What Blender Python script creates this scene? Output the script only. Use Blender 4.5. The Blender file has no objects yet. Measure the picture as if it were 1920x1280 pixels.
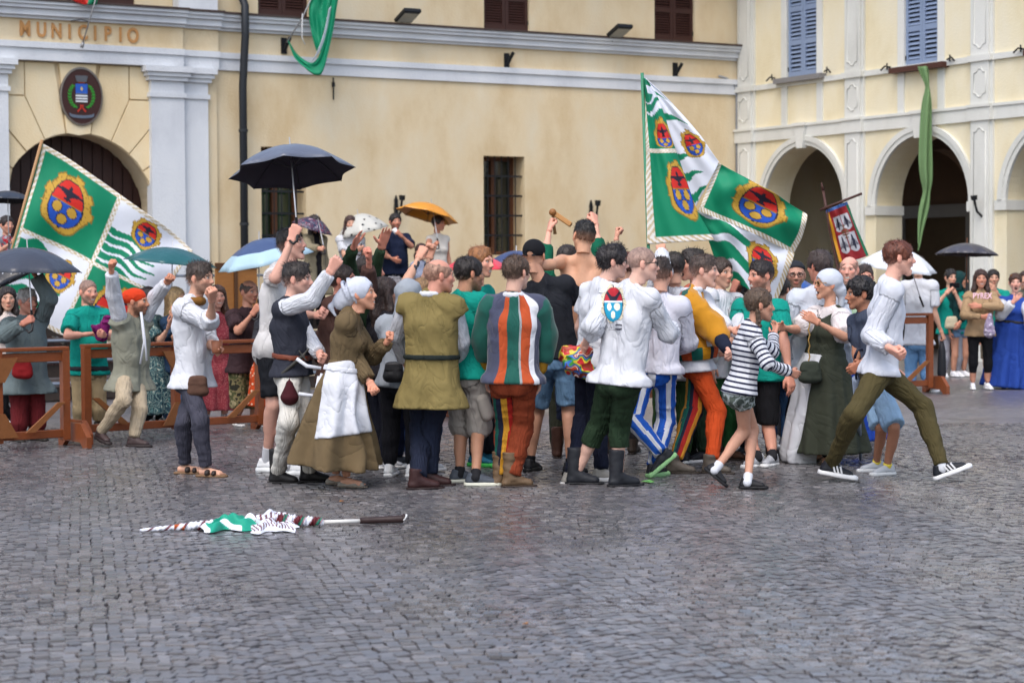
import bpy, math, random
import numpy as np
from mathutils import Vector, Matrix
from mathutils.bvhtree import BVHTree

scene = bpy.context.scene
COL = scene.collection
random.seed(5)
rng = np.random.default_rng(7)
R = math.radians

# ------------------------------------------------------------------ camera
CAM_H, FPX = 1.6, 3787.0
PITCH, ROLL = math.atan((640 - 507) / FPX), R(-0.33)
cam_data = bpy.data.cameras.new('camera')
cam_data.sensor_width = 36.0
cam_data.lens = FPX / 1920 * 36.0
cam_data.clip_start, cam_data.clip_end = 0.1, 2000
cam_data.dof.use_dof = True
cam_data.dof.focus_distance = 15.2
cam_data.dof.aperture_fstop = 3.2
cam = bpy.data.objects.new('camera', cam_data)
COL.objects.link(cam)
CAM_R = Matrix.Rotation(R(90) - PITCH, 3, 'X') @ Matrix.Rotation(ROLL, 3, 'Z')
cam.matrix_world = Matrix.Translation((0, 0, CAM_H)) @ CAM_R.to_4x4()
scene.camera = cam

# ------------------------------------------------------------------ overcast daylight
SUN_EL, SUN_AZ = R(58), R(200)          # azimuth clockwise from +Y: behind the camera, a little left
world = bpy.data.worlds.new('World')
scene.world = world
world.use_nodes = True
wn = world.node_tree
bg = wn.nodes['Background']
sky = wn.nodes.new('ShaderNodeTexSky')
sky.sky_type = 'NISHITA'
sky.sun_disc = False
sky.sun_elevation, sky.sun_rotation = SUN_EL, SUN_AZ
sky.dust_density, sky.air_density, sky.ozone_density = 3.0, 1.2, 1.0
hs = wn.nodes.new('ShaderNodeHueSaturation')
hs.inputs['Saturation'].default_value = 0.78
wn.links.new(sky.outputs[0], hs.inputs['Color'])
wn.links.new(hs.outputs[0], bg.inputs['Color'])
bg.inputs['Strength'].default_value = 0.15
sun_d = bpy.data.lights.new('sun', 'SUN')
sun_d.energy, sun_d.angle, sun_d.color = 0.6, R(40), (1.0, 0.97, 0.93)
sun = bpy.data.objects.new('sun', sun_d)
COL.objects.link(sun)
sdir = Vector((math.sin(SUN_AZ) * math.cos(SUN_EL), math.cos(SUN_AZ) * math.cos(SUN_EL), math.sin(SUN_EL)))
sun.rotation_euler = sdir.to_track_quat('Z', 'Y').to_euler()
sun.location = sdir * 60
vs = scene.view_settings
vs.view_transform, vs.look, vs.exposure, vs.gamma = 'Standard', 'None', 0.85, 1.0
scene.cycles.use_denoising = True
scene.cycles.max_bounces = 5
scene.cycles.diffuse_bounces = 3
scene.cycles.glossy_bounces = 2
scene.cycles.adaptive_threshold = 0.02
scene.cycles.sample_clamp_indirect = 6
scene.cycles.caustics_reflective = scene.cycles.caustics_refractive = False

# ------------------------------------------------------------------ pixels of the photograph -> places
O = Vector((0, 0, CAM_H))
def ray(px, py):
    return CAM_R @ Vector(((px - 960) / FPX, -(py - 640) / FPX, -1.0))
def at(px, py, Y):
    d = ray(px, py); return O + d * (Y / d.y)
def gnd(px, py, z=0.0):
    d = ray(px, py); return O + d * ((z - CAM_H) / d.z)
def solve(p, px, L, pref, lim=1.15):
    d = ray(px[0], px[1]); d = d / d.y
    q = O - p
    a, b, c = d.dot(d), 2 * d.dot(q), q.dot(q) - L * L
    disc = b * b - 4 * a * c
    if disc <= 0:
        e = O + d * (-b / (2 * a))
        v = e - p
        return p + v * min(1.0, L * lim / v.length)
    s = math.sqrt(disc)
    e1, e2 = O + d * ((-b - s) / (2 * a)), O + d * ((-b + s) / (2 * a))
    return e1 if (e1 - p).dot(pref) >= (e2 - p).dot(pref) else e2

# ------------------------------------------------------------------ objects
def finish(o, parent=None, label=None, cat=None, group=None, kind=None):
    COL.objects.link(o)
    if parent is not None: o.parent = parent
    tag(o, label, cat, group, kind)
    return o
def tag(o, label=None, cat=None, group=None, kind=None):
    if label: o['label'] = label
    if cat: o['category'] = cat
    if group: o['group'] = group
    if kind: o['kind'] = kind
    return o
def empty(name, loc, label=None, cat=None, group=None, parent=None, kind=None):
    o = bpy.data.objects.new(name, None)
    o.empty_display_size = 0.1
    o.location = loc
    return finish(o, parent, label, cat, group, kind)
def np_mesh(name, V, Q, mat=None, smooth=True, col=None, rest=None, midx=None):
    V = np.asarray(V, dtype=np.float32); Q = np.asarray(Q, dtype=np.int32)
    me = bpy.data.meshes.new(name)
    k = Q.shape[1]
    me.vertices.add(len(V)); me.vertices.foreach_set('co', V.ravel())
    me.loops.add(Q.size); me.loops.foreach_set('vertex_index', Q.ravel())
    me.polygons.add(len(Q))
    me.polygons.foreach_set('loop_start', np.arange(0, Q.size, k, dtype=np.int32))
    if midx is not None: me.polygons.foreach_set('material_index', np.asarray(midx, dtype=np.int32))
    me.update(calc_edges=True)
    me.polygons.foreach_set('use_smooth', np.full(len(Q), smooth))
    if col is not None:
        a = me.color_attributes.new('col', 'FLOAT_COLOR', 'POINT')
        c4 = np.ones((len(V), 4), np.float32); c4[:, :3] = col
        a.data.foreach_set('color', c4.ravel())
    if rest is not None:
        a = me.attributes.new('rest', 'FLOAT_VECTOR', 'POINT')
        a.data.foreach_set('vector', np.asarray(rest, np.float32).ravel())
    if mat is not None:
        for m in (mat if isinstance(mat, (list, tuple)) else [mat]): me.materials.append(m)
    return me
def add(name, me, parent=None, **kw):
    return finish(bpy.data.objects.new(name, me), parent, **kw)
class MB:
    """collects boxes, prisms and tubes for one mesh"""
    def __init__(s): s.v, s.f, s.m = [], [], []
    def poly(s, V, F, mi=0):
        n = len(s.v); s.v += [tuple(v) for v in V]; s.f += [tuple(i + n for i in f) for f in F]; s.m += [mi] * len(F); return s
    def box(s, c, sz, X=(1, 0, 0), Y=(0, 1, 0), Z=(0, 0, 1), mi=0, bev=0):
        c, X, Y, Z = Vector(c), Vector(X), Vector(Y), Vector(Z)
        a, b, h = sz[0] / 2, sz[1] / 2, sz[2] / 2
        if bev:
            k = bev
            V = [];
            for z, e in ((-h, k), (-h + k, 0), (h - k, 0), (h, k)):
                for x, y in ((-a + e, -b + e), (a - e, -b + e), (a - e, b - e), (-a + e, b - e)): V.append(c + X * x + Y * y + Z * z)
            F = [(3, 2, 1, 0), (12, 13, 14, 15)]
            for l in range(3):
                for i in range(4): F.append((l * 4 + i, l * 4 + (i + 1) % 4, l * 4 + 4 + (i + 1) % 4, l * 4 + 4 + i))
            return s.poly(V, F, mi)
        V = [c + X * x + Y * y + Z * z for z in (-h, h) for x, y in ((-a, -b), (a, -b), (a, b), (-a, b))]
        return s.poly(V, [(3, 2, 1, 0), (4, 5, 6, 7), (0, 1, 5, 4), (1, 2, 6, 5), (2, 3, 7, 6), (3, 0, 4, 7)], mi)
    def tube(s, pts, rad, seg=8, mi=0, caps=True):
        pts = [Vector(p) for p in pts]
        rads = rad if isinstance(rad, (list, tuple)) else [rad] * len(pts)
        n0 = len(s.v); ref = None
        for i, p in enumerate(pts):
            d = (pts[min(i + 1, len(pts) - 1)] - pts[max(i - 1, 0)]).normalized()
            if ref is None:
                ref = d.cross(Vector((0.31, 0.2, 0.93)));
                if ref.length < .1: ref = d.cross(Vector((1, 0, 0)))
            ref = (ref - d * ref.dot(d)).normalized(); e = d.cross(ref)
            for k in range(seg):
                a = 2 * math.pi * k / seg
                s.v.append(tuple(p + (ref * math.cos(a) + e * math.sin(a)) * rads[i]))
        for i in range(len(pts) - 1):
            for k in range(seg):
                a, b = n0 + i * seg + k, n0 + i * seg + (k + 1) % seg
                s.f.append((a, b, b + seg, a + seg)); s.m.append(mi)
        if caps:
            s.f.append(tuple(n0 + k for k in reversed(range(seg)))); s.m.append(mi)
            s.f.append(tuple(n0 + (len(pts) - 1) * seg + k for k in range(seg))); s.m.append(mi)
        return s
    def prism(s, pts, off, mi=0):
        """closed polygon pts (3D, planar) extruded by the vector off"""
        n = len(pts); off = Vector(off); V = [Vector(p) for p in pts]; V = V + [v + off for v in V]
        F = [tuple(range(n)), tuple(reversed(range(n, 2 * n)))] + [(i, i + n, (i + 1) % n + n, (i + 1) % n) for i in range(n)]
        return s.poly(V, F, mi)
    def mesh(s, name, mats, smooth=False):
        me = bpy.data.meshes.new(name); me.from_pydata(s.v, [], s.f)
        for m in (mats if isinstance(mats, (list, tuple)) else [mats]): me.materials.append(m)
        me.polygons.foreach_set('material_index', s.m)
        if smooth: me.polygons.foreach_set('use_smooth', [True] * len(s.f))
        import bmesh
        bm = bmesh.new(); bm.from_mesh(me); bmesh.ops.recalc_face_normals(bm, faces=bm.faces); bm.to_mesh(me); bm.free()
        me.update(); return me
    def obj(s, name, mats, parent=None, smooth=False, **kw):
        if parent is not None:
            q = Vector((0, 0, 0)); p = parent
            while p is not None: q += p.location; p = p.parent
            s.v = [tuple(Vector(v) - q) for v in s.v]
        return add(name, s.mesh(name, mats, smooth), parent, **kw)

# ------------------------------------------------------------------ materials
def lin(c):
    return tuple((x / 255 / 12.92) if x / 255 <= .04045 else ((x / 255 + .055) / 1.055) ** 2.4 for x in c)
_mc = {}
def mat(name, c=(128, 128, 128), rough=.8, var=.12, vs=6.0, bump=.0, bs=60.0, metal=0.0, spec=.35, pat=None, sheen=0.0, coat=0.0, coatr=.15, alpha=1.0, trans=0.0, attr=None, stretch=None, wetv=0.0, bst=None):
    key = (name, str(c), rough, var, vs, bump, bs, metal, spec, str(pat), sheen, coat, alpha, trans, attr, wetv)
    if key in _mc: return _mc[key]
    m = bpy.data.materials.new(name); m.use_nodes = True
    nt = m.node_tree; N, L = nt.nodes, nt.links
    b = N['Principled BSDF']
    b.inputs['Roughness'].default_value = rough; b.inputs['Metallic'].default_value = metal
    b.inputs['Specular IOR Level'].default_value = spec
    b.inputs['Sheen Weight'].default_value = sheen; b.inputs['Coat Weight'].default_value = coat; b.inputs['Coat Roughness'].default_value = coatr
    b.inputs['Alpha'].default_value = alpha; b.inputs['Transmission Weight'].default_value = trans
    tc = N.new('ShaderNodeTexCoord'); vec = tc.outputs['Object']
    if stretch:
        mp = N.new('ShaderNodeMapping'); mp.inputs['Scale'].default_value = stretch; L.new(vec, mp.inputs['Vector']); vec = mp.outputs[0]
    def math_(op, a, bb=None, cl=False):
        n = N.new('ShaderNodeMath'); n.operation = op; n.use_clamp = cl
        for i, x in enumerate((a, bb)):
            if x is None: continue
            if isinstance(x, (int, float)): n.inputs[i].default_value = x
            else: L.new(x, n.inputs[i])
        return n.outputs[0]
    def mix(f, a, bb, blend='MIX'):
        n = N.new('ShaderNodeMix'); n.data_type = 'RGBA'; n.blend_type = blend
        for s, x in ((n.inputs[0], f), (n.inputs[6], a), (n.inputs[7], bb)):
            if isinstance(x, (int, float)): s.default_value = x
            elif isinstance(x, tuple): s.default_value = (*x, 1)
            else: L.new(x, s)
        return n.outputs[2]
    def noise(scale, det=4, rr=.6, v=None):
        n = N.new('ShaderNodeTexNoise'); n.inputs['Scale'].default_value = scale; n.inputs['Detail'].default_value = det; n.inputs['Roughness'].default_value = rr
        L.new(v if v is not None else vec, n.inputs['Vector']); return n
    def ramp(fac, stops, mode='CONSTANT'):
        n = N.new('ShaderNodeValToRGB'); cr = n.color_ramp; cr.interpolation = mode
        while len(cr.elements) < len(stops): cr.elements.new(0.5)
        for e, (p, cc) in zip(cr.elements, stops): e.position = p; e.color = (*lin(cc), 1)
        L.new(fac, n.inputs[0]); return n.outputs[0]
    def restattr():
        a = N.new('ShaderNodeAttribute'); a.attribute_name = 'rest'
        sp = N.new('ShaderNodeSeparateXYZ'); L.new(a.outputs['Vector'], sp.inputs[0]); return sp.outputs
    base = lin(c)
    if attr:
        a = N.new('ShaderNodeAttribute'); a.attribute_name = attr; base = a.outputs['Color']
    if pat:
        k = pat[0]
        if k == 'v':        # stripes running along the limb or body: stops on the angle
            r = restattr(); base = ramp(math_('ADD', math_('DIVIDE', r[0], 2 * math.pi), .5), pat[1])
        elif k == 'h':      # hoops: (period, duty, colour)
            r = restattr(); fr = math_('FRACT', math_('DIVIDE', r[1], pat[1]))
            base = mix(math_('LESS_THAN', fr, pat[2]), base, lin(pat[3]))
        elif k == 'camo':
            n = noise(pat[1], 2, .5); base = ramp(n.outputs[0], pat[2])
        elif k == 'spots':
            vo = N.new('ShaderNodeTexVoronoi'); vo.inputs['Scale'].default_value = pat[1]; vo.inputs['Randomness'].default_value = pat[4] if len(pat) > 4 else 1; L.new(vec, vo.inputs['Vector'])
            base = mix(math_('LESS_THAN', vo.outputs['Distance'], pat[2]), base, lin(pat[3]))
        elif k == 'floral':
            n = noise(pat[1], 1, .5); w = math_('FRACT', math_('MULTIPLY', n.outputs[0], pat[2])); base = ramp(w, pat[3])
        elif k == 'split':  # colour below/above a height along the body
            r = restattr(); base = mix(math_('GREATER_THAN', r[1], pat[1]), base, lin(pat[2]))
    if var > 0:
        n = noise(vs, 5, .65)
        f = math_('MULTIPLY', math_('SUBTRACT', n.outputs[0], .5), 2 * var)
        s = math_('ADD', 1.0, f)
        cmb = N.new('ShaderNodeCombineXYZ')
        for i in range(3): L.new(s, cmb.inputs[i])
        base = mix(1.0, base, cmb.outputs[0], 'MULTIPLY')
    if isinstance(base, tuple): b.inputs['Base Color'].default_value = (*base, 1)
    else: L.new(base, b.inputs['Base Color'])
    if wetv > 0:
        n = noise(vs * 1.7, 3, .6)
        L.new(math_('ADD', rough - wetv / 2, math_('MULTIPLY', n.outputs[0], wetv)), b.inputs['Roughness'])
    if bump > 0:
        bv = None
        if bst:     # folds follow the garment: angle round the limb and length along it
            r_ = restattr(); cb = N.new('ShaderNodeCombineXYZ')
            L.new(math_('MULTIPLY', r_[0], .13 * bst[0]), cb.inputs[0])
            L.new(math_('ADD', math_('MULTIPLY', r_[1], bst[2]), math_('MULTIPLY', r_[0], .035)), cb.inputs[1])
            L.new(math_('MULTIPLY', r_[2], 3.7), cb.inputs[2])
            oi = N.new('ShaderNodeObjectInfo'); va = N.new('ShaderNodeVectorMath'); va.operation = 'ADD'; L.new(cb.outputs[0], va.inputs[0]); L.new(oi.outputs['Location'], va.inputs[1])
            bv = va.outputs[0]
        n = noise(bs, 2, .5, bv)
        if bst: n.inputs['Distortion'].default_value = .9
        hgt = n.outputs[0]
        if bst:     # creases: ridged folds plus a finer crumple
            rg = math_('POWER', math_('ABSOLUTE', math_('SUBTRACT', math_('MULTIPLY', hgt, 2.0), 1.0)), .55)
            n2 = noise(bs * 2.9, 2, .5, bv)
            hgt = math_('ADD', math_('MULTIPLY', rg, .8), math_('MULTIPLY', n2.outputs[0], .45))
        bp = N.new('ShaderNodeBump'); bp.inputs['Strength'].default_value = 1.0; bp.inputs['Distance'].default_value = bump
        L.new(hgt, bp.inputs['Height']); L.new(bp.outputs[0], b.inputs['Normal'])
    _mc[key] = m
    return m
def cloth(c, name='fabric', rough=.88, **kw):
    kw.setdefault('bump', .0135); kw.setdefault('bs', 9.0); kw.setdefault('bst', (1.0, 1.0, .42)); kw.setdefault('var', .12); kw.setdefault('vs', 9.0); kw.setdefault('spec', .2)
    return mat(name, c, rough, **kw)

# ------------------------------------------------------------------ implicit surfaces
_tab = rng.random(65536).astype(np.float32)
def vnoise(p):
    i = np.floor(p).astype(np.int64); f = (p - i).astype(np.float32); f = f * f * (3 - 2 * f)
    def h(dx, dy, dz):
        return _tab[(((i[:, 0] + dx) * 73856093) ^ ((i[:, 1] + dy) * 19349663) ^ ((i[:, 2] + dz) * 83492791)) & 65535]
    fx, fy, fz = f[:, 0], f[:, 1], f[:, 2]
    a = h(0, 0, 0) * (1 - fx) + h(1, 0, 0) * fx; b = h(0, 1, 0) * (1 - fx) + h(1, 1, 0) * fx
    c = h(0, 0, 1) * (1 - fx) + h(1, 0, 1) * fx; d = h(0, 1, 1) * (1 - fx) + h(1, 1, 1) * fx
    return (a * (1 - fy) + b * fy) * (1 - fz) + (c * (1 - fy) + d * fy) * fz
class Cone:
    def __init__(s, a, b, r1, r2, capa=False, capb=False, L0=0.0, bid=0, neg=False, k=None, ax=None, org=None, e1=None):
        s.a, s.b = np.array(a, np.float32), np.array(b, np.float32); s.r1, s.r2 = r1, r2
        s.capa, s.capb, s.L0, s.bid, s.neg, s.k = capa, capb, L0, bid, neg, k
        s.ax, s.org, s.e1 = ax, org, e1
        if np.abs(s.b - s.a).max() < 1e-5: s.b = s.a + np.array((0, 0, 1e-4), np.float32)
    def inflate(s, t):
        return Cone(s.a, s.b, s.r1 + t, s.r2 + t, s.capa, s.capb, s.L0, s.bid, s.neg, s.k, s.ax, s.org, s.e1)
    def bb(s):
        r = max(s.r1, s.r2); return np.minimum(s.a, s.b) - r, np.maximum(s.a, s.b) + r
    def d(s, X, Y, Z):
        ba = s.b - s.a; l2 = float(ba @ ba)
        px, py, pz = X - s.a[0], Y - s.a[1], Z - s.a[2]
        t = (px * ba[0] + py * ba[1] + pz * ba[2]) / l2; h = np.clip(t, 0, 1)
        d = np.sqrt((px - ba[0] * h) ** 2 + (py - ba[1] * h) ** 2 + (pz - ba[2] * h) ** 2) - (s.r1 + (s.r2 - s.r1) * h)
        L = math.sqrt(l2)
        if s.capb: d = np.maximum(d, (t - 1) * L)
        if s.capa: d = np.maximum(d, -t * L)
        return d
class Ell:
    def __init__(s, c, r, M=None, neg=False, k=None, L0=0, bid=0):
        s.c, s.r = np.array(c, np.float32), np.array(r, np.float32)
        s.M = np.eye(3, dtype=np.float32) if M is None else np.array(M, np.float32)   # columns = axes
        s.neg, s.k, s.L0, s.bid = neg, k, L0, bid; s.ax = s.org = s.e1 = None
    def inflate(s, t): return Ell(s.c, s.r + t, s.M, s.neg, s.k, s.L0, s.bid)
    def bb(s):
        r = float(s.r.max()); return s.c - r, s.c + r
    def d(s, X, Y, Z):
        px, py, pz = X - s.c[0], Y - s.c[1], Z - s.c[2]
        q = [(px * s.M[0, i] + py * s.M[1, i] + pz * s.M[2, i]) / s.r[i] for i in range(3)]
        k0 = np.sqrt(q[0] ** 2 + q[1] ** 2 + q[2] ** 2)
        k1 = np.sqrt((q[0] / s.r[0]) ** 2 + (q[1] / s.r[1]) ** 2 + (q[2] / s.r[2]) ** 2) + 1e-6
        return k0 * (k0 - 1) / k1
def nets(prims, vox, k=.02, post=None, disp=None, tri=False):
    pos = [p for p in prims if not p.neg]
    lo = np.min([p.bb()[0] for p in pos], axis=0) - 3 * vox - .01; hi = np.max([p.bb()[1] for p in pos], axis=0) + 3 * vox + .01
    n = np.ceil((hi - lo) / vox).astype(int) + 1
    ax = [(lo[i] + vox * np.arange(n[i])).astype(np.float32) for i in range(3)]
    f = np.full(n, .15, np.float32)
    for p in prims:
        a, b = p.bb(); kk = p.k if p.k is not None else k
        i0 = np.maximum(np.floor((a - kk - 2 * vox - lo) / vox).astype(int), 0); i1 = np.minimum(np.ceil((b + kk + 2 * vox - lo) / vox).astype(int) + 1, n)
        if (i1 <= i0).any(): continue
        sl = tuple(slice(i0[i], i1[i]) for i in range(3))
        d = p.d(ax[0][sl[0]][:, None, None], ax[1][sl[1]][None, :, None], ax[2][sl[2]][None, None, :])
        g = f[sl]
        if p.neg:
            h = np.clip(.5 - .5 * (g + d) / kk, 0, 1); f[sl] = g * (1 - h) - d * h + kk * h * (1 - h)
        else:
            h = np.clip(.5 + .5 * (g - d) / kk, 0, 1); f[sl] = d * h + g * (1 - h) - kk * h * (1 - h)
    if disp is not None:
        ix = np.where(np.abs(f) < .06)
        P = np.stack([ax[i][ix[i]] for i in range(3)], 1)
        f[ix] += disp(P)
    if post is not None:
        f = post(f, ax[0][:, None, None], ax[1][None, :, None], ax[2][None, None, :]).astype(np.float32)
    f[0], f[-1], f[:, 0], f[:, -1], f[:, :, 0], f[:, :, -1] = .1, .1, .1, .1, .1, .1
    S = f < 0
    cnt = np.zeros(np.array(f.shape) - 1, np.int8)
    for dx in (0, 1):
        for dy in (0, 1):
            for dz in (0, 1): cnt += S[dx:S.shape[0] - 1 + dx, dy:S.shape[1] - 1 + dy, dz:S.shape[2] - 1 + dz]
    act = np.where((cnt > 0) & (cnt < 8)); m = len(act[0])
    idx = np.full(cnt.shape, -1, np.int32); idx[act] = np.arange(m)
    C = np.stack(act, 1); acc = np.zeros((m, 3), np.float32); w = np.zeros(m, np.float32)
    cor = [(0, 0, 0), (1, 0, 0), (0, 1, 0), (1, 1, 0), (0, 0, 1), (1, 0, 1), (0, 1, 1), (1, 1, 1)]
    vals = [f[C[:, 0] + c[0], C[:, 1] + c[1], C[:, 2] + c[2]] for c in cor]
    for e in ((0, 1), (2, 3), (4, 5), (6, 7), (0, 2), (1, 3), (4, 6), (5, 7), (0, 4), (1, 5), (2, 6), (3, 7)):
        A, B = vals[e[0]], vals[e[1]]; mk = (A < 0) != (B < 0)
        t = np.where(mk, A / (A - B + 1e-12), 0)
        ca, cb = np.array(cor[e[0]], np.float32), np.array(cor[e[1]], np.float32)
        acc += np.where(mk[:, None], ca + t[:, None] * (cb - ca), 0); w += mk
    V = lo + vox * (C + acc / w[:, None])
    Qs = []
    for d in range(3):
        s0 = [slice(1, -1)] * 3; s0[d] = slice(0, -1); s1 = list(s0); s1[d] = slice(1, None)
        A, B = S[tuple(s0)], S[tuple(s1)]
        e = np.where(A != B); fl = A[e]
        off = [1, 1, 1]; off[d] = 0
        g = [e[i] + off[i] for i in range(3)]
        u, v = (d + 1) % 3, (d + 2) % 3
        def cell(du, dv):
            q = [g[0].copy(), g[1].copy(), g[2].copy()]; q[u] -= du; q[v] -= dv; return idx[q[0], q[1], q[2]]
        a, b, c_, dd = cell(1, 1), cell(0, 1), cell(0, 0), cell(1, 0)
        q = np.stack([a, b, c_, dd], 1); q[~fl] = q[~fl][:, ::-1]
        Qs.append(q)
    Q = np.concatenate(Qs)
    Q = Q[(Q >= 0).all(1)]
    return V, Q
def restmap(V, prims):
    """angle round the nearest limb, length along it, which limb"""
    best = np.full(len(V), 1e9); out = np.zeros((len(V), 3), np.float32); view = np.array((0, -1.0, 0)); torso = any(p.bid == 0 and isinstance(p, Cone) for p in prims)
    for p in prims:
        if p.neg or isinstance(p, Ell): continue
        d = p.d(V[:, 0], V[:, 1], V[:, 2]); mk = d < best
        if p.bid in (1, 2) and p.L0 == 0 and torso:      # round the shoulder the cloth hangs from the body
            ba_ = p.b - p.a; mk &= ((V - p.a) @ (ba_ / np.linalg.norm(ba_))) > .055
        best[mk] = d[mk]
        ba = (p.b - p.a) if p.ax is None else np.array(p.ax); L = np.linalg.norm(ba); n = ba / L
        org = p.a if p.org is None else np.array(p.org)
        e1 = (view if p.e1 is None else np.array(p.e1)); e1 = e1 - n * (e1 @ n); e1 /= (np.linalg.norm(e1) + 1e-9); e2 = np.cross(n, e1)
        q = V[mk] - org; al = q @ n; q = q - al[:, None] * n
        out[mk] = np.stack([np.arctan2(q @ e2, q @ e1), p.L0 + al, np.full(mk.sum(), p.bid)], 1)
    return out
# ================================================================== the piazza
ANG = R(30.3)
CORNER = Vector((4.54, 40.4, 0))
U1 = Vector((-math.cos(ANG), -math.sin(ANG), 0))     # along the town hall, to the left
U2 = Vector((math.sin(ANG), -math.cos(ANG), 0))      # along the arcade, to the right; also out of the town hall
UZ = Vector((0, 0, 1))
def LP(s, z, o=0.0): return CORNER + U1 * s + U2 * o + UZ * z
def RP(t, z, o=0.0): return CORNER + U2 * t + U1 * o + UZ * z
def LF(px, py, o=0.0):
    d = ray(px, py); q = CORNER + U2 * o - O; p = O + d * (q.dot(U2) / d.dot(U2)) - CORNER
    return p.dot(U1), p.z
def RF(px, py, o=0.0):
    d = ray(px, py); q = CORNER + U1 * o - O; p = O + d * (q.dot(U1) / d.dot(U1)) - CORNER
    return p.dot(U2), p.z

def stone_mat(name, c, rough, wet):
    m = bpy.data.materials.new(name); m.use_nodes = True
    N, L = m.node_tree.nodes, m.node_tree.links; b = N['Principled BSDF']
    ge = N.new('ShaderNodeNewGeometry'); tc = N.new('ShaderNodeTexCoord')
    rp = N.new('ShaderNodeValToRGB')
    cr = rp.color_ramp; cr.elements[0].color = (*lin((80, 77, 80)), 1); cr.elements[1].color = (*lin((128, 123, 125)), 1)
    for p_, cc in ((.35, (95, 92, 96)), (.7, (106, 101, 102))): x_ = cr.elements.new(p_); x_.color = (*lin(cc), 1)
    L.new(ge.outputs['Random Per Island'], rp.inputs[0])
    n = N.new('ShaderNodeTexNoise'); n.inputs['Scale'].default_value = 55; n.inputs['Detail'].default_value = 6; n.inputs['Roughness'].default_value = .7
    L.new(ge.outputs['Position'], n.inputs['Vector'])
    big = N.new('ShaderNodeTexNoise'); big.inputs['Scale'].default_value = .45; big.inputs['Detail'].default_value = 5
    L.new(ge.outputs['Position'], big.inputs['Vector'])
    mx = N.new('ShaderNodeMix'); mx.data_type = 'RGBA'; mx.blend_type = 'OVERLAY'; mx.inputs[0].default_value = .55
    L.new(rp.outputs[0], mx.inputs[6]); L.new(n.outputs[0], mx.inputs[7])
    L.new(mx.outputs[2], b.inputs['Base Color'])
    mr = N.new('ShaderNodeMapRange'); mr.inputs[1].default_value = .35; mr.inputs[2].default_value = .68
    mr.inputs[3].default_value = rough - wet; mr.inputs[4].default_value = rough + wet
    L.new(big.outputs[0], mr.inputs[0])
    ad = N.new('ShaderNodeMath'); ad.operation = 'MULTIPLY_ADD'; ad.inputs[1].default_value = .22; L.new(n.outputs[0], ad.inputs[0])
    L.new(mr.outputs[0], ad.inputs[2]); L.new(ad.outputs[0], b.inputs['Roughness'])
    b.inputs['Specular IOR Level'].default_value = .5
    b.inputs['Coat Weight'].default_value = 1.0; b.inputs['Coat IOR'].default_value = 1.5
    L.new(ad.outputs[0], b.inputs['Coat Roughness'])
    bp = N.new('ShaderNodeBump'); bp.inputs['Distance'].default_value = .0012; bp.inputs['Strength'].default_value = 1.0
    L.new(n.outputs[0], bp.inputs['Height']); L.new(bp.outputs[0], b.inputs['Normal']); L.new(bp.outputs[0], b.inputs['Coat Normal'])
    return m
COBBLE = stone_mat('wet_porphyry', (92, 82, 80), .22, .10)
def far_paving():
    m = stone_mat('wet_far_paving', (80, 72, 70), .27, .08)
    N, L = m.node_tree.nodes, m.node_tree.links; b = N['Principled BSDF']
    ge = [x for x in N if x.bl_idname == 'ShaderNodeNewGeometry'][0]
    vo = N.new('ShaderNodeTexVoronoi'); vo.inputs['Scale'].default_value = 12.5; L.new(ge.outputs['Position'], vo.inputs['Vector'])
    rp = [x for x in N if x.bl_idname == 'ShaderNodeValToRGB'][0]
    for l in list(rp.inputs[0].links): L.remove(l)
    sp = N.new('ShaderNodeSeparateColor'); L.new(vo.outputs['Color'], sp.inputs[0]); L.new(sp.outputs[0], rp.inputs[0])
    bp = N.new('ShaderNodeBump'); bp.invert = True; bp.inputs['Distance'].default_value = .02; bp.inputs['Strength'].default_value = .8
    L.new(vo.outputs['Distance'], bp.inputs['Height'])
    b0 = [x for x in N if x.bl_idname == 'ShaderNodeBump' and x is not bp][0]
    L.new(bp.outputs[0], b0.inputs['Normal'])
    return m
FARPAVE = far_paving()
NEAR_D = 20.8
mb = MB()
mb.poly([(-400, -300, -.014), (400, -300, -.014), (400, 500, -.014), (-400, 500, -.014)], [(0, 1, 2, 3)])
piazza = mb.obj('piazza_ground', mat('wet_sand_joint', (52, 49, 49), .45, bump=.003, bs=90, var=.2), kind='structure')
mb = MB()      # paving beyond the stones that can be told apart
mb.poly([(-60, NEAR_D - .1, -.003), (60, NEAR_D - .1, -.003), (60, 90, -.003), (-60, 90, -.003)], [(0, 1, 2, 3)])
mb.poly([(-60, -60, -.003), (60, -60, -.003), (60, 6.3, -.003), (-60, 6.3, -.003)], [(0, 1, 2, 3)])
for sg in (-1, 1):
    xa, xb = sg * (.275 * 6.2 + .36), sg * (.275 * NEAR_D + .36); mb.poly([(xa, 6.3, -.003), (sg * 60, 6.3, -.003), (sg * 60, NEAR_D - .1, -.003), (xb, NEAR_D - .1, -.003)], [(0, 1, 2, 3)])
far_p = mb.obj('paving', FARPAVE, piazza)

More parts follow.
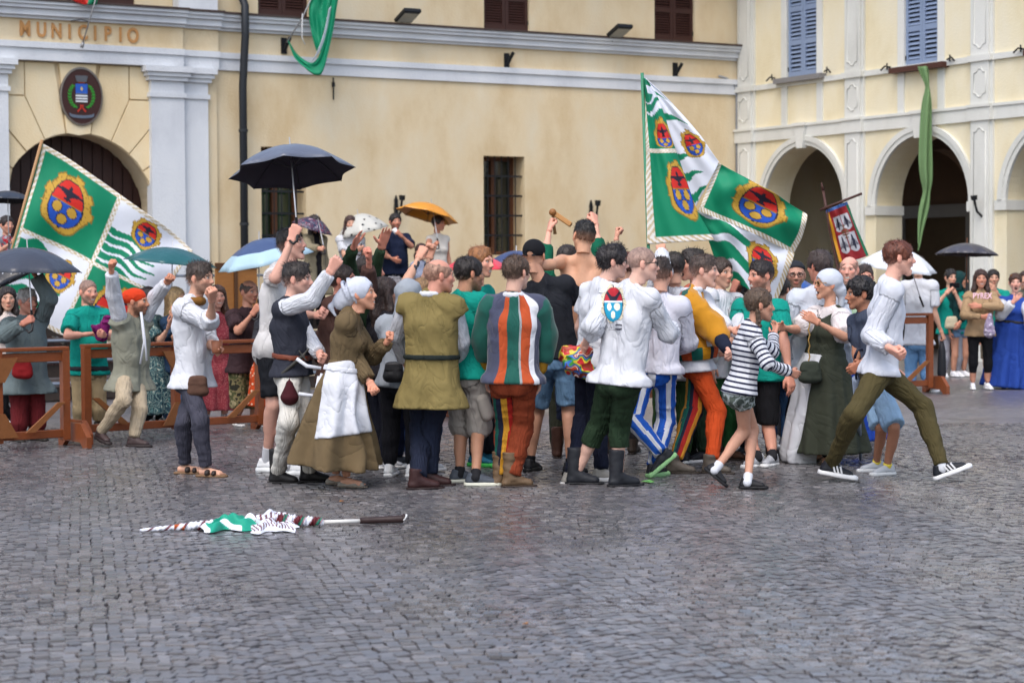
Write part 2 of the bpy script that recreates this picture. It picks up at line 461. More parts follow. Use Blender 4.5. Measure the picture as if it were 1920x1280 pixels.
def cobbles():
    W, al, p = 1.35, R(40), .066
    Rr = W / (2 * math.sin(al)); base = Rr * math.cos(al)
    th = R(12); ca, sa = math.cos(th), math.sin(th)
    rows = []
    for j in range(-9, 10):
        for i in range(70, 430):
            nst = int(round(2 * al * Rr / .063)); off = random.uniform(-.25, .25)
            for k in range(nst):
                t = -al + (k + .5 + off * .5) * 2 * al / nst
                rows.append((j * W + Rr * math.sin(t), i * p + Rr * math.cos(t) - base, -t, p * math.cos(t), 2 * al * Rr / nst))
    A = np.array(rows)
    x = A[:, 0] * ca - A[:, 1] * sa; y = A[:, 0] * sa + A[:, 1] * ca; rot = A[:, 2] + th
    n = len(A)
    keep = (y > 6.5) & (y < NEAR_D) & (np.abs(x) < .275 * y + .35)
    x, y, rot, dep, wid = x[keep], y[keep], rot[keep], A[keep, 3], A[keep, 4]
    n = len(x); r = np.random.default_rng(3)
    x += r.normal(0, .004, n); y += r.normal(0, .004, n); rot += r.normal(0, .11, n)
    wid = wid * r.uniform(.90, 1.0, n); dep = dep * r.uniform(.88, .99, n)
    z = r.normal(0, .0030, n); tx, ty = r.normal(0, .028, n), r.normal(0, .028, n)
    # template: unit stone
    q = np.array([(-1, -1), (1, -1), (1, 1), (-1, 1)]) * .5
    T = np.concatenate([np.c_[q, np.full(4, -.016)], np.c_[q * .945, np.full(4, .0)]])
    F = [(4, 5, 6, 7)] + [(i, (i + 1) % 4, 4 + (i + 1) % 4, 4 + i) for i in range(4)]
    F = np.array(F)
    # the stones that show largest: the nearest ones in the frame
    scr = np.abs(x) / y < .2535
    ground_bottom = gnd(960, 1278).y
    cand = np.where(scr & (y > ground_bottom))[0]
    near = cand[np.argsort(y[cand])[:300]]
    isnear = np.zeros(n, bool); isnear[near] = True
    far = np.where(~isnear)[0]; m = len(far)
    V = np.repeat(T[None], m, 0).astype(np.float32)
    jit = r.normal(0, .045, (m, 4, 2)); V[:, :, :2] += np.tile(jit, (1, 2, 1))
    lx, ly = V[:, :, 0] * wid[far, None], V[:, :, 1] * dep[far, None]
    lz = V[:, :, 2] + z[far, None] + (lx * tx[far, None] + ly * ty[far, None]) * (V[:, :, 2] > -.01)
    c, s_ = np.cos(rot[far])[:, None], np.sin(rot[far])[:, None]
    P = np.stack([x[far, None] + lx * c - ly * s_, y[far, None] + lx * s_ + ly * c, lz], 2).reshape(-1, 3)
    Q = (F[None] + (np.arange(m) * 8)[:, None, None]).reshape(-1, 4)
    add('cobble_paving', np_mesh('cobble_paving', P, Q, COBBLE, smooth=False), piazza, kind='stuff')
    var = []
    for k in range(8):
        t = T.copy(); t[:, :2] += np.tile(r.normal(0, .045, (4, 2)), (2, 1)); t[:, :2] *= .064
        var.append(np_mesh('cobble', t, F, COBBLE, smooth=False))
    for c_, i in enumerate(near):
        o = bpy.data.objects.new('cobble', var[c_ % 8])
        o.location = (x[i], y[i], z[i]); o.rotation_euler = (ty[i], -tx[i], rot[i]); o.scale = (wid[i] / .064, dep[i] / .064, 1)
        COL.objects.link(o); o.parent = piazza
cobbles()

# ------------------------------------------------------------------ materials of the buildings
def plaster(name, c1, c2, c3):
    m = bpy.data.materials.new(name); m.use_nodes = True
    N, L = m.node_tree.nodes, m.node_tree.links; b = N['Principled BSDF']
    tc = N.new('ShaderNodeTexCoord'); mp = N.new('ShaderNodeMapping'); mp.inputs['Scale'].default_value = (1, 1, .55); L.new(tc.outputs['Object'], mp.inputs[0])
    n = N.new('ShaderNodeTexNoise'); n.inputs['Scale'].default_value = 1.1; n.inputs['Detail'].default_value = 8; n.inputs['Roughness'].default_value = .62; L.new(mp.outputs[0], n.inputs['Vector'])
    rp = N.new('ShaderNodeValToRGB'); e = rp.color_ramp.elements
    e[0].position, e[0].color = .32, (*lin(c1), 1); e[1].position, e[1].color = .7, (*lin(c3), 1); x = e.new(.5); x.color = (*lin(c2), 1)
    L.new(n.outputs[0], rp.inputs[0])
    st = N.new('ShaderNodeMapping'); st.inputs['Scale'].default_value = (1.4, 1.4, .3); L.new(tc.outputs['Object'], st.inputs[0])
    n2 = N.new('ShaderNodeTexNoise'); n2.inputs['Scale'].default_value = 1.6; n2.inputs['Detail'].default_value = 5; L.new(st.outputs[0], n2.inputs['Vector'])
    mr = N.new('ShaderNodeMapRange'); mr.inputs[1].default_value = .3; mr.inputs[2].default_value = .75; mr.inputs[3].default_value = .965; mr.inputs[4].default_value = 1.02; L.new(n2.outputs[0], mr.inputs[0])
    mx = N.new('ShaderNodeMix'); mx.data_type = 'RGBA'; mx.blend_type = 'MULTIPLY'; mx.inputs[0].default_value = 1
    cb = N.new('ShaderNodeCombineXYZ'); [L.new(mr.outputs[0], cb.inputs[i]) for i in range(3)]
    L.new(rp.outputs[0], mx.inputs[6]); L.new(cb.outputs[0], mx.inputs[7]); L.new(mx.outputs[2], b.inputs['Base Color'])
    b.inputs['Roughness'].default_value = .9; b.inputs['Specular IOR Level'].default_value = .2
    n3 = N.new('ShaderNodeTexNoise'); n3.inputs['Scale'].default_value = 30; n3.inputs['Detail'].default_value = 5; L.new(tc.outputs['Object'], n3.inputs['Vector'])
    bp = N.new('ShaderNodeBump'); bp.inputs['Distance'].default_value = .006; L.new(n3.outputs[0], bp.inputs['Height']); L.new(bp.outputs[0], b.inputs['Normal'])
    return m
OCHRE = plaster('ochre_plaster', (209, 185, 146), (221, 202, 168), (223, 210, 184))
OCHRE2 = plaster('pale_ochre_plaster', (224, 210, 174), (232, 221, 191), (233, 225, 203))
TRIM = plaster('grey_white_stucco', (200, 203, 209), (214, 217, 222), (221, 223, 226))
TRIM2 = plaster('warm_white_stucco', (206, 206, 200), (218, 218, 212), (222, 222, 218))
BLOCK = plaster('cream_stone_block', (226, 202, 160), (232, 212, 174), (230, 216, 186))
DARKWOOD = mat('brown_painted_wood', (62, 36, 30), .55, bump=.002, bs=40, var=.2)
GATEWOOD = mat('dark_gate_wood', (52, 28, 24), .5, bump=.003, bs=30, var=.25)
IRON = mat('black_iron', (30, 32, 36), .5, metal=.3)
GUTTER = mat('brown_copper_gutter', (74, 60, 56), .5, metal=.3)
PIPE = mat('dark_grey_pipe', (44, 47, 52), .45, metal=.2)
GLASS = mat('window_glass', (22, 30, 28), .06, var=.3, vs=1.2, spec=.8)
DARKIN = mat('dark_interior', (48, 40, 34), .8)
BLUESH = mat('blue_grey_paint', (134, 150, 178), .6, var=.08)

# ================================================================== town hall (left)
th_root = empty('town_hall', LP(7, 0), 'ochre town hall with a stone portal, white cornice and brown shutters', 'building')
def lbox(mb, s0, s1, z0, z1, o0, o1, mi=0):
    return mb.box(LP((s0 + s1) / 2, (z0 + z1) / 2, (o0 + o1) / 2), (abs(s1 - s0), abs(z1 - z0), abs(o1 - o0)), U1, UZ, U2, mi)
def rbox(mb, s0, s1, z0, z1, o0, o1, mi=0):
    return mb.box(RP((s0 + s1) / 2, (z0 + z1) / 2, (o0 + o1) / 2), (abs(s1 - s0), abs(z1 - z0), abs(o1 - o0)), U2, UZ, U1, mi)
def grid_wall(boxfn, s_lo, s_hi, z_lo, z_hi, holes, o0, o1):
    ss = sorted({s_lo, s_hi, *[h[0] for h in holes], *[h[1] for h in holes]}); zz = sorted({z_lo, z_hi, *[h[2] for h in holes], *[h[3] for h in holes]})
    m_ = MB()
    for a, b in zip(ss, ss[1:]):
        run = None
        for c, d in list(zip(zz, zz[1:])) + [(None, None)]:
            solid = c is not None and not any(h[0] < (a + b) / 2 < h[1] and h[2] < (c + d) / 2 < h[3] for h in holes)
            if solid: run = (run[0], d) if run else (c, d)
            elif run: boxfn(m_, a, b, run[0], run[1], o0, o1); run = None
    return m_
sPORT = LF(405, 300)[0]
zC1, zC0, zA1, zA0 = 6.0, 5.73, 5.36, 5.06          # cornice and architrave levels
def lrect(x0, x1, y0, y1):
    a, b = LF(x0, (y0 + y1) / 2)[0], LF(x1, (y0 + y1) / 2)[0]
    xm = (x0 + x1) / 2
    return (min(a, b), max(a, b), LF(xm, y1)[1], LF(xm, y0)[1])
lw1 = lrect(490, 574, 276, 460); lw1 = (lw1[0], lw1[1], 1.85, lw1[3])
lw2 = lrect(907, 984, 293, 478)
up = [lrect(483, 577, -150, 36), lrect(907, 992, -140, 70), lrect(1227, 1302, -120, 93)]
up = [(a, b, zC1 + .06, zC1 + 1.75) for a, b, c, d in up]
upP = lrect(190, 252, -150, 10); upP = (upP[0], upP[1] + .6, zC1 + .06, zC1 + 1.75)
wall = grid_wall(lbox, -.6, sPORT, 0, 7.95, [lw1, lw2] + up, -.55, 0)
wall.obj('wall', OCHRE, th_root)
# upper wall over the portal
grid_wall(lbox, sPORT, 24, zC1, 7.95, [upP], -.55, 0).obj('wall', OCHRE, th_root)
# portal bay: wall with an arched gateway
sA = LF(147, 390, .06)[0]; rA = 1.32
zSp = LF(147, 251, .06)[1] - rA
sPil0, sPil1 = LF(284, 300, .06)[0], LF(12, 300, .06)[0]
PO = .08
pts = [(24, 0), (24, zA0), (sPORT, zA0), (sPORT, 0), (sA - rA, 0)]
pts += [(sA - rA * math.cos(a), zSp + rA * math.sin(a)) for a in np.linspace(0, math.pi, 29)] + [(sA + rA, 0)]
mb = MB(); mb.prism([LP(s, z, PO - .02) for s, z in pts], U2 * -.62)
portal_wall = mb.obj('portal_wall', OCHRE, th_root)
# stone blocks round the arch, one by one
zt = zA0 - .01
ends = []
nside = 5; hB = (zt - zSp) / 5.6
rays_ = [(9, zt), (25, zt - hB * 1.55 + .12), (41, zt - hB * 2.55 + .12), (57, zt - hB * 3.55 + .12), (73, zt - hB * 4.4 + .1), (90, zSp)]
def arc_pt(a, sg): return (sA + sg * rA * math.sin(R(a)), zSp + rA * math.cos(R(a)))
def end_pt(a, z, sg):
    r_ = (z - zSp) / max(math.cos(R(a)), 1e-6) if a < 89 else rA + .5
    s_ = r_ * math.sin(R(a)); lim = (sPil1 - sA - .02) if sg > 0 else (sA - sPil0 - .02)
    if s_ > lim: return (sA + sg * lim, zSp + (lim / math.tan(R(a)) if a < 89 else 0))
    return (sA + sg * s_, z)
def block(ptsz, lift=0.0, parent=portal_wall):
    n = len(ptsz); cx, cz = sum(p[0] for p in ptsz) / n, sum(p[1] for p in ptsz) / n
    g = .011
    sh = []
    for p in ptsz:
        d = math.hypot(p[0] - cx, p[1] - cz); k = max(0, 1 - g * 1.3 / max(d, .01)); sh.append((cx + (p[0] - cx) * k, cz + (p[1] - cz) * k))
    sh2 = [(cx + (p[0] - cx) * .985, cz + (p[1] - cz) * .985) for p in sh]
    o0, o1 = PO - .03, PO + random.uniform(.022, .028) + lift
    m_ = MB(); V = [LP(s, z, o0) for s, z in sh] + [LP(s, z, o1 - .008) for s, z in sh] + [LP(s, z, o1) for s, z in sh2]
    F = [tuple(range(2 * n, 3 * n)), tuple(reversed(range(n)))] + [(l * n + i, l * n + (i + 1) % n, (l + 1) * n + (i + 1) % n, (l + 1) * n + i) for l in (0, 1) for i in range(n)]
    m_.poly(V, F); m_.obj('stone_block', BLOCK, parent)
for sg in (-1, 1):
    lim = (sPil1 - .02) if sg > 0 else (sPil0 + .02)
    E = [end_pt(a, z, sg) for a, z in rays_]
    for i in range(len(rays_) - 1):
        a0, a1 = rays_[i][0], rays_[i + 1][0]; e0, e1 = E[i], E[i + 1]
        am = (a0 + a1) / 2
        P_ = [arc_pt(a0, sg), arc_pt(am, sg), arc_pt(a1, sg), e1]
        if abs(e1[0] - e0[0]) > .02 and e0[1] - e1[1] > .02: P_.append((e1[0], e0[1]))
        P_.append(e0); block(P_)
        if i >= 0 and abs(lim - e1[0]) > .12:
            zlo, zhi = e1[1], e0[1]
            mid = e1[0] + (lim - e1[0]) * .55
            if abs(lim - e1[0]) > .9:
                block([(e1[0], zlo), (mid, zlo), (mid, zhi), (e1[0], zhi)]); block([(mid, zlo), (lim, zlo), (lim, zhi), (mid, zhi)])
            else: block([(e1[0], zlo), (lim, zlo), (lim, zhi), (e1[0], zhi)])
    zz = zSp
    while zz > .3:
        block([(sA + sg * rA, zz - hB), (lim, zz - hB), (lim, zz), (sA + sg * rA, zz)]); zz -= hB
block([arc_pt(9, -1), (sA, zSp + rA - .05), arc_pt(9, 1), (sA + .32, zt), (sA - .32, zt)], .03)
# wooden gate inside the arch
mb = MB(); gw = .17
pts = [(sA - rA, 0)] + [(sA - rA * math.cos(a), zSp + rA * math.sin(a)) for a in np.linspace(0, math.pi, 25)] + [(sA + rA, 0)]
mb.prism([LP(s, z, -.55) for s, z in pts], U2 * -.05)
gate = mb.obj('portal_gate', GATEWOOD, th_root)
for i in range(15):
    s0 = sA - rA + i * 2 * rA / 15
    ds = abs(s0 + rA / 15 - sA); zt2 = zSp + math.sqrt(max(rA * rA - ds * ds, 0))
    for z0, z1 in ((.05, 1.5), (1.56, 2.7), (2.76, zt2)):
        if z1 - z0 > .1: lbox(MB(), s0 + .012, s0 + 2 * rA / 15 - .012, z0, z1, -.549, -.52).obj('plank', GATEWOOD, gate)
# pilasters with capitals
def pilaster(s0, s1, o, name='pilaster'):
    m_ = MB(); lbox(m_, s0, s1, 0, zA0 - .52, -.02, o); lbox(m_, s0 - .04, s1 + .04, 0, .35, -.02, o + .04)
    c = m_.obj(name, TRIM, th_root)
    m_ = MB()
    for z0, z1, e in ((-.52, -.44, .03), (-.44, -.24, .0), (-.24, -.17, .05), (-.17, -.10, .09), (-.10, .0, .13)):
        lbox(m_, s0 - e, s1 + e, zA0 + z0, zA0 + z1 - .002, -.02, o + e)
    m_.obj('capital', TRIM, c)
sPa, sPb, sPc = LF(391, 300, .12)[0], LF(346, 300, .2)[0], LF(284, 300, .2)[0]
pilaster(sPa, sPb, .13); pilaster(sPb - .002, sPc, .22)
pilaster(sPil1, sPil1 + .75, .22); pilaster(sPil1 + .75, sPil1 + 1.3, .13)
# entablature: architrave, frieze, cornice and gutter, stepping out over the portal
def entab(s0, s1, o):
    m_ = MB(); lbox(m_, s0, s1, zA0, zA0 + .20, -.02, o + .04); lbox(m_, s0 - .01, s1, zA0 + .20, zA1, -.02, o + .075); m_.obj('architrave', TRIM, th_root)
    m_ = MB(); lbox(m_, s0, s1, zA1, zC0, -.02, o + .012); m_.obj('frieze', OCHRE, th_root)
    m_ = MB()
    for z0, z1, e in ((0, .05, .07), (.05, .16, .13), (.16, .22, .19), (.22, .27, .23)): lbox(m_, s0 - .02, s1, zC0 + z0, zC0 + z1, -.02, o + e)
    m_.obj('cornice', TRIM, th_root)
    m_ = MB(); lbox(m_, s0 - .04, s1, zC1 + .001, zC1 + .035, -.02, o + .26); m_.obj('gutter', GUTTER, th_root)
entab(-.05, sPORT - .02, 0); entab(sPORT - .02, sPb, .10); entab(sPb, 24, .18)
mb = MB(); lbox(mb, -.6, 24, 7.9, 8.05, -.6, .6); mb.obj('eaves', DARKWOOD, th_root)
mb = MB(); mb.prism([LP(-.6, 8.05, .6), LP(24, 8.05, .6), LP(24, 9.3, -5), LP(-.6, 9.3, -5)], (0, 0, .15)); mb.obj('roof', mat('terracotta_tiles', (150, 92, 70), .9), th_root)
mb = MB(); lbox(mb, -.6, 24, 0, 7.9, -9, -8.6); lbox(mb, 23.6, 24, 0, 7.9, -9, -.56); mb.obj('back_wall', OCHRE, th_root)
# plinth block on the cornice over the portal
a, b = LF(331, 10, .2)[0], LF(404, 10, .2)[0]
mb = MB(); lbox(mb, b, a, zC1 + .036, zC1 + .5, .02, .3); lbox(mb, b + .12, a - .06, zC1 + .5, zC1 + 1.2, .04, .26); mb.obj('balcony_pier', TRIM, th_root)
# letters
def letter(ch, s, z, h, o, m_, parent):
    cu = bpy.data.curves.new('letter', 'FONT'); cu.body = ch; cu.align_x = 'CENTER'; cu.size = h / .70; cu.extrude = .012; cu.offset = .008
    t = bpy.data.objects.new('tmp', cu); COL.objects.link(t)
    dg = bpy.context.evaluated_depsgraph_get(); me = bpy.data.meshes.new_from_object(t.evaluated_get(dg)); bpy.data.objects.remove(t)
    me.materials.clear(); me.materials.append(m_)
    M_ = Matrix((-U1, UZ, U2)).transposed().to_4x4(); M_.translation = LP(s, z, o)
    M_ = M_ @ Matrix.Diagonal((.72, 1, 1, 1))
    me.transform(Matrix.Translation(-parent.location) @ M_)
    return add('letter', me, parent)
LET = mat('ochre_lettering', (190, 138, 84), .7)
for ch, x, y0, y1 in (('M', 47, 39, 67), ('U', 78, 42, 69), ('N', 106, 44, 71), ('I', 130.5, 46, 72), ('C', 155.5, 47, 74), ('I', 178.5, 49, 75), ('P', 202, 50, 76), ('I', 226, 52, 78), ('O', 249.5, 53, 80)):
    s, z = LF(x, y1, .20); letter(ch, s, z, LF(x, y0, .2)[1] - z, .205, LET, th_root)
# windows with iron grilles
def grille_window(r, name, glass_tint):
    s0, s1, z0, z1 = r
    w = empty(name, LP((s0 + s1) / 2, z0, -.2), parent=th_root); w.location = LP((s0 + s1) / 2, z0, -.2) - th_root.location
    m_ = MB(); lbox(m_, s0, s1, z0, z1, -.54, -.50); m_.obj('pane', glass_tint, w)
    m_ = MB(); f = .07
    lbox(m_, s0, s0 + f, z0, z1, -.5, -.42); lbox(m_, s1 - f, s1, z0, z1, -.5, -.42); lbox(m_, s0 + f, s1 - f, z1 - f, z1, -.5, -.42); lbox(m_, s0 + f, s1 - f, z0, z0 + f, -.5, -.42)
    sm = (s0 + s1) / 2; lbox(m_, sm - .05, sm + .05, z0 + f, z1 - f, -.5, -.41); m_.obj('frame', mat('walnut_frame', (92, 56, 36), .5, bump=.002), w)
    n = 5
    for i in range(1, n + 1):
        s = s0 + (s1 - s0) * i / (n + 1); m_ = MB(); m_.tube([LP(s, z0, -.1), LP(s, z1, -.1)], .011, 6); m_.obj('bar', IRON, w)
    for i in range(1, 5):
        z = z0 + (z1 - z0) * i / 5; m_ = MB(); m_.box(LP((s0 + s1) / 2, z, -.1), (s1 - s0 + .02, .012, .035), U1, U2, UZ); m_.obj('bar', IRON, w)
grille_window(lw1, 'window', mat('green_curtained_glass', (24, 52, 34), .08, var=.5, vs=1.5, spec=.8))
grille_window(lw2, 'window', mat('dim_glass', (40, 46, 40), .08, var=.5, vs=1.4, spec=.8))
# louvred shutters
def shutters(boxfn, PT, r, o, m_wood, parent, slat=.048, div=(.0, .34, .67, 1.0)):
    s0, s1, z0, z1 = r
    w = empty('shutters', (0, 0, 0), parent=parent); w.location = PT((s0 + s1) / 2, z0, o) - parent.location
    me_s = None
    for a, b in ((s0, (s0 + s1) / 2 - .004), ((s0 + s1) / 2 + .004, s1)):
        m_ = MB(); f = .065
        boxfn(m_, a, a + f, z0, z1, o, o + .045); boxfn(m_, b - f, b, z0, z1, o, o + .045)
        hh = (z1 - z0)
        for d in div: zc = z0 + .06 + d * (hh - .12); boxfn(m_, a + f, b - f, zc - .05, zc + .05, o + .003, o + .042)
        leaf = m_.obj('leaf', m_wood, w)
        m_ = MB(); boxfn(m_, a + f, b - f, z0 + .02, z1 - .02, o - .004, o + .002); m_.obj('shade_backing', mat('shadow_gap', (24, 20, 20), .9), leaf)  # near-black sheet added to stand for the shadow between the slats
        for d0, d1 in zip(div, div[1:]):
            za, zb = z0 + .06 + d0 * (hh - .12) + .05, z0 + .06 + d1 * (hh - .12) - .05
            n = int((zb - za) / slat)
            for i in range(n):
                zc = za + (i + .5) * (zb - za) / n
                if zc > 7.2: continue
                m_ = MB(); c = PT((a + b) / 2, zc, o + .02); out = U2 if boxfn is lbox else U1; al_ = U1 if boxfn is lbox else U2
                nz = (UZ * .62 + out * .78); dz = out * .62 * -1 + UZ * .78
                m_.box(c, (b - a - 2 * f, .008, slat * .95), al_, nz, dz); m_.obj('slat', m_wood, leaf)
        m_ = MB(); boxfn(m_, a - .012 if a == s0 else b - .02, a + .02 if a == s0 else b + .012, z0 + .12, z0 + .2, o + .02, o + .06); m_.obj('hinge', IRON, leaf)
for r in up: shutters(lbox, LP, r, -.10, DARKWOOD, th_root)
shutters(lbox, LP, upP, -.10, DARKWOOD, th_root)
# drainpipe
s, _ = LF(454, 200, .16); sT = LF(452, 30, .3)[0]
mb = MB(); mb.tube([LP(s, 7.9, .12), LP(s, zC1 + .4, .12), LP(s, zC1 + .15, .33), LP(s, zC0 - .1, .33), LP(s, zA0 - .25, .2), LP(s, 0, .2)], .068, 12)
tag(mb.obj('drainpipe', PIPE, smooth=True), 'dark grey drainpipe running down the ochre wall beside the portal', 'drainpipe')
for z in (2.4, 4.0):
    mb = MB(); mb.tube([LP(s, z, .2), LP(s, z + .05, .2)], .082, 12); mb.obj('clamp', PIPE, bpy.data.objects['drainpipe'])

# oval coat of arms over the arch
def oval_plaque():
    s0, z0 = LF(153, 181, .16); rs, rz = LF(113.5, 181, .16)[0] - s0, LF(153, 127, .16)[1] - z0
    root = empty('coat_of_arms_plaque', LP(s0, z0, .1), 'dark brown oval plaque with the town coat of arms above the arch', 'plaque')
    def E(k, o, zf=1): return [LP(s0 + rs * k * math.cos(a), z0 + rz * k * math.sin(a), o) for a in np.linspace(0, 2 * math.pi, 49)[:-1]]
    m_ = MB(); m_.prism(E(1, .105), U2 * .05); m_.obj('board', mat('maroon_lacquer', (58, 26, 22), .35, var=.15), root)
    m_ = MB(); a, b, c, d = E(1.02, .10), E(1.02, .165), E(.95, .17), E(.95, .154); n = 48
    m_.poly(a + b + c + d, [(l * n + i, l * n + (i + 1) % n, (l + 1) * n + (i + 1) % n, (l + 1) * n + i) for l in range(3) for i in range(n)]); m_.obj('rim', mat('silver_rim', (120, 112, 104), .4, metal=.4), root)
    def rect(x0, x1, y0, y1, o, c, nm): # in units of half height, centred
        m_ = MB(); m_.prism([LP(s0 - x * rz, z0 + y * rz, .155) for x, y in ((x0, y0), (x1, y0), (x1, y1), (x0, y1))], U2 * o); m_.obj(nm, mat(nm, c, .5), root)
    rect(-.21, .21, .10, .43, .012, (38, 88, 180), 'blue_field')
    rect(-.21, .21, -.20, .095, .010, (226, 228, 232), 'white_field')
    for y in (.07, -.03, -.125): rect(-.212, .212, y - .018, y + .018, .013, (24, 26, 40), 'black_bar')
    m_ = MB(); m_.prism([LP(s0 - x * rz, z0 + y * rz, .168) for x, y in ((0, .18), (.05, .26), (0, .34), (-.05, .26))], U2 * .006); m_.obj('diamond', mat('gold_paint', (200, 176, 120), .5), root)
    m_ = MB(); m_.prism([LP(s0 - x * rz, z0 + y * rz, .155) for x, y in ((-.17, .50), (.17, .50), (.23, .72), (.17, .70), (.14, .74), (.1, .70), (.05, .74), (0, .70), (-.05, .74), (-.1, .70), (-.14, .74), (-.17, .70), (-.23, .72))], U2 * .014); m_.obj('crown', mat('crown_grey', (86, 88, 94), .5), root)
    rect(-.12, .12, .455, .50, .012, (120, 40, 32), 'crown_lining')
    lm = mat('laurel_green', (52, 150, 46), .5)
    for sg in (-1, 1):
        for i in range(9):
            t = R(-68 + i * 15); cx, cz = sg * (.10 + .33 * math.cos(t)), .02 + .42 * math.sin(t)
            for e in (-1, 1):
                ang = math.atan2(math.cos(t) * .42, -sg * .33 * math.sin(t)) + e * .6
                dx, dz = math.cos(ang), math.sin(ang); px_, pz_ = -dz, dx; q = (cx + e * sg * .03, cz)
                m_ = MB(); m_.prism([LP(s0 - (q[0] + dx * u + px_ * v) * rz, z0 + (q[1] + dz * u + pz_ * v) * rz, .155) for u, v in ((-.055, 0), (0, .028), (.075, 0), (0, -.028))], U2 * .01); m_.obj('laurel_leaf', lm, root)
    rm = mat('ribbon_red', (186, 50, 34), .5)
    for sg in (-1, 1):
        m_ = MB(); m_.prism([LP(s0 - x * sg * rz, z0 + y * rz, .156) for x, y in ((0, -.30), (.06, -.28), (.05, -.40), (.16, -.50), (.13, -.56), (.02, -.42))], U2 * .012); m_.obj('ribbon', rm, root)
    m_ = MB(); top = [(x, -.66 + .28 * x * x - (0 if abs(x) < .4 else -.03)) for x in np.linspace(-.44, .44, 15)]; bot = [(x, y - .10) for x, y in reversed(top)]
    m_.prism([LP(s0 - x * rz, z0 + y * rz, .155) for x, y in top + bot], U2 * .012); m_.obj('scroll', mat('scroll_grey', (96, 106, 122), .5), root)
oval_plaque()

# floodlights, brackets, torch holders
def floodlight(px, py, lab):
    s, z = LF(px, py, .3); root = empty('floodlight', LP(s, z, .1), lab, 'floodlight', 'floodlights on the cornice')
    m_ = MB(); m_.box(LP(s - .02, z + .05, .42), (.34, .42, .09), U1, (U2 * .93 + UZ * .36), (UZ * .93 - U2 * .36), bev=.02); m_.obj('housing', IRON, root)
    m_ = MB(); m_.box(LP(s - .02, z + .005, .42), (.28, .34, .012), U1, (U2 * .93 + UZ * .36), (UZ * .93 - U2 * .36)); m_.obj('lens', mat('lamp_glass', (150, 150, 140), .2), root)
    m_ = MB(); m_.tube([LP(s, z - .2, .05), LP(s, z - .12, .18), LP(s, z, .26)], .022, 6); m_.obj('arm', IRON, root)
    m_ = MB(); m_.tube([LP(s + .08 * math.cos(a), z - .17 + .06 * math.sin(a), .08) for a in np.linspace(0, 6.2, 12)], .009, 5); m_.obj('cable', IRON, root)
floodlight(757, 36, 'black floodlight on the cornice left of the middle brown shutters')
floodlight(1154, 64, 'black floodlight on the cornice right of the middle brown shutters')
def bracket(px, y0, y1, lab):
    s, z1 = LF(px, y0, .05); z0 = LF(px, y1, .05)[1]; root = empty('flag_bracket', LP(s, z0, 0), lab, 'bracket', 'flag brackets on the frieze')
    m_ = MB(); lbox(m_, s - .05, s + .05, z0, z1, .0, .05); m_.obj('plate', IRON, root)
    m_ = MB(); m_.tube([LP(s, z0 + .06, .05), LP(s - .03, z0 + .26, .22)], .035, 8); m_.obj('socket', IRON, root)
bracket(533, 71, 101, 'black flag bracket holding the hanging green flag pole')
bracket(951, 100, 127, 'empty black flag bracket under the middle brown shutters')
bracket(1267, 118, 146, 'empty black flag bracket under the right brown shutters')
mb = MB(); s, z1 = LF(625, 146, .03); z0 = LF(625, 187, .03)[1]
mb.tube([LP(s, z1, .03), LP(s, z0, .03)], .013, 6); mb.tube([LP(s, z1 - .08, .03), LP(s, z1 - .16, .03)], .03, 6); mb.obj('iron_rod', IRON, label='short thin iron rod hanging below the white band of the town hall', cat='rod')
def torch_holder(px, y0, y1, lab, PT, FF, out):
    s, z1 = FF(px, y0, .1); z0 = FF(px, y1, .1)[1]; h = z1 - z0; root = empty('torch_holder', PT(s, z0, 0), lab, 'torch holder', 'iron torch holders on the walls')
    m_ = MB(); w = .07
    pl = [(-.2, 0), (.2, 0), (.5, .15), (.35, .3), (.55, .5), (.35, .7), (.45, .8), (0, 1), (-.45, .8), (-.35, .7), (-.55, .5), (-.35, .3), (-.5, .15)]
    m_.prism([PT(s + x * w, z0 + y * h, .0) for x, y in pl], out * .05); m_.obj('plate', IRON, root)
    m_ = MB(); m_.tube([PT(s, z0 + .1 * h, .05), PT(s, z0 + .35 * h, .2), PT(s, z0 + .8 * h, .26)], .022, 8); m_.tube([PT(s, z0 + .8 * h, .26), PT(s, z0 + .98 * h, .27)], [.05, .06], 8); m_.obj('torch_arm', IRON, root)
torch_holder(746, 366, 415, 'black iron torch holder on the ochre wall left of the orange umbrella', LP, LF, U2)
torch_holder(1112, 375, 432, 'black iron torch holder on the ochre wall above the shirtless person', LP, LF, U2)
# conduit at the corner
mb = MB(); mb.tube([LP(*LF(1348, 143, .05), .05), LP(*LF(1362, 147, .05), .05), LP(*LF(1376, 157, .05), .05), LP(*LF(1381, 175, .05), .05), LP(LF(1381, 175, .05)[0], 1.5, .05)], .022, 6)
mb.obj('cable_conduit', mat('grey_pvc', (150, 152, 156), .6), smooth=True, label='thin grey cable conduit running down the corner of the two buildings', cat='conduit')

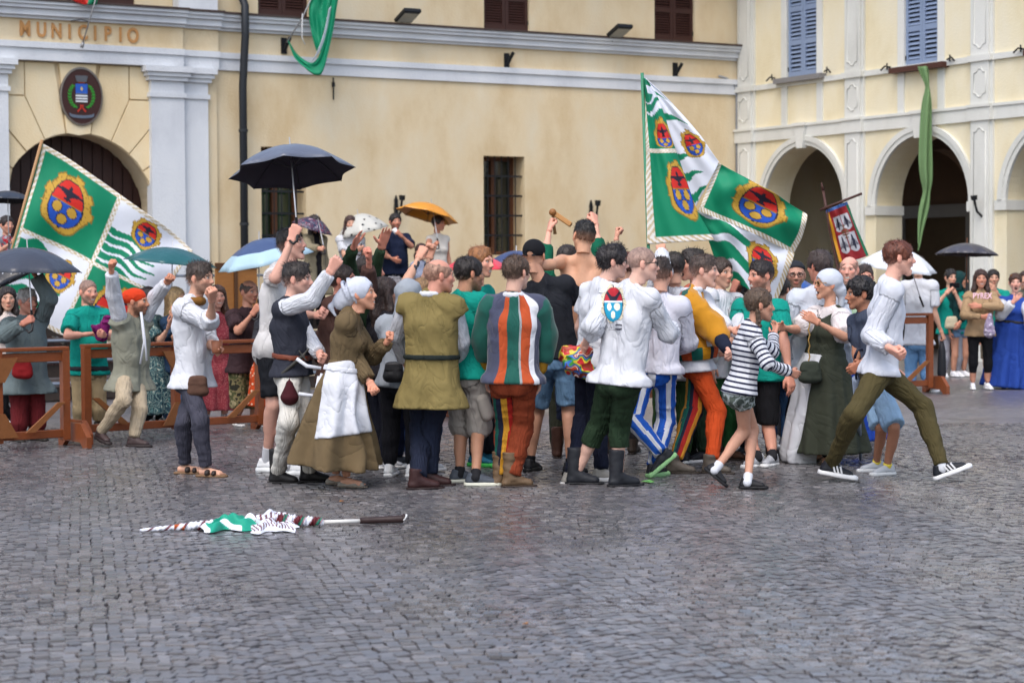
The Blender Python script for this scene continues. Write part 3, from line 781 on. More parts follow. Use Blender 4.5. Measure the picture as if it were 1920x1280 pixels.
# ================================================================== arcade building (right)
ar_root = empty('arcade_building', RP(6, 0), 'pale yellow arcaded building with white pilasters and blue shutters', 'building')
t1, t2 = RF(1605, 300)[0], RF(1844, 300)[0]; PT_ = t2 - t1
zS1 = RF(1605, 136)[1]; zS0 = zS1 - .10                # sill band
zB1 = RF(1725, 214)[1]; zB0 = zB1 - .22                # string band over the arches
tA = RF(1728, 300)[0]; rB = 1.22; zCr = RF(1730, 252)[1]; zI = zCr - rB
bays = [t1 - PT_, t1, t2, t2 + PT_, t2 + 2 * PT_]
dA = tA - (t1 + t2) / 2
for i, (a, b) in enumerate(zip(bays, bays[1:])):
    c = (a + b) / 2 + dA; a0 = -.02 if i == 0 else a
    pts = [(a0, 0), (a0, zB0), (b, zB0), (b, 0), (c + rB, 0)] + [(c + rB * math.cos(x), zI + rB * math.sin(x)) for x in np.linspace(0, math.pi, 31)] + [(c - rB, 0)]
    m_ = MB(); m_.prism([RP(s, z, 0) for s, z in pts], U1 * -.62); m_.obj('arch_wall', OCHRE2, ar_root)
    m_ = MB(); n = 31; ro = rB + .17
    for k, (r_, o) in enumerate(((rB - .005, -.02), (rB - .005, .035), (rB + .07, .04), (rB + .075, .06), (ro, .065), (ro, -.02))):
        m_.v += [tuple(RP(c + r_ * math.cos(x), zI + r_ * math.sin(x), o)) for x in np.linspace(0, math.pi, n)]
    for k in range(5):
        for j in range(n - 1): m_.f.append((k * n + j, k * n + j + 1, k * n + n + j + 1, k * n + n + j)); m_.m.append(0)
    m_.obj('archivolt', TRIM2, ar_root)
    m_ = MB(); m_.prism([RP(c + x, z, -.01) for x, z in ((-.09, zCr - .06), (.09, zCr - .06), (.16, zCr + .36), (-.16, zCr + .36))], U1 * .11); rbox(m_, c - .19, c + .19, zCr + .36, zCr + .42, -.01, .13); m_.obj('keystone', TRIM2, ar_root)
    for sg in (-1, 1):
        m_ = MB(); e = c + sg * (rB + .11); rbox(m_, e - .14, e + .14, zI - .17, zI, -.64, .05); m_.obj('impost', TRIM2, ar_root)
uw = []
for px0, px1, yb in ((1477, 1533, 143), (1697, 1760, 122)):
    a, b = RF(px0, 70)[0], RF(px1, 70)[0]; uw.append((a, b, RF((px0 + px1) / 2, yb)[1], RF((px0 + px1) / 2, yb)[1] + 2.0))
d = uw[1][0] - uw[0][0]; uw.append((uw[1][0] + PT_, uw[1][1] + PT_, uw[1][2], uw[1][3]))
grid_wall(rbox, -.02, bays[-1], zB0, 7.95, uw, -.55, 0).obj('upper_wall', OCHRE2, ar_root)
for w in uw:
    shutters(rbox, RP, w, -.06, BLUESH, ar_root, slat=.075, div=(.0, .32, .66, 1.0))
    m_ = MB()
    for e0, e1 in ((w[0] - .17, w[0]), (w[1], w[1] + .17)): rbox(m_, e0, e1, zB1, 7.8, -.01, .03)
    m_.obj('window_surround', TRIM2, ar_root)
for i, w in enumerate(uw):
    m_ = MB(); rbox(m_, w[0] - .26, w[1] + .26, w[2] - .10, w[2] - .005, 0, .16); sill = m_.obj('window_sill', mat('grey_stone_sill', (128, 126, 126), .7) if i == 0 else mat('brown_rail_sill', (78, 48, 40), .6), ar_root)
    for e in (w[0] - .3, w[1] + .3):
        m_ = MB(); sg = -1 if e < w[0] else 1; m_.tube([RP(e, w[2] + .02, .08), RP(e + sg * .13, w[2] + .05, .1), RP(e + sg * .22, w[2] - .02, .12)], .016, 6); m_.tube([RP(e + sg * .08, w[2] + .1, .09), RP(e + sg * .08, w[2] - .02, .09)], .014, 6); m_.obj('shutter_stay', IRON, sill)
m_ = MB(); rbox(m_, -.02, bays[-1], zS0, zS1, -.01, .05); m_.obj('sill_band', TRIM2, ar_root)
m_ = MB(); rbox(m_, -.02, bays[-1], zB0, zB1, -.01, .045); rbox(m_, -.02, bays[-1], zB1, zB1 + .05, -.01, .07); m_.obj('string_band', TRIM2, ar_root)
def cart(t, z0, z1, w):      # sunk panel with curved ends, framed by a thin raised bead
    pts = []
    r_ = w * .24
    for top in (1, -1):
        zz = z1 if top > 0 else z0
        seq = [(-w / 2, zz - top * r_), (-w * .36, zz - top * r_), (-w * .36, zz - top * r_ * .9)] + [(-r_ * math.cos(x), zz - top * r_ + top * r_ * math.sin(x)) for x in np.linspace(.2, math.pi - .2, 9)] + [(w * .36, zz - top * r_ * .9), (w * .36, zz - top * r_), (w / 2, zz - top * r_)]
        pts += seq if top > 0 else list(reversed(seq))
    m_ = MB(); loop = [RP(t + x, z, .094) for x, z in pts]; m_.tube(loop + [loop[0], loop[1]], .011, 5); return m_
for t in [0.30, t1, t2, t2 + PT_]:
    w = .42
    for z0, z1 in ((0, zB0 - .002), (zB1 + .052, zS0 - .002), (zS1 + .002, 7.88)):
        m_ = MB(); rbox(m_, t - w / 2, t + w / 2, z0, z1, -.01, .09); p = m_.obj('pilaster', TRIM2, ar_root)
        q0, q1 = max(z0 + .12, .5), min(z1 - .12, 7.7)
        cart(t, q0, q1, w * .68).obj('panel_moulding', TRIM2, p, smooth=True)
        m_ = MB(); rbox(m_, t - w / 2 - .06, t - w / 2, z0, z1, -.01, .05); rbox(m_, t + w / 2, t + w / 2 + .06, z0, z1, -.01, .05); m_.obj('pilaster_edge', TRIM2, p)
    for z0, z1, e in ((zS0, zS1, .125), (zB0, zB1, .12), (zB1 + .006, zB1 + .05, .145)): rbox(MB(), t - w / 2 - .07, t + w / 2 + .07, z0 - .003, z1 + .003, .02, e).obj('band_ressaut', TRIM2, ar_root)
mb = MB(); rbox(mb, -.5, bays[-1], 7.9, 8.05, -6, .6); mb.obj('eaves', DARKWOOD, ar_root)
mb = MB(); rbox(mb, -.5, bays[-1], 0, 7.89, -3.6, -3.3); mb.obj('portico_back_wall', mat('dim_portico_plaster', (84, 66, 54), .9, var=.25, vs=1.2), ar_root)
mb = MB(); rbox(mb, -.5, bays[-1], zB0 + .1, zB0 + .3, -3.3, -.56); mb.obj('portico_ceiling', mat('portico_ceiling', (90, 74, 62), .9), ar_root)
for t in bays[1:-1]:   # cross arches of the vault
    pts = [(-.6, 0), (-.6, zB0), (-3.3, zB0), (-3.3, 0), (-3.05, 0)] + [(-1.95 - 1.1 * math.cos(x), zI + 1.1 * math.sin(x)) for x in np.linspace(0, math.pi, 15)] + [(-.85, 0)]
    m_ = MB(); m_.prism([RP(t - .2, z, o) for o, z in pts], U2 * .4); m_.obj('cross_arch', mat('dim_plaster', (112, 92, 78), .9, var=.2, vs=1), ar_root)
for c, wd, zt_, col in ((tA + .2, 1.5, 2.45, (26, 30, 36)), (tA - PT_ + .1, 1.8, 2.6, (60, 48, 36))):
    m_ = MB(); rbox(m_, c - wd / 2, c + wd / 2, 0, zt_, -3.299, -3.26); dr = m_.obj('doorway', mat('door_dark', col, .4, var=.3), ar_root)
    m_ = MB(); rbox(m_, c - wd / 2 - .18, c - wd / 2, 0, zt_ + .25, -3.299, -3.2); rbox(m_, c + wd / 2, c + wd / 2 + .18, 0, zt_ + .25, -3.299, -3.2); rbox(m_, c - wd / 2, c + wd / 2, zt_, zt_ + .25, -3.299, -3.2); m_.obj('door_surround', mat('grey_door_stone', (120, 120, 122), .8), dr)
rbox(MB(), -.5, -.42, 0, 7.89, -6, -.57).obj('end_wall', OCHRE2, ar_root); rbox(MB(), bays[-1] - .1, bays[-1], 0, 7.89, -6, -.63).obj('end_wall', OCHRE2, ar_root)
torch_holder(1840, 366, 413, 'black iron torch holder on the arcade pilaster', RP, RF, U1)

# twisted green drape hanging from the window rail
def drape():
    Y0 = RP(RF(1737, 140, .2)[0], 0, .2).y
    ctr = [(1730, 125, 14, 0), (1733, 140, 12, .5), (1738, 158, 4, 1.2), (1739, 166, 3, 1.4), (1738, 182, 11, 1.6), (1736, 215, 13, 1.6), (1735, 260, 14, 1.6), (1735, 310, 15, 1.7), (1738, 345, 11, 2.3), (1738, 358, 5, 2.9), (1734, 385, 11, 3.3), (1729, 410, 9, 3.4), (1725, 440, 4, 3.5), (1722, 470, 1.5, 3.5)]
    V, F = [], []; n = 13; px2m = Y0 / FPX
    for i, (x, y, w, tw) in enumerate(ctr):
        c = at(x, y, Y0)
        for k in range(n):
            u = -1 + 2 * k / (n - 1); lx = u * w * px2m * .80; dy = .05 * math.sin(5 * u + i * .4) * min(1, w / 10) + .09 * math.sin(tw) * (1 - u * u)
            V.append(tuple(c + Vector((lx, -dy, 0))))
    for i in range(len(ctr) - 1):
        for k in range(n - 1): F.append((i * n + k, i * n + k + 1, i * n + n + k + 1, i * n + n + k))
    me = bpy.data.meshes.new('drape'); me.from_pydata(V, [], F); me.polygons.foreach_set('use_smooth', [True] * len(F)); me.materials.append(cloth((112, 142, 98), 'sage_green_cloth', vs=3))
    o = add('hanging_drape', me, label='long sage green cloth twisted and hung from the window over the arch', cat='drape')
    md = o.modifiers.new('s', 'SUBSURF'); md.levels = md.render_levels = 2
    md = o.modifiers.new('t', 'SOLIDIFY'); md.thickness = .012
drape()

# ================================================================== wooden barriers
WOOD = mat('orange_stained_pine', (128, 68, 36), .45, bump=.003, bs=35, var=.28, vs=14, stretch=(1, 1, 1), coat=.2)
WOOD2 = mat('yellow_pine_gusset', (132, 82, 44), .55, bump=.003, bs=35, var=.25, vs=14)
def barrier(A, B, lab, h=.93, posts=(0, .5, 1), ends=(1, 1), rails=True):
    A, B = Vector((A.x, A.y, 0)), Vector((B.x, B.y, 0)); X = (B - A).normalized(); Y = X.cross(UZ) * -1; L = (B - A).length
    if Y.y > 0: Y = -Y
    root = empty('wooden_barrier', A, lab, 'barrier', 'wooden barriers round the piazza')
    m_ = MB(); m_.box(A + X * L / 2 + UZ * (h - .02), (L + .06, .10, .035), X, Y, UZ, bev=.006); m_.obj('top_rail', WOOD, root)
    m_ = MB(); m_.box(A + X * L / 2 + UZ * (h - .095), (L, .045, .085), X, Y, UZ, bev=.006); m_.obj('upper_board', WOOD, root)
    m_ = MB(); m_.box(A + X * L / 2 + UZ * .13, (L, .045, .075), X, Y, UZ, bev=.006); m_.obj('lower_rail', WOOD, root)
    for i, p in enumerate(posts):
        c = A + X * (L * p)
        m_ = MB(); m_.box(c + UZ * (h / 2 + .02) + Y * .012, (.07, .07, h - .10), X, Y, UZ, bev=.006); m_.obj('post', WOOD, root)
        if p in (0, 1):
            sg = -1 if p == 0 else 1
            m_ = MB(); pts = [(-.28, .0), (-.2, .0), (-.14, .05), (.14, .05), (.2, 0), (.28, 0), (.28, .10), (.16, .22), (-.16, .22), (-.28, .10)]
            m_.prism([c + X * (sg * .075) + Y * y + UZ * z for y, z in pts], X * (sg * .05)); m_.obj('foot', WOOD, root)
            m_ = MB(); sgi = -sg; m_.prism([c + Y * .055 + X * (sgi * x) + UZ * z for x, z in ((.03, .42), (.10, .42), (.42, .16), (.33, .16))], Y * .025); m_.obj('brace', WOOD2, root)
        else:
            for z0, d_ in ((h - .15, -1), (.18, 1)):
                m_ = MB(); m_.prism([c + Y * .056 + X * x + UZ * z for x, z in ((-.17, z0 - d_ * .06), (.17, z0 - d_ * .06), (.04, z0 + d_ * .16), (-.04, z0 + d_ * .16))], Y * .02); m_.obj('gusset', WOOD2, root)
    return root
g1, g2 = gnd(162, 829), gnd(486, 808)
barrier(g1, g2, 'wooden barrier behind the person in the red bandana')
dl = (g2 - g1).normalized(); gA = gnd(122, 838)
barrier(gA - dl * 1.95, gA, 'wooden barrier at the left edge in front of the person in a grey tunic', posts=(0, .66, 1))
gB = g2 + dl * .35
barrier(gB, gB + dl * 2.0, 'wooden barrier hidden behind the celebrating crowd, left part')
for k in range(2):
    gB = gB + dl * 2.35
    barrier(gB, gB + dl * 2.0, ['wooden barrier glimpsed between legs in the middle of the crowd', 'wooden barrier with its foot showing behind the laughing person in a white headscarf'][k])
gE = gnd(1742, 737)
barrier(gE - Vector((.93, .36, 0)).normalized() * 1.9, gE, 'wooden barrier post ending beside the person in blue jeans at right', h=1.03)

# ================================================================== spectators' stand on the left
STEEL = mat('galvanised_steel', (150, 156, 164), .4, metal=.7)
PLANK = mat('weathered_plank', (64, 54, 48), .7, bump=.004, bs=25, var=.3)
st0 = gnd(128, 752); stA = Vector((st0.x, st0.y, 0)) - dl * 2.5; NB = Vector((-dl.y, dl.x, 0))
LST = 10.5
stand = empty('grandstand', stA, 'low tiered spectator stand with dark planks and steel rails behind the barriers', 'stand')
TIER = []
for i in range(4):
    z = .24 + .24 * i; y0 = i * .75
    for j in range(3):
        m_ = MB(); m_.box(stA + dl * LST / 2 + NB * (y0 + .125 + j * .245) + UZ * (z - .02), (LST, .235, .04), dl, NB, UZ, bev=.005); m_.obj('plank', PLANK, stand)
    m_ = MB(); m_.box(stA + dl * LST / 2 + NB * (y0 + .012) + UZ * (z - .14), (LST, .022, .16), dl, NB, UZ); m_.obj('riser', PLANK, stand)
    m_ = MB(); m_.tube([stA + NB * (y0 - .03) + UZ * (z - .015), stA + dl * LST + NB * (y0 - .03) + UZ * (z - .015)], .024, 8); m_.obj('rail', STEEL, stand)
    TIER.append((y0 + .35, z))
for k in range(7):
    c = stA + dl * (LST * k / 6)
    m_ = MB(); m_.tube([c - NB * .03, c - NB * .03 + UZ * .24], .024, 8); m_.tube([c - NB * .03 + UZ * .05, c + NB * 2.9 + UZ * .9], .024, 8); m_.tube([c + NB * 2.95, c + NB * 2.95 + UZ * 1.55], .024, 8); m_.obj('frame', STEEL, stand)
for z in (1.55,):
    m_ = MB(); m_.tube([stA + NB * 2.95 + UZ * z, stA + NB * 2.95 + dl * LST + UZ * z], .02, 8); m_.obj('back_rail', STEEL, stand)
def on_tier(px, k):
    """ground position on tier k along the sight line at photo column px"""
    y, z = TIER[k]; d = ray(px, 500); p0 = stA + NB * y
    t = (p0 - O).dot(NB) / d.dot(NB); q = O + d * t
    return q.y, z
# plywood panel behind the stand by the drainpipe
mb = MB(); c = at(443, 565, 26.2); c.z = .86
mb.box(c, (.62, .03, 1.72), dl, NB, UZ)
pn = mb.obj('board_screen', mat('varnished_board', (156, 102, 50), .5, bump=.003, bs=20, var=.2, stretch=(1, 1, 6)), label='tall orange-brown wooden board standing behind the barrier below the blue umbrella', cat='board')
m_ = MB(); m_.box(c - NB * .02 + UZ * .82, (.64, .03, .07), dl, NB, UZ); m_.box(c - NB * .02 - dl * .02, (.05, .03, 1.68), dl, NB, UZ); m_.obj('batten', mat('dark_batten', (84, 54, 30), .6), pn)
# ================================================================== people: shared shapes
def lerp(a, b, t): return a + (b - a) * t
SK = mat('skin', (200, 150, 125), .52, var=.13, vs=45, attr='col', spec=.35, bump=.0006, bs=160)
def smooth01(x, a, b):
    t = np.clip((x - a) / (b - a), 0, 1); return t * t * (3 - 2 * t)
_heads = {}
def head_shape(mouth, vox, fem):
    key = (mouth, vox, fem)
    if key in _heads: return _heads[key]
    j = -.012 if mouth == 'open' else 0
    P = [Ell((0, -.012, .036), (.076, .097, .083)), Ell((0, .028, -.022), (.062, .070, .085)),
         Cone((0, .02, -.05), (0, .066, -.098 + j), .045, .022 if not fem else .018)]
    for s in (-1, 1):
        P += [Cone((s * .052, -.005, -.04), (s * .012, .062, -.094 + j), .022, .018), Ell((s * .042, .062, -.018), (.023, .022, .022)),
              Cone((s * .014, .088, .022), (s * .044, .074, .022), .009, .008, k=.012)]
        P += [Ell((s * .030, .104, .004), (.017, .016, .011), neg=True, k=.012)]
        P += [Cone((s * .007, .092, -.034), (s * .012, .098, -.035), .010, .009, k=.008)]
        M_ = np.array(Matrix.Rotation(s * R(22), 3, 'Z'))
        P += [Ell((s * .079, -.012, -.004), (.010, .021, .032), M_, k=.008)]
    P += [Cone((0, .088, .012), (0, .115, -.026), .009, .0125, k=.014)]
    if mouth == 'open':
        P += [Cone((-.016, .092, -.058), (.016, .092, -.058), .007, .007, k=.006), Cone((-.014, .086, -.090), (.014, .086, -.090), .007, .007, k=.006), Ell((0, .092, -.074), (.021, .030, .0165), neg=True, k=.004)]
    elif mouth == 'smile':
        P += [Cone((-.024, .088, -.056), (0, .096, -.060), .006, .006, k=.006), Cone((0, .096, -.060), (.024, .088, -.056), .006, .006, k=.006),
              Cone((-.018, .088, -.074), (.018, .088, -.074), .006, .006, k=.006), Ell((0, .102, -.066), (.021, .012, .0065), neg=True, k=.003)]
    else:
        P += [Cone((-.018, .092, -.061), (.018, .092, -.061), .006, .006, k=.008), Cone((-.016, .090, -.071), (.016, .090, -.071), .0065, .0065, k=.008)]
    for s in (-1, 1): P += [Ell((s * .031, .0775, .004), (.0135, .0135, .0125), k=.001)]
    P += [Cone((0, -.025, -.05), (0, -.04, -.135), .054 if not fem else .047, .054 if not fem else .046, capb=True, k=.03)]
    V, Q = nets(P, vox, .018)
    _heads[key] = (V, Q)
    return V, Q
def head_colors(V, skin, hairc, mouth, beard, brow=1.0, lipc=None):
    sk = np.array(lin(skin)); n = len(V); x, y, z = V[:, 0], V[:, 1], V[:, 2]
    C = np.repeat(sk[None], n, 0) * (1 + .10 * (vnoise(V * 40) - .5))[:, None]
    red = sk * np.array((1.08, .80, .76)); w = np.clip(np.exp(-(((np.abs(x) - .042) / .022) ** 2 + ((z + .022) / .022) ** 2)) * (y > .03), 0, 1) * .7 + np.exp(-((x / .014) ** 2 + ((z + .03) / .014) ** 2)) * (y > .09) * .6 + (np.abs(x) > .076) * .6
    C = C * (1 - w[:, None]) + red * w[:, None]
    hc = np.array(lin(hairc))
    if beard > 0:
        b = smooth01(-z, .030 + .0, .052) * smooth01(y, -.02, .0) * (1 - np.exp(-((x / .022) ** 2 + ((z + .066) / .011) ** 2)) * (y > .06))
        b = np.maximum(b, ((z > -.07) & (z < -.0) & (np.abs(x) > .058) & (y > -.002) & (y < .03)) * .8)
        b *= (z > -.125)
        b = b * beard * .72 * (.75 + .5 * vnoise(V * 160)); b = np.clip(b, 0, 1)[:, None]; C = C * (1 - b) + (hc * .9 + sk * .06) * b
    m = np.exp(-((np.abs(x) / .021) ** 4 + ((z + .066) / (.014 if mouth != 'open' else .026)) ** 2)) * (y > .07); m = np.clip(m * 1.1, 0, 1)[:, None]
    lp = np.array(lin(lipc)) if lipc else sk * np.array((.85, .50, .48)); C = C * (1 - m) + lp * m
    if mouth == 'open':
        d = (np.abs(x) < .019) & (y < .089) & (y > .04) & (z > -.093) & (z < -.060); C[d] = (.05, .012, .012)
        t = (np.abs(x) < .016) & (y < .0905) & (y > .04) & (z > -.0675) & (z < -.058); C[t] = (.62, .58, .52)
    if mouth == 'smile':
        t = (np.abs(x) < .019) & (z > -.0725) & (z < -.0585) & (y > .07) & (y < .0965); C[t] = (.70, .66, .60)
    bw = (np.abs(z - .0235 - .0035 * np.cos(np.abs(x) * 60)) < .0052) & (np.abs(x) > .012) & (np.abs(x) < .050) & (y > .055); C[bw] = hc * .8 * brow + C[bw] * (1 - .8 * brow)
    for s in (-1, 1):
        dx, dy, dz = x - s * .031, y - .0775, z - .004; r = np.sqrt(dx * dx + dy * dy + dz * dz)
        e = (r < .0150) & (np.abs(dz) < .0062) & (dy > .004); C[e] = (.40, .37, .34)
        C[(r < .0152) & (np.hypot(dx, dz) < .0056) & (dy > 0)] = (.02, .013, .01)
        C[(r < .017) & (dz > .0045) & (dz < .0085) & (dy > 0) & (np.abs(dx) < .014)] = sk * .28
    return C
_hair = {}
def hair_shape(style, vox):
    key = (style, vox)
    if key in _hair: return _hair[key]
    cr = lambda t, dz=0.: Ell((0, -.013, .037 + dz), (.077 + t, .098 + t, .084 + t))
    face = Ell((0, .112, -.045), (.088, .076, .110), neg=True, k=.006)
    P, cut, amp, fr = [], -.055, .006, (60, 60, 26)
    k = .02
    if style in ('short', 'fade', 'buzz', 'rim', 'quiff', 'curly', 'messy'):
        t = {'short': .013, 'fade': .007, 'buzz': .004, 'rim': .006, 'quiff': .009, 'curly': .018, 'messy': .018}[style]
        P = [cr(t)]
        if style in ('quiff', 'fade'): P += [Ell((0, .028, .098), (.054, .058, .034)), Ell((0, -.03, .100), (.060, .068, .028))]
        if style == 'messy': P += [Ell((0, .032, .098), (.064, .050, .034)), Ell((.03, .0, .112), (.05, .06, .022))]
        if style == 'buzz': amp = .001
        if style == 'curly':
            r = np.random.default_rng(4); amp = .008; fr = (55, 55, 55)
            for _ in range(60):
                a, b = r.uniform(0, 6.28), r.uniform(-.1, 1); q = np.sqrt(max(0, 1 - b * b)); P.append(Ell((.083 * q * math.cos(a), -.013 + .1 * q * math.sin(a), .04 + .095 * b), (.02, .02, .02), k=.006))
        P += [face]
        for s in (-1, 1): P += [Ell((s * .085, .028, -.055), (.05, .045, .05), neg=True, k=.006), Ell((s * .085, -.010, -.004), (.02, .026, .036), neg=True, k=.006)]
        if style == 'rim': P += [Ell((0, .02, .14), (.085, .125, .10), neg=True, k=.01)]
    elif style in ('long', 'ponytail', 'bun', 'braid', 'longtied'):
        P = [cr(.012), face]
        if style in ('long', 'longtied'):
            for s in (-1, 1): P += [Cone((s * .066, -.012, .03), (s * .085, .0, -.14), .030, .038), Cone((s * .085, .0, -.14), (s * .095, .03, -.30), .038, .018)]
            P += [Cone((0, -.07, .02), (0, -.075, -.18), .065, .06), Cone((0, -.075, -.18), (0, -.085, -.30), .062, .03)]; cut = -.4
            P += [Ell((0, .115, -.05), (.056, .085, .105), neg=True, k=.012), Ell((0, .06, -.2), (.05, .08, .1), neg=True, k=.012)]
        if style == 'bun': P += [Ell((0, -.135, -.01), (.036, .034, .036), k=.008)]
        if style == 'ponytail': P += [Cone((0, -.10, .03), (0, -.15, -.05), .026, .03), Cone((0, -.15, -.05), (0, -.13, -.22), .03, .012)]; cut = -.3
        if style == 'braid':
            cut = -.5
            for i in range(14):
                s = -1 if i % 2 else 1; z = -.045 - i * .018; P += [Ell((.066 + s * .010, -.035 + .002 * i, z), (.021 - i * .0005, .019, .018), np.array(Matrix.Rotation(s * .7, 3, 'Y')), k=.004)]
        fr = (90, 60, 18) if style != 'braid' else (70, 60, 40)
    elif style == 'scarf_tie':           # head cloth knotted behind with a loose bag of cloth
        P = [cr(.018), Ell((0, -.10, -.03), (.06, .065, .06)), Cone((0, -.13, -.06), (0, -.135, -.17), .035, .022), Ell((0, .118, -.05), (.085, .080, .108), neg=True, k=.008)]; cut = -.25; amp = .003; fr = (16, 16, 40)
        for s in (-1, 1): P += [Ell((s * .088, .02, -.05), (.04, .05, .05), neg=True, k=.01)]
    elif style == 'scarf_roll':          # wound headscarf, rolled at the back with a loose end
        P = [cr(.017), Ell((0, -.105, .0), (.066, .075, .085)), Ell((0, -.165, -.03), (.05, .055, .07)), Ell((0, .112, -.05), (.09, .078, .115), neg=True, k=.006),
             Cone((0, -.205, -.01), (.0, -.245, -.06), .014, .016), Cone((.0, -.245, -.06), (.0, -.215, -.13), .016, .012)]; cut = -.25; amp = .005; fr = (9, 40, 12)
        for yy, rr in ((-.055, 1.0), (-.10, .86)): P += [Cone((.090 * rr * math.cos(a), yy - .10 * math.sin(a) * .25, .030 + .098 * rr * math.sin(a)), (.090 * rr * math.cos(a + .35), yy - .10 * math.sin(a + .35) * .25, .030 + .098 * rr * math.sin(a + .35)), .012, .012, k=.006) for a in np.arange(0, 6.28, .35)]
    elif style in ('bandana', 'beret'):
        P = [Ell((0, -.018, .045), (.087, .106, .084)), Ell((0, .10, -.075), (.12, .13, .115), neg=True, k=.004)]; cut = .005; amp = .004; fr = (30, 30, 60)
        if style == 'bandana': P += [Ell((0, -.09, .045), (.06, .05, .06))]; cut = -.015
    elif style in ('cap', 'cap_back'):
        s = 1 if style == 'cap' else -1
        P = [Ell((0, -.012, .042), (.086, .106, .090)), Ell((0, s * .125, .045), (.070, .07, .012), k=.012)]; cut = .032 if style == 'cap' else .0; amp = .0012
        if style == 'cap_back': P = [Ell((0, -.012, .042), (.086, .106, .090)), Ell((0, -.13, .005), (.062, .035, .010), k=.012), Ell((0, .12, -.03), (.10, .09, .10), neg=True, k=.004), Ell((0, -.13, .015), (.03, .05, .022), neg=True, k=.006)]
    elif style == 'hood':
        P = [Ell((0, -.025, .035), (.100, .125, .108)), Cone((0, -.03, -.03), (0, -.06, -.14), .095, .10), Ell((0, .125, -.03), (.075, .09, .115), neg=True, k=.015)]; cut = -.16; amp = .006; fr = (20, 20, 20)
    def post(f, X, Y, Z): return np.maximum(f, cut - Z + .35 * np.maximum(Y + .03, 0) * (0 if cut < -.1 else 1))
    V, Q = nets(P, vox, k, post, lambda p: -amp * (2 * vnoise(p * np.array(fr)) - 1) - amp * .5 * (2 * vnoise(p * np.array((130, 130, 60.))) - 1))
    if style in ('short', 'fade', 'quiff', 'curly', 'messy', 'long', 'ponytail', 'bun', 'braid'):
        r = np.random.default_rng(len(V)); a, b, c_ = V[Q[:, 0]], V[Q[:, 1]], V[Q[:, 2]]; fn = np.cross(b - a, c_ - a)
        N_ = np.zeros_like(V); [np.add.at(N_, Q[:, i], fn) for i in range(4)]; N_ /= np.linalg.norm(N_, axis=1)[:, None] + 1e-9
        m = 900 if vox < .009 else 350; i = r.integers(0, len(V), m); p, n = V[i], N_[i]
        flow = np.stack([r.normal(0, .5, m), np.where(p[:, 1] > .02, .5, -.4) + r.normal(0, .4, m), np.where(p[:, 2] > .09, 0, -.8) + r.normal(0, .3, m)], 1)
        if style == 'curly': flow = r.normal(0, .8, (m, 3))
        d = n * r.uniform(.15, .5, m)[:, None] + flow * .6; d /= np.linalg.norm(d, axis=1)[:, None] + 1e-9
        L = r.uniform(.010, .024, m)[:, None] * (1.5 if style in ('messy', 'quiff') else 1.0); sd = np.cross(d, n); sd /= np.linalg.norm(sd, axis=1)[:, None] + 1e-9
        k0 = len(V); V = np.concatenate([V, p - n * .003 - sd * .0022, p - n * .003 + sd * .0022, p + d * L + sd * .0005, p + d * L - sd * .0005]); q = np.arange(m)
        Q = np.concatenate([Q, np.stack([k0 + q, k0 + m + q, k0 + 2 * m + q, k0 + 3 * m + q], 1)])
    _hair[key] = (V, Q)
    return V, Q
_hands = {}
def hand_shape(pose, vox):
    key = (pose, vox)
    if key in _hands: return _hands[key]
    curl = {'rel': (18, 28, 20), 'fist': (80, 95, 62), 'grip': (62, 78, 50), 'open': (4, 8, 6), 'point': (80, 95, 60)}[pose]
    X0 = (-.030, -.010, .010, .028); LN = (.070, .078, .072, .056)
    P = [Cone((-.012, -.015, 0), (.012, -.015, 0), .023, .023)]
    for i, (x, l) in enumerate(zip(X0, LN)):
        a = np.array((x * .6, .01, 0)); b = np.array((x, .088 - .004 * abs(i - 1), .002)); P.append(Cone(a, b, .0155, .0125, k=.010))
        c = (4, 8, 6) if pose == 'point' and i == 0 else curl
        ang = 0; p = b; spread = (x * (3.2 if pose == 'open' else .6))
        for j, fr_ in enumerate((.45, .31, .24)):
            ang += R(c[j] * (1 + .12 * (i - 1.5) * (pose == 'rel'))); d = np.array((spread * .3, math.cos(ang), -math.sin(ang)));
            q = p + d / np.linalg.norm(d) * l * fr_ * 1.12; P.append(Cone(p, q, .0092 - .0008 * j, .0086 - .0009 * j, k=.004)); p = q
    th = {'rel': [(-.022, .018, -.006), (-.046, .048, -.018), (-.050, .075, -.026), (-.048, .094, -.034)], 'open': [(-.022, .018, -.004), (-.055, .040, -.012), (-.076, .062, -.014), (-.09, .08, -.015)]}.get(pose, [(-.022, .018, -.010), (-.040, .052, -.030), (-.020, .076, -.044), (.004, .084, -.046)])
    for a, b, r1, r2 in zip(th, th[1:], (.0155, .0115, .0098), (.0115, .0098, .0085)): P.append(Cone(a, b, r1, r2, k=.006))
    V, Q = nets(P, vox, .006)
    _hands[key] = (V, Q)
    return V, Q
_shoes = {}
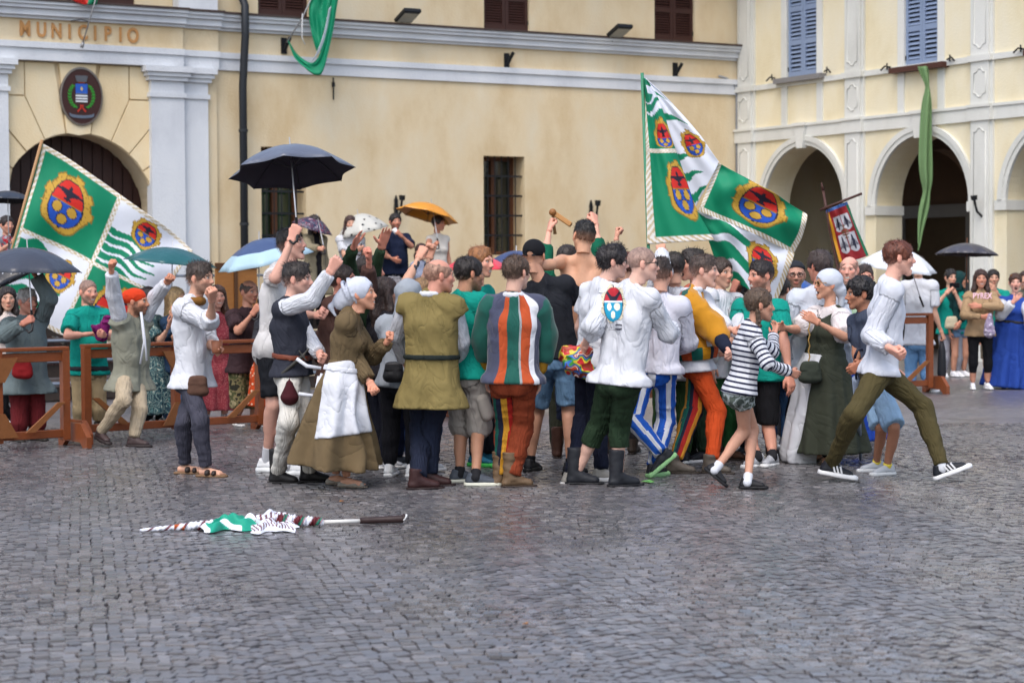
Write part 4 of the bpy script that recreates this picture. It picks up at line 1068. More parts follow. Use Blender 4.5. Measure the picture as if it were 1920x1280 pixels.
def shoe_shape(kind, vx=.0085):
    """ankle at the origin, y forward, sole bottom at z=-.088"""
    key = (kind, vx)
    if key in _shoes: return _shoes[key]
    z0 = -.088
    outl = [Cone((0, -.05, z0 + .012), (.004, .06, z0 + .012), .036, .040), Cone((.004, .06, z0 + .012), (.002, .155, z0 + .012), .042, .034)]
    def flat(h):
        return lambda f, X, Y, Z: np.maximum(np.maximum(f, z0 - Z), Z - (z0 + h))
    parts = {}
    tall = {'sneaker': .028, 'runner': .034, 'boot': .016, 'ankle': .016, 'flat': .010, 'sandal': .022, 'slouch': .014, 'clog': .036}[kind]
    parts['sole'] = nets([c.inflate(.004) for c in outl], vx, .01, flat(tall))
    up = [Cone((0, -.045, z0 + .03), (.002, .13, z0 + .026), .034, .030), Cone((0, -.04, z0 + .04), (0, .03, z0 + .055), .036, .034), Cone((0, .03, z0 + .05), (.002, .12, z0 + .028), .036, .032)]
    amp = .0015
    if kind in ('sneaker', 'runner', 'clog'): up += [Cone((0, -.035, z0 + .05), (0, -.02, z0 + .092), .036, .037, capb=True), Cone((0, .02, z0 + .07), (0, .07, z0 + .05), .026, .022)]
    if kind in ('boot', 'slouch', 'ankle'):
        hh = {'boot': .17, 'slouch': .17, 'ankle': .06}[kind]
        up += [Cone((0, -.02, z0 + .05), (0, -.015, z0 + .088 + hh), .045, .056 if kind != 'ankle' else .05, capb=True), Cone((0, .0, z0 + .07), (0, .06, z0 + .045), .042, .034)]
        amp = .006 if kind == 'slouch' else .003
    if kind == 'flat': up = [Cone((0, -.05, z0 + .02), (.002, .13, z0 + .016), .034, .030), Ell((0, .02, z0 + .07), (.034, .075, .05), neg=True, k=.006)]
    if kind == 'sandal': up = [Cone((-.03, .03, z0 + .03), (.03, .03, z0 + .03), .034, .034), Cone((-.03, .085, z0 + .025), (.03, .085, z0 + .025), .03, .03)]
    fr = np.array((30, 30, 60.0)) if kind != 'slouch' else np.array((14, 14, 60.0))
    def post(f, X, Y, Z):
        f = np.maximum(f, (z0 + tall - .004) - Z)
        if kind == 'sandal': f = np.maximum(f, np.minimum(np.abs(Y - .03) - .02, np.abs(Y - .085) - .018))
        return f
    parts['upper'] = nets(up, vx, .012, post, lambda p: amp * (2 * vnoise(p * fr) - 1))
    if kind in ('sandal', 'flat'):
        P = [Cone((0, -.03, z0 + .04), (0, .02, z0 + .045), .030, .034), Cone((0, .02, z0 + .042), (0, .12, z0 + .03), .032, .026)] + [Cone((-.024 + .012 * i, .11, z0 + .026), (-.026 + .013 * i, .155 - .006 * i, z0 + .024), .011, .0085, k=.004) for i in range(5)]
        parts['foot'] = nets(P, vx, .012)
    _shoes[key] = parts
    return parts

def V3(v): return np.array((v[0], v[1], v[2]), np.float32)
class Person:
    def __init__(s, label, g=None, D=None, zb=0., h=1.75, hd=None, nk=None, pv=None, x=None, yaw=0, hy=None, hp=0, hr=0, re=None, rw=None, le=None, lw=None,
                 rk=None, ra=None, lk=None, la=None, rt=None, lt=None, sex='m', skin=(206, 158, 134), hair='short', hairc=(48, 36, 30), mouth='shut', beard=0., rh='rel', lh='rel',
                 vox=.013, fat=1.0, lean=0, headw=None, group=None, tw=0, fy=None, headless=False, hs=1.0, browc=None):
        s.h, s.vox, s.fat, s.k = h, vox, fat, h / 1.75
        k = s.k; s.sex = sex; s.mats_skin = skin
        if D is None: D = gnd(pv[0] if pv else x, g).y
        s.D, s.zb, s.yaw = D, zb, yaw
        s.f = Vector((math.sin(R(yaw)), -math.cos(R(yaw)), 0))
        x0 = pv[0] if pv else x
        def P(q, dflt):
            if q is None: return dflt
            return at(q[0], q[1], D + (q[2] if len(q) > 2 else 0))
        base = at(x0, 600, D); base.z = zb
        s.Pv = P(pv, base + UZ * .52 * h)
        s.Nk = P(nk, s.Pv + UZ * .30 * h + s.f * (math.sin(R(lean)) * .3 * h))
        s.Hd = P(hd, s.Nk + UZ * .115 * h + s.f * .025)
        a = (s.Nk - s.Pv).normalized(); s.a = a
        ytw = R(yaw + tw); ftw = Vector((math.sin(ytw), -math.cos(ytw), 0))
        r0 = s.f.cross(UZ); s.r = (r0 - a * r0.dot(a)).normalized(); s.fw = a.cross(s.r)
        rs = ftw.cross(UZ); s.rs = (rs - a * rs.dot(a)).normalized()
        sw = (.175 if sex == 'm' else .155) * k; hw = .088 * k
        s.S, s.E, s.W, s.Hp, s.K, s.A, s.T = {}, {}, {}, {}, {}, {}, {}
        LU, LFo, LT, LSh = .172 * h, .152 * h, .243 * h, .243 * h
        for sd, sg, e, w, kn, an, to in (('r', 1, re, rw, rk, ra, rt), ('l', -1, le, lw, lk, la, lt)):
            up_arm = 0
            S = s.Nk - a * .045 * k + s.rs * sg * sw
            if e is not None and len(e) > 1 and isinstance(e[0], (int, float)):
                pe = ray(*e[:2]);
                zt = (O + pe * (S.y / pe.y)).z
                if zt > S.z: S = S + a * min(.05, (zt - S.z) * .3) - s.rs * sg * .015
            E = s.joint(S, e, LU, s.f, S - UZ * LU * .97 + s.rs * sg * .06 * k - s.f * .03)
            W = s.joint(E, w, LFo, s.f, E + (s.f * .28 - UZ * .95).normalized() * LFo)
            s.S[sd], s.E[sd], s.W[sd] = S, E, W
            Hp = s.Pv - a * .015 + s.r * sg * hw
            K = s.joint(Hp, kn, LT, s.f, Hp - UZ * LT * .995 + s.f * .03 + s.r * sg * .012)
            dfl = Vector((K.x, K.y, zb + .088 * k)) - s.f * .035
            if an is None: A = dfl
            elif len(an) > 2: A = s.joint(K, an[:2], LSh, -s.f, dfl)
            else:
                A = gnd(an[0], an[1], zb + .088 * k)
                if abs(A.y - K.y) > .38: A = at(an[0], an[1], K.y + .38 * (1 if A.y > K.y else -1))
            s.Hp[sd], s.K[sd], s.A[sd] = Hp, K, A
            if to is None:
                yy = R((yaw if fy is None else fy) + sg * -8); td = Vector((math.sin(yy), -math.cos(yy), 0))
            else:
                t = s.joint(A, to[:2], .15 * k, s.f, A + s.f); td = (t - A).normalized() + UZ * .40; td.normalize()
            s.T[sd] = td
        s.root = empty('person', (s.Pv.x, s.Pv.y, zb), label, 'person', group)
        s.base = V3(s.root.location)
        # head frame
        hy = yaw if hy is None else hy
        f = Vector((math.sin(R(hy)) * math.cos(R(hp)), -math.cos(R(hy)) * math.cos(R(hp)), math.sin(R(hp))))
        r = f.cross(UZ).normalized(); r = Matrix.Rotation(R(hr), 3, f) @ r; u = r.cross(f)
        sc = (1.0 if h > 1.6 else 1.0 * lerp(.93, 1.0, (h - 1.3) / .3)) * (1 if sex == 'm' else .96) * 1.03 * hs
        s.HM = np.array(Matrix((r, f, u)).transposed(), np.float32) * sc; s.Hc = V3(s.Hd)
        s.cls = 0 if vox < .0135 else (1 if vox < .019 else 2); s.hvox = (.0063, .0082, .0105)[s.cls]
        s.browc = browc or (hairc if hair not in ('scarf_tie', 'scarf_roll', 'bandana', 'beret', 'cap', 'cap_back', 'hood') else (50, 38, 33))
        s.skin_mesh(skin, hair, hairc, mouth, beard, {'r': rh, 'l': lh}, headless)
    def joint(s, p, q, L, pref, dflt):
        if q is None: return dflt
        if q[0] == 'b':      # body-frame direction: right, forward, up
            d = s.r * q[1] + s.f * q[2] + UZ * q[3]; return p + d.normalized() * L
        if len(q) > 2:
            if q[2] == '-': return solve(p, q, L, -pref)
            if q[2] == 'c': return solve(p, q, L, Vector((0, -1, 0)))
            if q[2] == 'f': return solve(p, q, L, Vector((0, 1, 0)))
        return solve(p, q, L, pref)
    def limbs(s, t=0., ta=0., tl=0.): pass
    def torso(s, t=0., fat=1.0):
        k, a, r, f = s.k, V3(s.a), V3(s.r), V3(s.fw); P_, N_ = V3(s.Pv), V3(s.Nk); rs = V3(s.rs)
        fm = s.sex == 'f'; o = []
        C = P_ + a * np.linalg.norm(N_ - P_) * .66; Wt = P_ + a * np.linalg.norm(N_ - P_) * .32; F = s.fat * fat
        kw = dict(ax=a, org=P_, bid=0, L0=0.)
        for sg in (-1, 1):
            o.append(Cone(P_ + r * sg * .068 * k - a * .02, Wt + r * sg * (.062 if not fm else .05) * k + f * .012, (.097 if not fm else .102) * k * F + t, (.091 if not fm else .078) * k * F + t, **kw))
            o.append(Cone(Wt + r * sg * (.062 if not fm else .05) * k + f * .012, C + rs * sg * .075 * k, (.091 if not fm else .078) * k * F + t, (.099 if not fm else .087) * k + t, **kw))
            S = V3(s.S['r' if sg > 0 else 'l'])
            o.append(Cone(C + rs * sg * .075 * k + a * .02, S - a * .03 - rs * sg * .04, .092 * k + t, .060 * k + t, **kw))
            o.append(Cone(N_ - a * .03 * k, S, .052 * k + t * .8, .052 * k + t, **kw)); o.append(Cone(N_ + a * .018 * k - f * .012, S - rs * sg * .05 * k, .045 * k + t * .6, .040 * k + t * .8, **kw))
            o.append(Ell(P_ + r * sg * .06 * k - f * .045 * k - a * .05, np.array((.083, .083, .095)) * k + t))
            if fm: o.append(Ell(C + r * sg * .065 * k + f * .075 * k - a * .03, np.array((.058, .058, .058)) * k + t * .8))
        if F > 1.1: o.append(Ell(Wt + f * .05, np.array((.13, .12, .14)) * k * (F - .05) + t))
        o.append(Cone(C - f * .01, N_ - a * .02 * k - f * .005, .095 * k + t * .8, .060 * k + t * .8, **kw))
        return o
    def arm(s, sd, sl, t, taper=1.0, puff=0., r0=.050):
        k = s.k * (1 if s.sex == 'm' else .88); S, E, W = V3(s.S[sd]), V3(s.E[sd]), V3(s.W[sd]); o = []; lu = np.linalg.norm(E - S); b = 1 if sd == 'r' else 2
        if sl <= 1:
            o.append(Cone(S, S + (E - S) * sl, .048 * k + t, .043 * k + t * 1.35 * taper, capb=True, bid=b))
        else:
            o.append(Cone(S, E, .047 * k + t, .041 * k + t * 1.0, bid=b)); q = sl - 1
            o.append(Cone(E, E + (W - E) * q, .041 * k + t * 1.0, lerp(.042, .027, q) * k + t * taper, capb=True, L0=lu, bid=b))
        if puff:
            m = min(sl, 1.0) if sl <= 1 else .75
            o.append(Cone(S + (E - S) * .15, S + (E - S) * (.8 if sl > 1 else sl * .8), .06 + puff * .8, .055 + puff, k=.04, bid=b))
            if sl > 1: o.append(Cone(S + (E - S) * .8, E + (W - E) * .35, .055 + puff, .05 + puff * .7, k=.04, bid=b))
        return o
    def leg(s, sd, ln, t, taper=1.0, r=1.0):
        k = s.k; Hp, K, A = V3(s.Hp[sd]), V3(s.K[sd]), V3(s.A[sd]); o = []; b = 3 if sd == 'r' else 4; lt = np.linalg.norm(K - Hp)
        t0 = min(t, .012)
        if ln <= 1: o.append(Cone(Hp, Hp + (K - Hp) * ln, .081 * k * s.fat + t0, lerp(.081, .056, ln) * k + t * taper, capb=True, bid=b))
        else:
            q = ln - 1
            o.append(Cone(Hp, K, .081 * k * s.fat + t0, .054 * k + t, bid=b))
            o.append(Cone(K, K + (A - K) * q, .053 * k + t, lerp(.052, .037, q) * k + t * taper, capb=True, L0=lt, bid=b))
            d = (A - K) / np.linalg.norm(A - K); bk = -V3(s.f); bk = bk - d * (bk @ d)
            if q > .35: o.append(Cone(K + d * .06 * k + bk * .02 * k, K + d * min(.2, np.linalg.norm(A - K) * q - .05) * k + bk * .018 * k, .047 * k + t * .9, .040 * k + t * .9, bid=b, L0=lt))
        return o
    def put(s, name, V, Q, m, col=None, rest=None, smooth=True, parent=None, **kw):
        return add(name, np_mesh(name, V - s.base, Q, m, smooth, col, rest), parent or s.root, **kw)
    def skin_mesh(s, skin, hair, hairc, mouth, beard, hp, headless):
        k = s.k; pr = s.torso(-.004); H = s.HM; hc = s.Hc
        nb = hc + H @ np.array((0, -.03, -.07), np.float32)
        pr.append(Cone(V3(s.Nk) - V3(s.a) * .03, nb, .056 * k if s.sex == 'm' else .048 * k, .054 * k if s.sex == 'm' else .046 * k, k=.03))
        for sd in 'rl':
            S, E, W = V3(s.S[sd]), V3(s.E[sd]), V3(s.W[sd]); m = k * (1 if s.sex == 'm' else .86)
            d = (W - E) / (np.linalg.norm(W - E) + 1e-6)
            pr += [Cone(S, E, .050 * m, .040 * m), Cone(S, S + (E - S) * .4, .056 * m, .048 * m), Cone(E, W - d * .0, .040 * m, .026 * m), Cone(E + d * .03, E + d * .10, .043 * m, .038 * m)]
            pr += s.leg(sd, 2.0, -.002)
        V, Q = nets(pr, (.021, .027, .032)[s.cls], .022)
        sk = np.array(lin(skin)); C = np.repeat(sk[None], len(V), 0) * (1 + .16 * (vnoise(V * 14) - .5))[:, None]
        Vs, Qs, Cs, n = [V], [Q], [C], len(V)
        if not headless:
            hV, hQ = head_shape(mouth, s.hvox, s.sex == 'f'); hC = head_colors(hV, skin, s.browc, mouth, beard, 1.0 if s.sex == 'm' else .8)
            rr = np.random.default_rng(int(abs(hc[0] * 997 + hc[2] * 131)) + len(bpy.data.objects)); hV = hV.copy()     # no two faces alike
            nm = np.exp(-((hV[:, 0] / .020) ** 2 + ((hV[:, 2] + .022) / .026) ** 2)) * (hV[:, 1] > .085); hV[:, 1] -= nm * rr.uniform(.001, .011); hV[:, 2] += nm * rr.uniform(-.004, .003)
            jw = smooth01(-hV[:, 2], .03, .09) * (hV[:, 2] > -.125); hV[:, 0] *= 1 + jw * rr.uniform(-.09, .06); hV[:, 1] += jw * (hV[:, 1] > .03) * rr.uniform(-.006, .005); hV[:, 2] -= jw * (hV[:, 1] > .03) * rr.uniform(-.004, .007)
            bw = np.exp(-((hV[:, 2] - .03) / .018) ** 2) * (hV[:, 1] > .06); hV[:, 1] += bw * rr.uniform(-.003, .004)
            Vs.append(hV @ H.T + hc); Qs.append(hQ + n); Cs.append(hC); n += len(hV)
        for sd in 'rl':
            if hp[sd] is None: continue
            W, E = s.W[sd], s.E[sd]; y = (W - E).normalized()
            inn = (s.Nk - s.a * .2 - W); pal = inn - y * inn.dot(y)
            if pal.length < .01: pal = s.f
            z = -pal.normalized(); x = y.cross(z); hs = k * (1 if s.sex == 'm' else .9) * 1.06
            hV, hQ = hand_shape(hp[sd], (.0066, .0090, .0115)[s.cls])
            hV = hV.copy()
            if sd == 'l': hV[:, 0] *= -1; hQ = hQ[:, ::-1]
            M_ = np.array(Matrix((x, y, z)).transposed(), np.float32) * hs
            Vs.append(hV @ M_.T + V3(W) + V3(y) * .012); Qs.append(hQ + n); Cs.append(np.repeat((sk * np.array((1.04, .92, .9)))[None], len(hV), 0)); n += len(hV)
        s.body = s.put('body', np.concatenate(Vs), np.concatenate(Qs), SK, col=np.concatenate(Cs))
        if hair and not headless: s.hair(hair, hairc)
    def hair(s, style, c, name=None, m=None, vox=None):
        hV, hQ = hair_shape(style, vox or (.0086, .011, .014)[s.cls])
        nm = name or {'scarf_tie': 'headscarf', 'scarf_roll': 'headscarf', 'bandana': 'bandana', 'beret': 'beret', 'cap': 'cap', 'cap_back': 'cap', 'hood': 'hood'}.get(style, 'hair')
        col = None
        if nm == 'hair':
            x, y, z = hV[:, 0], hV[:, 1], hV[:, 2]; hc = np.array(lin(c)); sk = np.array(lin(s.mats_skin))
            st = vnoise(hV * np.array((150, 110, 34.))); lo_, hi_ = {'fade': (-.03, .055), 'buzz': (-.2, .3), 'quiff': (-.05, .035), 'short': (-.07, .0), 'rim': (-.1, .08)}.get(style, (-.5, -.4))
            w = (1 - smooth01(z, lo_, hi_)) * (.55 if style not in ('buzz', 'rim') else .75) * (.7 + .6 * st)
            w = np.clip(w, 0, .8)[:, None]; col = (hc * (.45 + 1.1 * st)[:, None]) * (1 - w) + sk * .8 * w
        if m is None: m = mat('hair', (60, 50, 40), .5, var=.3, vs=70, bump=.010, bs=80, spec=.45, stretch=(1, 1, .35), attr='col') if nm == 'hair' else cloth(c, nm + '_cloth')
        return s.put(nm, hV @ s.HM.T + s.Hc, hQ, m, col=col)
    # ---------------------------------------------------------------- clothes
    def folds(s, amp, fr=(11, 11, 4.0), sd=0):
        o = np.array((sd * 3.1, sd * 1.7, sd * 2.3)); fr = np.array(fr)
        def d(p):
            q = p * fr + o; n = vnoise(q + .6 * np.stack([vnoise(q * .5 + 9)] * 3, 1)); m = vnoise(p * np.array((24, 24, 16.)) + o)
            return amp * (np.sqrt(np.abs(2 * n - 1)) * 1.7 - 1) + amp * .30 * (2 * m - 1)
        return d
    def top(s, m, sl=2.0, t=.016, ts=None, hem=.04, flare=.02, puff=0., taper=1.0, amp=.011, name='shirt', arms='rl', post=None, fr=(11, 11, 4.0), fat=1.0, hemc=None, k=.025):
        ts = t if ts is None else ts
        pr = s.torso(t, fat); kk, a, r = s.k, V3(s.a), V3(s.r); P_ = V3(s.Pv)
        if sl > 0:
            for sd in arms: pr += s.arm(sd, sl, ts, taper, puff)
        dn = -(a * .6 + np.array((0, 0, .4))) if hemc is None else None
        if hemc is not None: end = V3(hemc); dn = end - P_
        else: dn = dn / np.linalg.norm(dn); end = P_ + dn * hem
        L = np.linalg.norm(end - P_); dn = dn / np.linalg.norm(dn)
        fm = .103 if s.sex == 'f' else .098
        for sg in (-1, 1):
            pr.append(Cone(P_ + r * sg * .068 * kk, end + r * sg * (.068 + flare * .6) * kk, fm * kk * s.fat + t, fm * kk * s.fat + t + flare, capb=False, ax=a, org=P_))
        plane_p, plane_n = end, dn
        def pst(f, X, Y, Z):
            cut = (X - plane_p[0]) * plane_n[0] + (Y - plane_p[1]) * plane_n[1] + (Z - plane_p[2]) * plane_n[2]
            tors = (X - P_[0]) * r[0] + (Y - P_[1]) * r[1] + (Z - P_[2]) * r[2]
            lim = (.068 + flare) * kk + fm * kk * s.fat + t + flare + .02
            g = np.maximum(f, np.where(np.abs(tors) < lim, cut, -1)) if sl > 0 else np.maximum(f, cut)
            return post(g, X, Y, Z) if post else g
        if L < .005: pst = post
        V, Q = nets(pr, s.vox, k, pst, s.folds(amp, fr, len(s.root.children)))
        return s.put(name, V, Q, m, rest=restmap(V, pr)), pr
    def bottoms(s, m, ln=2.0, t=.014, taper=1.0, amp=.008, name='trousers', fr=(9, 9, 22), legs='rl', waist=.04, sd=None):
        tc = min(t, .012)
        pr = []; kk, a, r = s.k, V3(s.a), V3(s.r); P_ = V3(s.Pv)
        for sg in (-1, 1):
            pr.append(Cone(P_ + r * sg * .068 * kk - a * .03, P_ + r * sg * .06 * kk + a * waist, (.098 if s.sex == 'm' else .104) * kk * s.fat + tc * .6, .090 * kk * s.fat + tc * .4, capb=True, ax=a, org=P_))
            pr.append(Ell(P_ + r * sg * .06 * kk - V3(s.fw) * .045 * kk - a * .05, np.array((.083, .083, .095)) * kk + tc * .6))
        for l in legs: pr += s.leg(l, ln, t, taper)
        V, Q = nets(pr, s.vox * (1.08 if s.cls == 0 else 1.3), .03, None, s.folds(amp, fr, len(s.root.children)))
        return s.put(name, V, Q, m, rest=restmap(V, pr))
    def onelegs(s, m, sd, ln=2.0, t=.018, taper=1.0, amp=.005, name='trouser_leg'):
        pr = s.leg(sd, ln, t, taper); V, Q = nets(pr, s.vox, .03, None, s.folds(amp, (9, 9, 22), len(s.root.children)))
        return s.put(name, V, Q, m, rest=restmap(V, pr))
    def skirt(s, m, end, r0=.13, r1=.30, nf=13, amp=.022, waist=.10, name='skirt', ell=.06):
        P_ = V3(s.Pv) + V3(s.a) * waist; r = V3(s.r); E_ = V3(end); ax = E_ - P_; L = np.linalg.norm(ax); n = ax / L
        mid = V3(s.Pv) - V3(s.a) * .06
        pr = []
        for sg in (-1, 1): pr += [Cone(P_ + r * sg * ell, mid + r * sg * ell * 1.1, r0 - .02, r0 + .03, ax=ax, org=P_), Cone(mid + r * sg * ell * 1.1, E_ + r * sg * ell * 1.4, r0 + .03, r1, capb=False, ax=ax, org=P_)]
        e1 = np.cross(n, (1, 0, 0)); e1 = e1 / np.linalg.norm(e1); e2 = np.cross(n, e1); ph = random.uniform(0, 6)
        def disp(p):
            q = p - P_; t = np.clip((q @ n) / L, 0, 1); th = np.arctan2(q @ e2, q @ e1)
            w = np.cos(nf * th + ph + 2.2 * vnoise(np.stack([th * 1.3, t * 2.5, t * 0], 1)) * 2)
            return amp * t ** .8 * w + .006 * (2 * vnoise(p * np.array((16, 16, 6.))) - 1)
        def post(f, X, Y, Z): return np.maximum(f, (X - E_[0]) * n[0] + (Y - E_[1]) * n[1] + (Z - E_[2]) * n[2])
        V, Q = nets(pr, s.vox * 1.1, .03, post, disp)
        s.skirt_pr, s.skirt_disp = pr, disp
        return s.put(name, V, Q, m, rest=restmap(V, pr))
    def band(s, pr, m, along, w=.02, infl=.008, name='belt', tilt=0., disp=None):
        """strip of the garment pr round the body at a height above the hips"""
        a, P_ = V3(s.a), V3(s.Pv) + V3(s.a) * along; n = a + V3(s.f) * tilt
        sub = [p.inflate(infl) for p in pr if not (isinstance(p, Cone) and p.bid in (1, 2))]
        def post(f, X, Y, Z): return np.maximum(f, np.abs((X - P_[0]) * n[0] + (Y - P_[1]) * n[1] + (Z - P_[2]) * n[2]) - w)
        V, Q = nets(sub, .010 if s.cls == 0 else .014, .025, post)
        return s.put(name, V, Q, m, rest=restmap(V, sub))
    def patch(s, pr, m, region, infl=.01, name='apron', disp=None, vox=None, k=.025):
        sub = [p.inflate(infl) for p in pr]
        V, Q = nets(sub, vox or s.vox, k, lambda f, X, Y, Z: np.maximum(f, region(X, Y, Z)), disp)
        return s.put(name, V, Q, m, rest=restmap(V, sub))
    def local(s, X, Y, Z):
        P_, r, f, a = V3(s.Pv), V3(s.r), V3(s.fw), V3(s.a)
        return [(X - P_[0]) * v[0] + (Y - P_[1]) * v[1] + (Z - P_[2]) * v[2] for v in (r, f, a)]
    def blob(s, name, pr, m, vox=.009, k=.015, amp=.003, parent=None, fr=30.):
        V, Q = nets(pr, vox, k, None, (lambda p: amp * (2 * vnoise(p * fr) - 1)) if amp else None)
        return s.put(name, V, Q, m, parent=parent)
    def collar(s, m, r=.064, z=.02, th=.018, name='collar'):
        c = V3(s.Nk) + V3(s.a) * z; P = []
        for i in range(10):
            t0, t1 = i * .628, (i + 1) * .628
            q = [c + (V3(s.r) * math.cos(t) + V3(s.fw) * (math.sin(t) * 1.05)) * r for t in (t0, t1)]; P.append(Cone(q[0], q[1], th, th))
        return s.blob(name, P, m, .008, .01, .003)
    def shoes(s, kind, cu, cs=None, sides='rl', socks=None, cf=None):
        parts = shoe_shape(kind, (.0098, .012, .014)[s.cls]); sc = s.k * (1.02 if s.sex == 'm' else .92)
        um = mat('shoe_upper', cu, .55, var=.1, vs=20, bump=.001) if not hasattr(cu, 'node_tree') else cu; sm = mat('shoe_sole', cs or cu, .6, var=.08)
        for sd in sides:
            y = s.T[sd].copy()
            if sd in 'rl' and abs(s.A[sd].z - s.zb - .088 * s.k) < .03: y.z = 0
            y.normalize(); x = y.cross(UZ).normalized(); z = x.cross(y)
            M_ = np.array(Matrix((x, y, z)).transposed(), np.float32) * sc; A = V3(s.A[sd])
            up = s.put('shoe', parts['upper'][0] @ M_.T + A, parts['upper'][1], um)
            s.put('sole', parts['sole'][0] @ M_.T + A, parts['sole'][1], sm, parent=up)
            if 'foot' in parts:
                fc = np.repeat((np.array(lin(cf or s.mats_skin)))[None], len(parts['foot'][0]), 0); s.put('foot', parts['foot'][0] @ M_.T + A, parts['foot'][1], SK, col=fc)
            if socks:
                K = V3(s.K[sd]); d = (K - A) / np.linalg.norm(K - A)
                s.blob('sock', [Cone(A - d * .03, A + d * socks[1], .039 * s.k, .0405 * s.k, capb=True)], cloth(socks[0], 'sock_knit'), .009, .01, .001)
    def glasses(s, m, sun=False):
        mb = MB(); H, c = Matrix([list(map(float, r)) for r in s.HM]), Vector(map(float, s.Hc))
        def T(x, y, z): return c + H @ Vector((x, y, z))
        for sg in (-1, 1):
            mb.tube([T(sg * .032 + .023 * math.cos(a), .100 - .008 * abs(math.cos(a)) * (1 if math.cos(a) * sg > 0 else 0), .004 + .018 * math.sin(a)) for a in np.linspace(0, 2 * math.pi, 13)], .0032, 5)
            mb.tube([T(sg * .054, .094, .010), T(sg * .076, .06, .012), T(sg * .083, -.01, .008)], .0030, 5)
        mb.tube([T(-.010, .101, .008), T(.010, .101, .008)], .003, 5)
        g = mb.obj('glasses', m, s.root, smooth=True)
        if sun:
            mb = MB()
            for sg in (-1, 1):
                V = [T(sg * .032 + .022 * math.cos(a), .100 - .006 * abs(math.cos(a)), .004 + .017 * math.sin(a)) for a in np.linspace(0, 2 * math.pi, 13)[:-1]]; mb.poly(V, [tuple(range(12))])
            mb.v = [tuple(Vector(v) - s.root.location) for v in mb.v]; add('lens', mb.mesh('lens', mat('dark_lens', (40, 26, 26), .08, spec=.8)), g)
    def hpos(s, sd, d=.09): # middle of a closed hand
        y = (s.W[sd] - s.E[sd]).normalized(); inn = s.Nk - s.a * .2 - s.W[sd]; pal = (inn - y * inn.dot(y)).normalized()
        return s.W[sd] + y * d * s.k + pal * .028
# ================================================================== the celebrating crowd
WH = (208, 210, 217); TEAL = (14, 140, 126); NAVY = (28, 34, 52); BLK = (26, 26, 30)
def white(**k): return cloth(WH, 'white_linen', **{'bump': .016, 'var': .08, **k})
LEATHER = mat('brown_leather', (104, 54, 36), .5, bump=.002)
def bag(p, px, sz, m, name='bag', D=None, flap=True, strap=None):
    c = at(px[0], px[1], (D if D is not None else p.D)); k = sz
    b = p.blob(name, [Cone(V3(c + Vector((sx * k * .5, 0, -k * .45))), V3(c + Vector((sx * k * .42, 0, k * .42))), k * .34, k * .26) for sx in (-1, -.5, 0, .5, 1)], m, .009, .03, .005)
    if flap: p.blob('flap', [Cone(V3(c + Vector((sx * k * .5, -k * .14, k * .02))), V3(c + Vector((sx * k * .44, -k * .10, k * .5))), k * .22, k * .20, capa=True) for sx in (-1, -.5, 0, .5, 1)], m, .008, .02, .002, parent=b)
    return b
def crest_patch(p, pr, px, w, h, tilt=0.): pass

# -- person drinking, far left of the open square
p = Person('person in a loose white shirt and ochre scarf lifting a hand to the mouth', g=888, h=1.70, hd=(376, 522), nk=(360, 568), pv=(360, 703), yaw=72, hy=68, re=(394, 604, 'c'), rw=(398, 562), le=(390, 642), lw=(406, 655), rk=(376, 790), ra=(386, 873), lk=(346, 790), la=(346, 868), hair='quiff', hairc=(58, 46, 40), beard=.75, rh='fist', lh='grip', fy=80)
P_DRINK = p
_, pr = p.top(white(), sl=1.3, t=.026, ts=.030, hem=.10, flare=.035, taper=1.2, amp=.014)
p.bottoms(cloth((66, 66, 78), 'grey_cotton'), t=.012)
p.collar(cloth((128, 88, 40), 'ochre_scarf'), .075, .015, .032, 'scarf')
bag(p, (371, 722), .105, mat('brown_suede', (84, 58, 46), .85, bump=.002), D=p.D - .22)
p.shoes('sandal', (44, 34, 32), (120, 92, 66))
# -- tall person holding the big umbrella
p = Person('tall person in a pale grey T-shirt holding up the big black umbrella', g=884, h=1.86, hd=(547, 458), nk=(524, 508), pv=(512, 650), yaw=80, hy=78, hp=10, re=(517, 522, 'c'), rw=(549, 445), le=(560, 590), lw=(596, 590), rk=(512, 760), ra=(500, 862), lk=(530, 770), la=(536, 868), skin=(214, 164, 146), hair='quiff', hairc=(30, 24, 24), mouth='open', rh='fist', lh='fist')
P_UMB = p
p.top(cloth((206, 204, 204), 'grey_jersey'), sl=.62, t=.016, ts=.022, hem=.0, amp=.012)
p.bottoms(cloth((26, 28, 34), 'black_shorts'), ln=.85, t=.03, name='shorts')
p.shoes('clog', (232, 234, 238), (236, 238, 240), socks=(WH, .12))
# -- person in a dark vest
p = Person('person in a charcoal vest over a white shirt with a fist raised', g=906, h=1.74, hd=(558, 524), nk=(541, 574), pv=(548, 690), yaw=82, hy=80, re=(584, 562), rw=(620, 508), le=(580, 640), lw=(600, 664), rk=(542, 790), ra=(522, 884), lk=(572, 790), la=(580, 882), hair='quiff', hairc=(40, 32, 30), mouth='smile', beard=.25, rh='fist', lh='fist', skin=(216, 168, 150))
p.top(white(), sl=1.9, t=.004, ts=.024, hem=0, flare=0, amp=.005)
_, pr = p.top(cloth((48, 50, 60), 'charcoal_wool'), sl=0, t=.030, hem=.06, flare=.02, name='vest')
p.bottoms(cloth((206, 202, 194), 'ecru_cotton'), t=.018)
p.band(pr, mat('russet_leather', (112, 54, 34), .5), .09, .020, .016, tilt=.15)
c = at(543, 733, p.D - .30); p.blob('pouch', [Cone(V3(c + UZ * .05), V3(c - UZ * .04), .028, .068), Cone(V3(c + UZ * .06), V3(c + UZ * .19), .006, .004)], cloth((62, 22, 28), 'maroon_velvet'), .008)
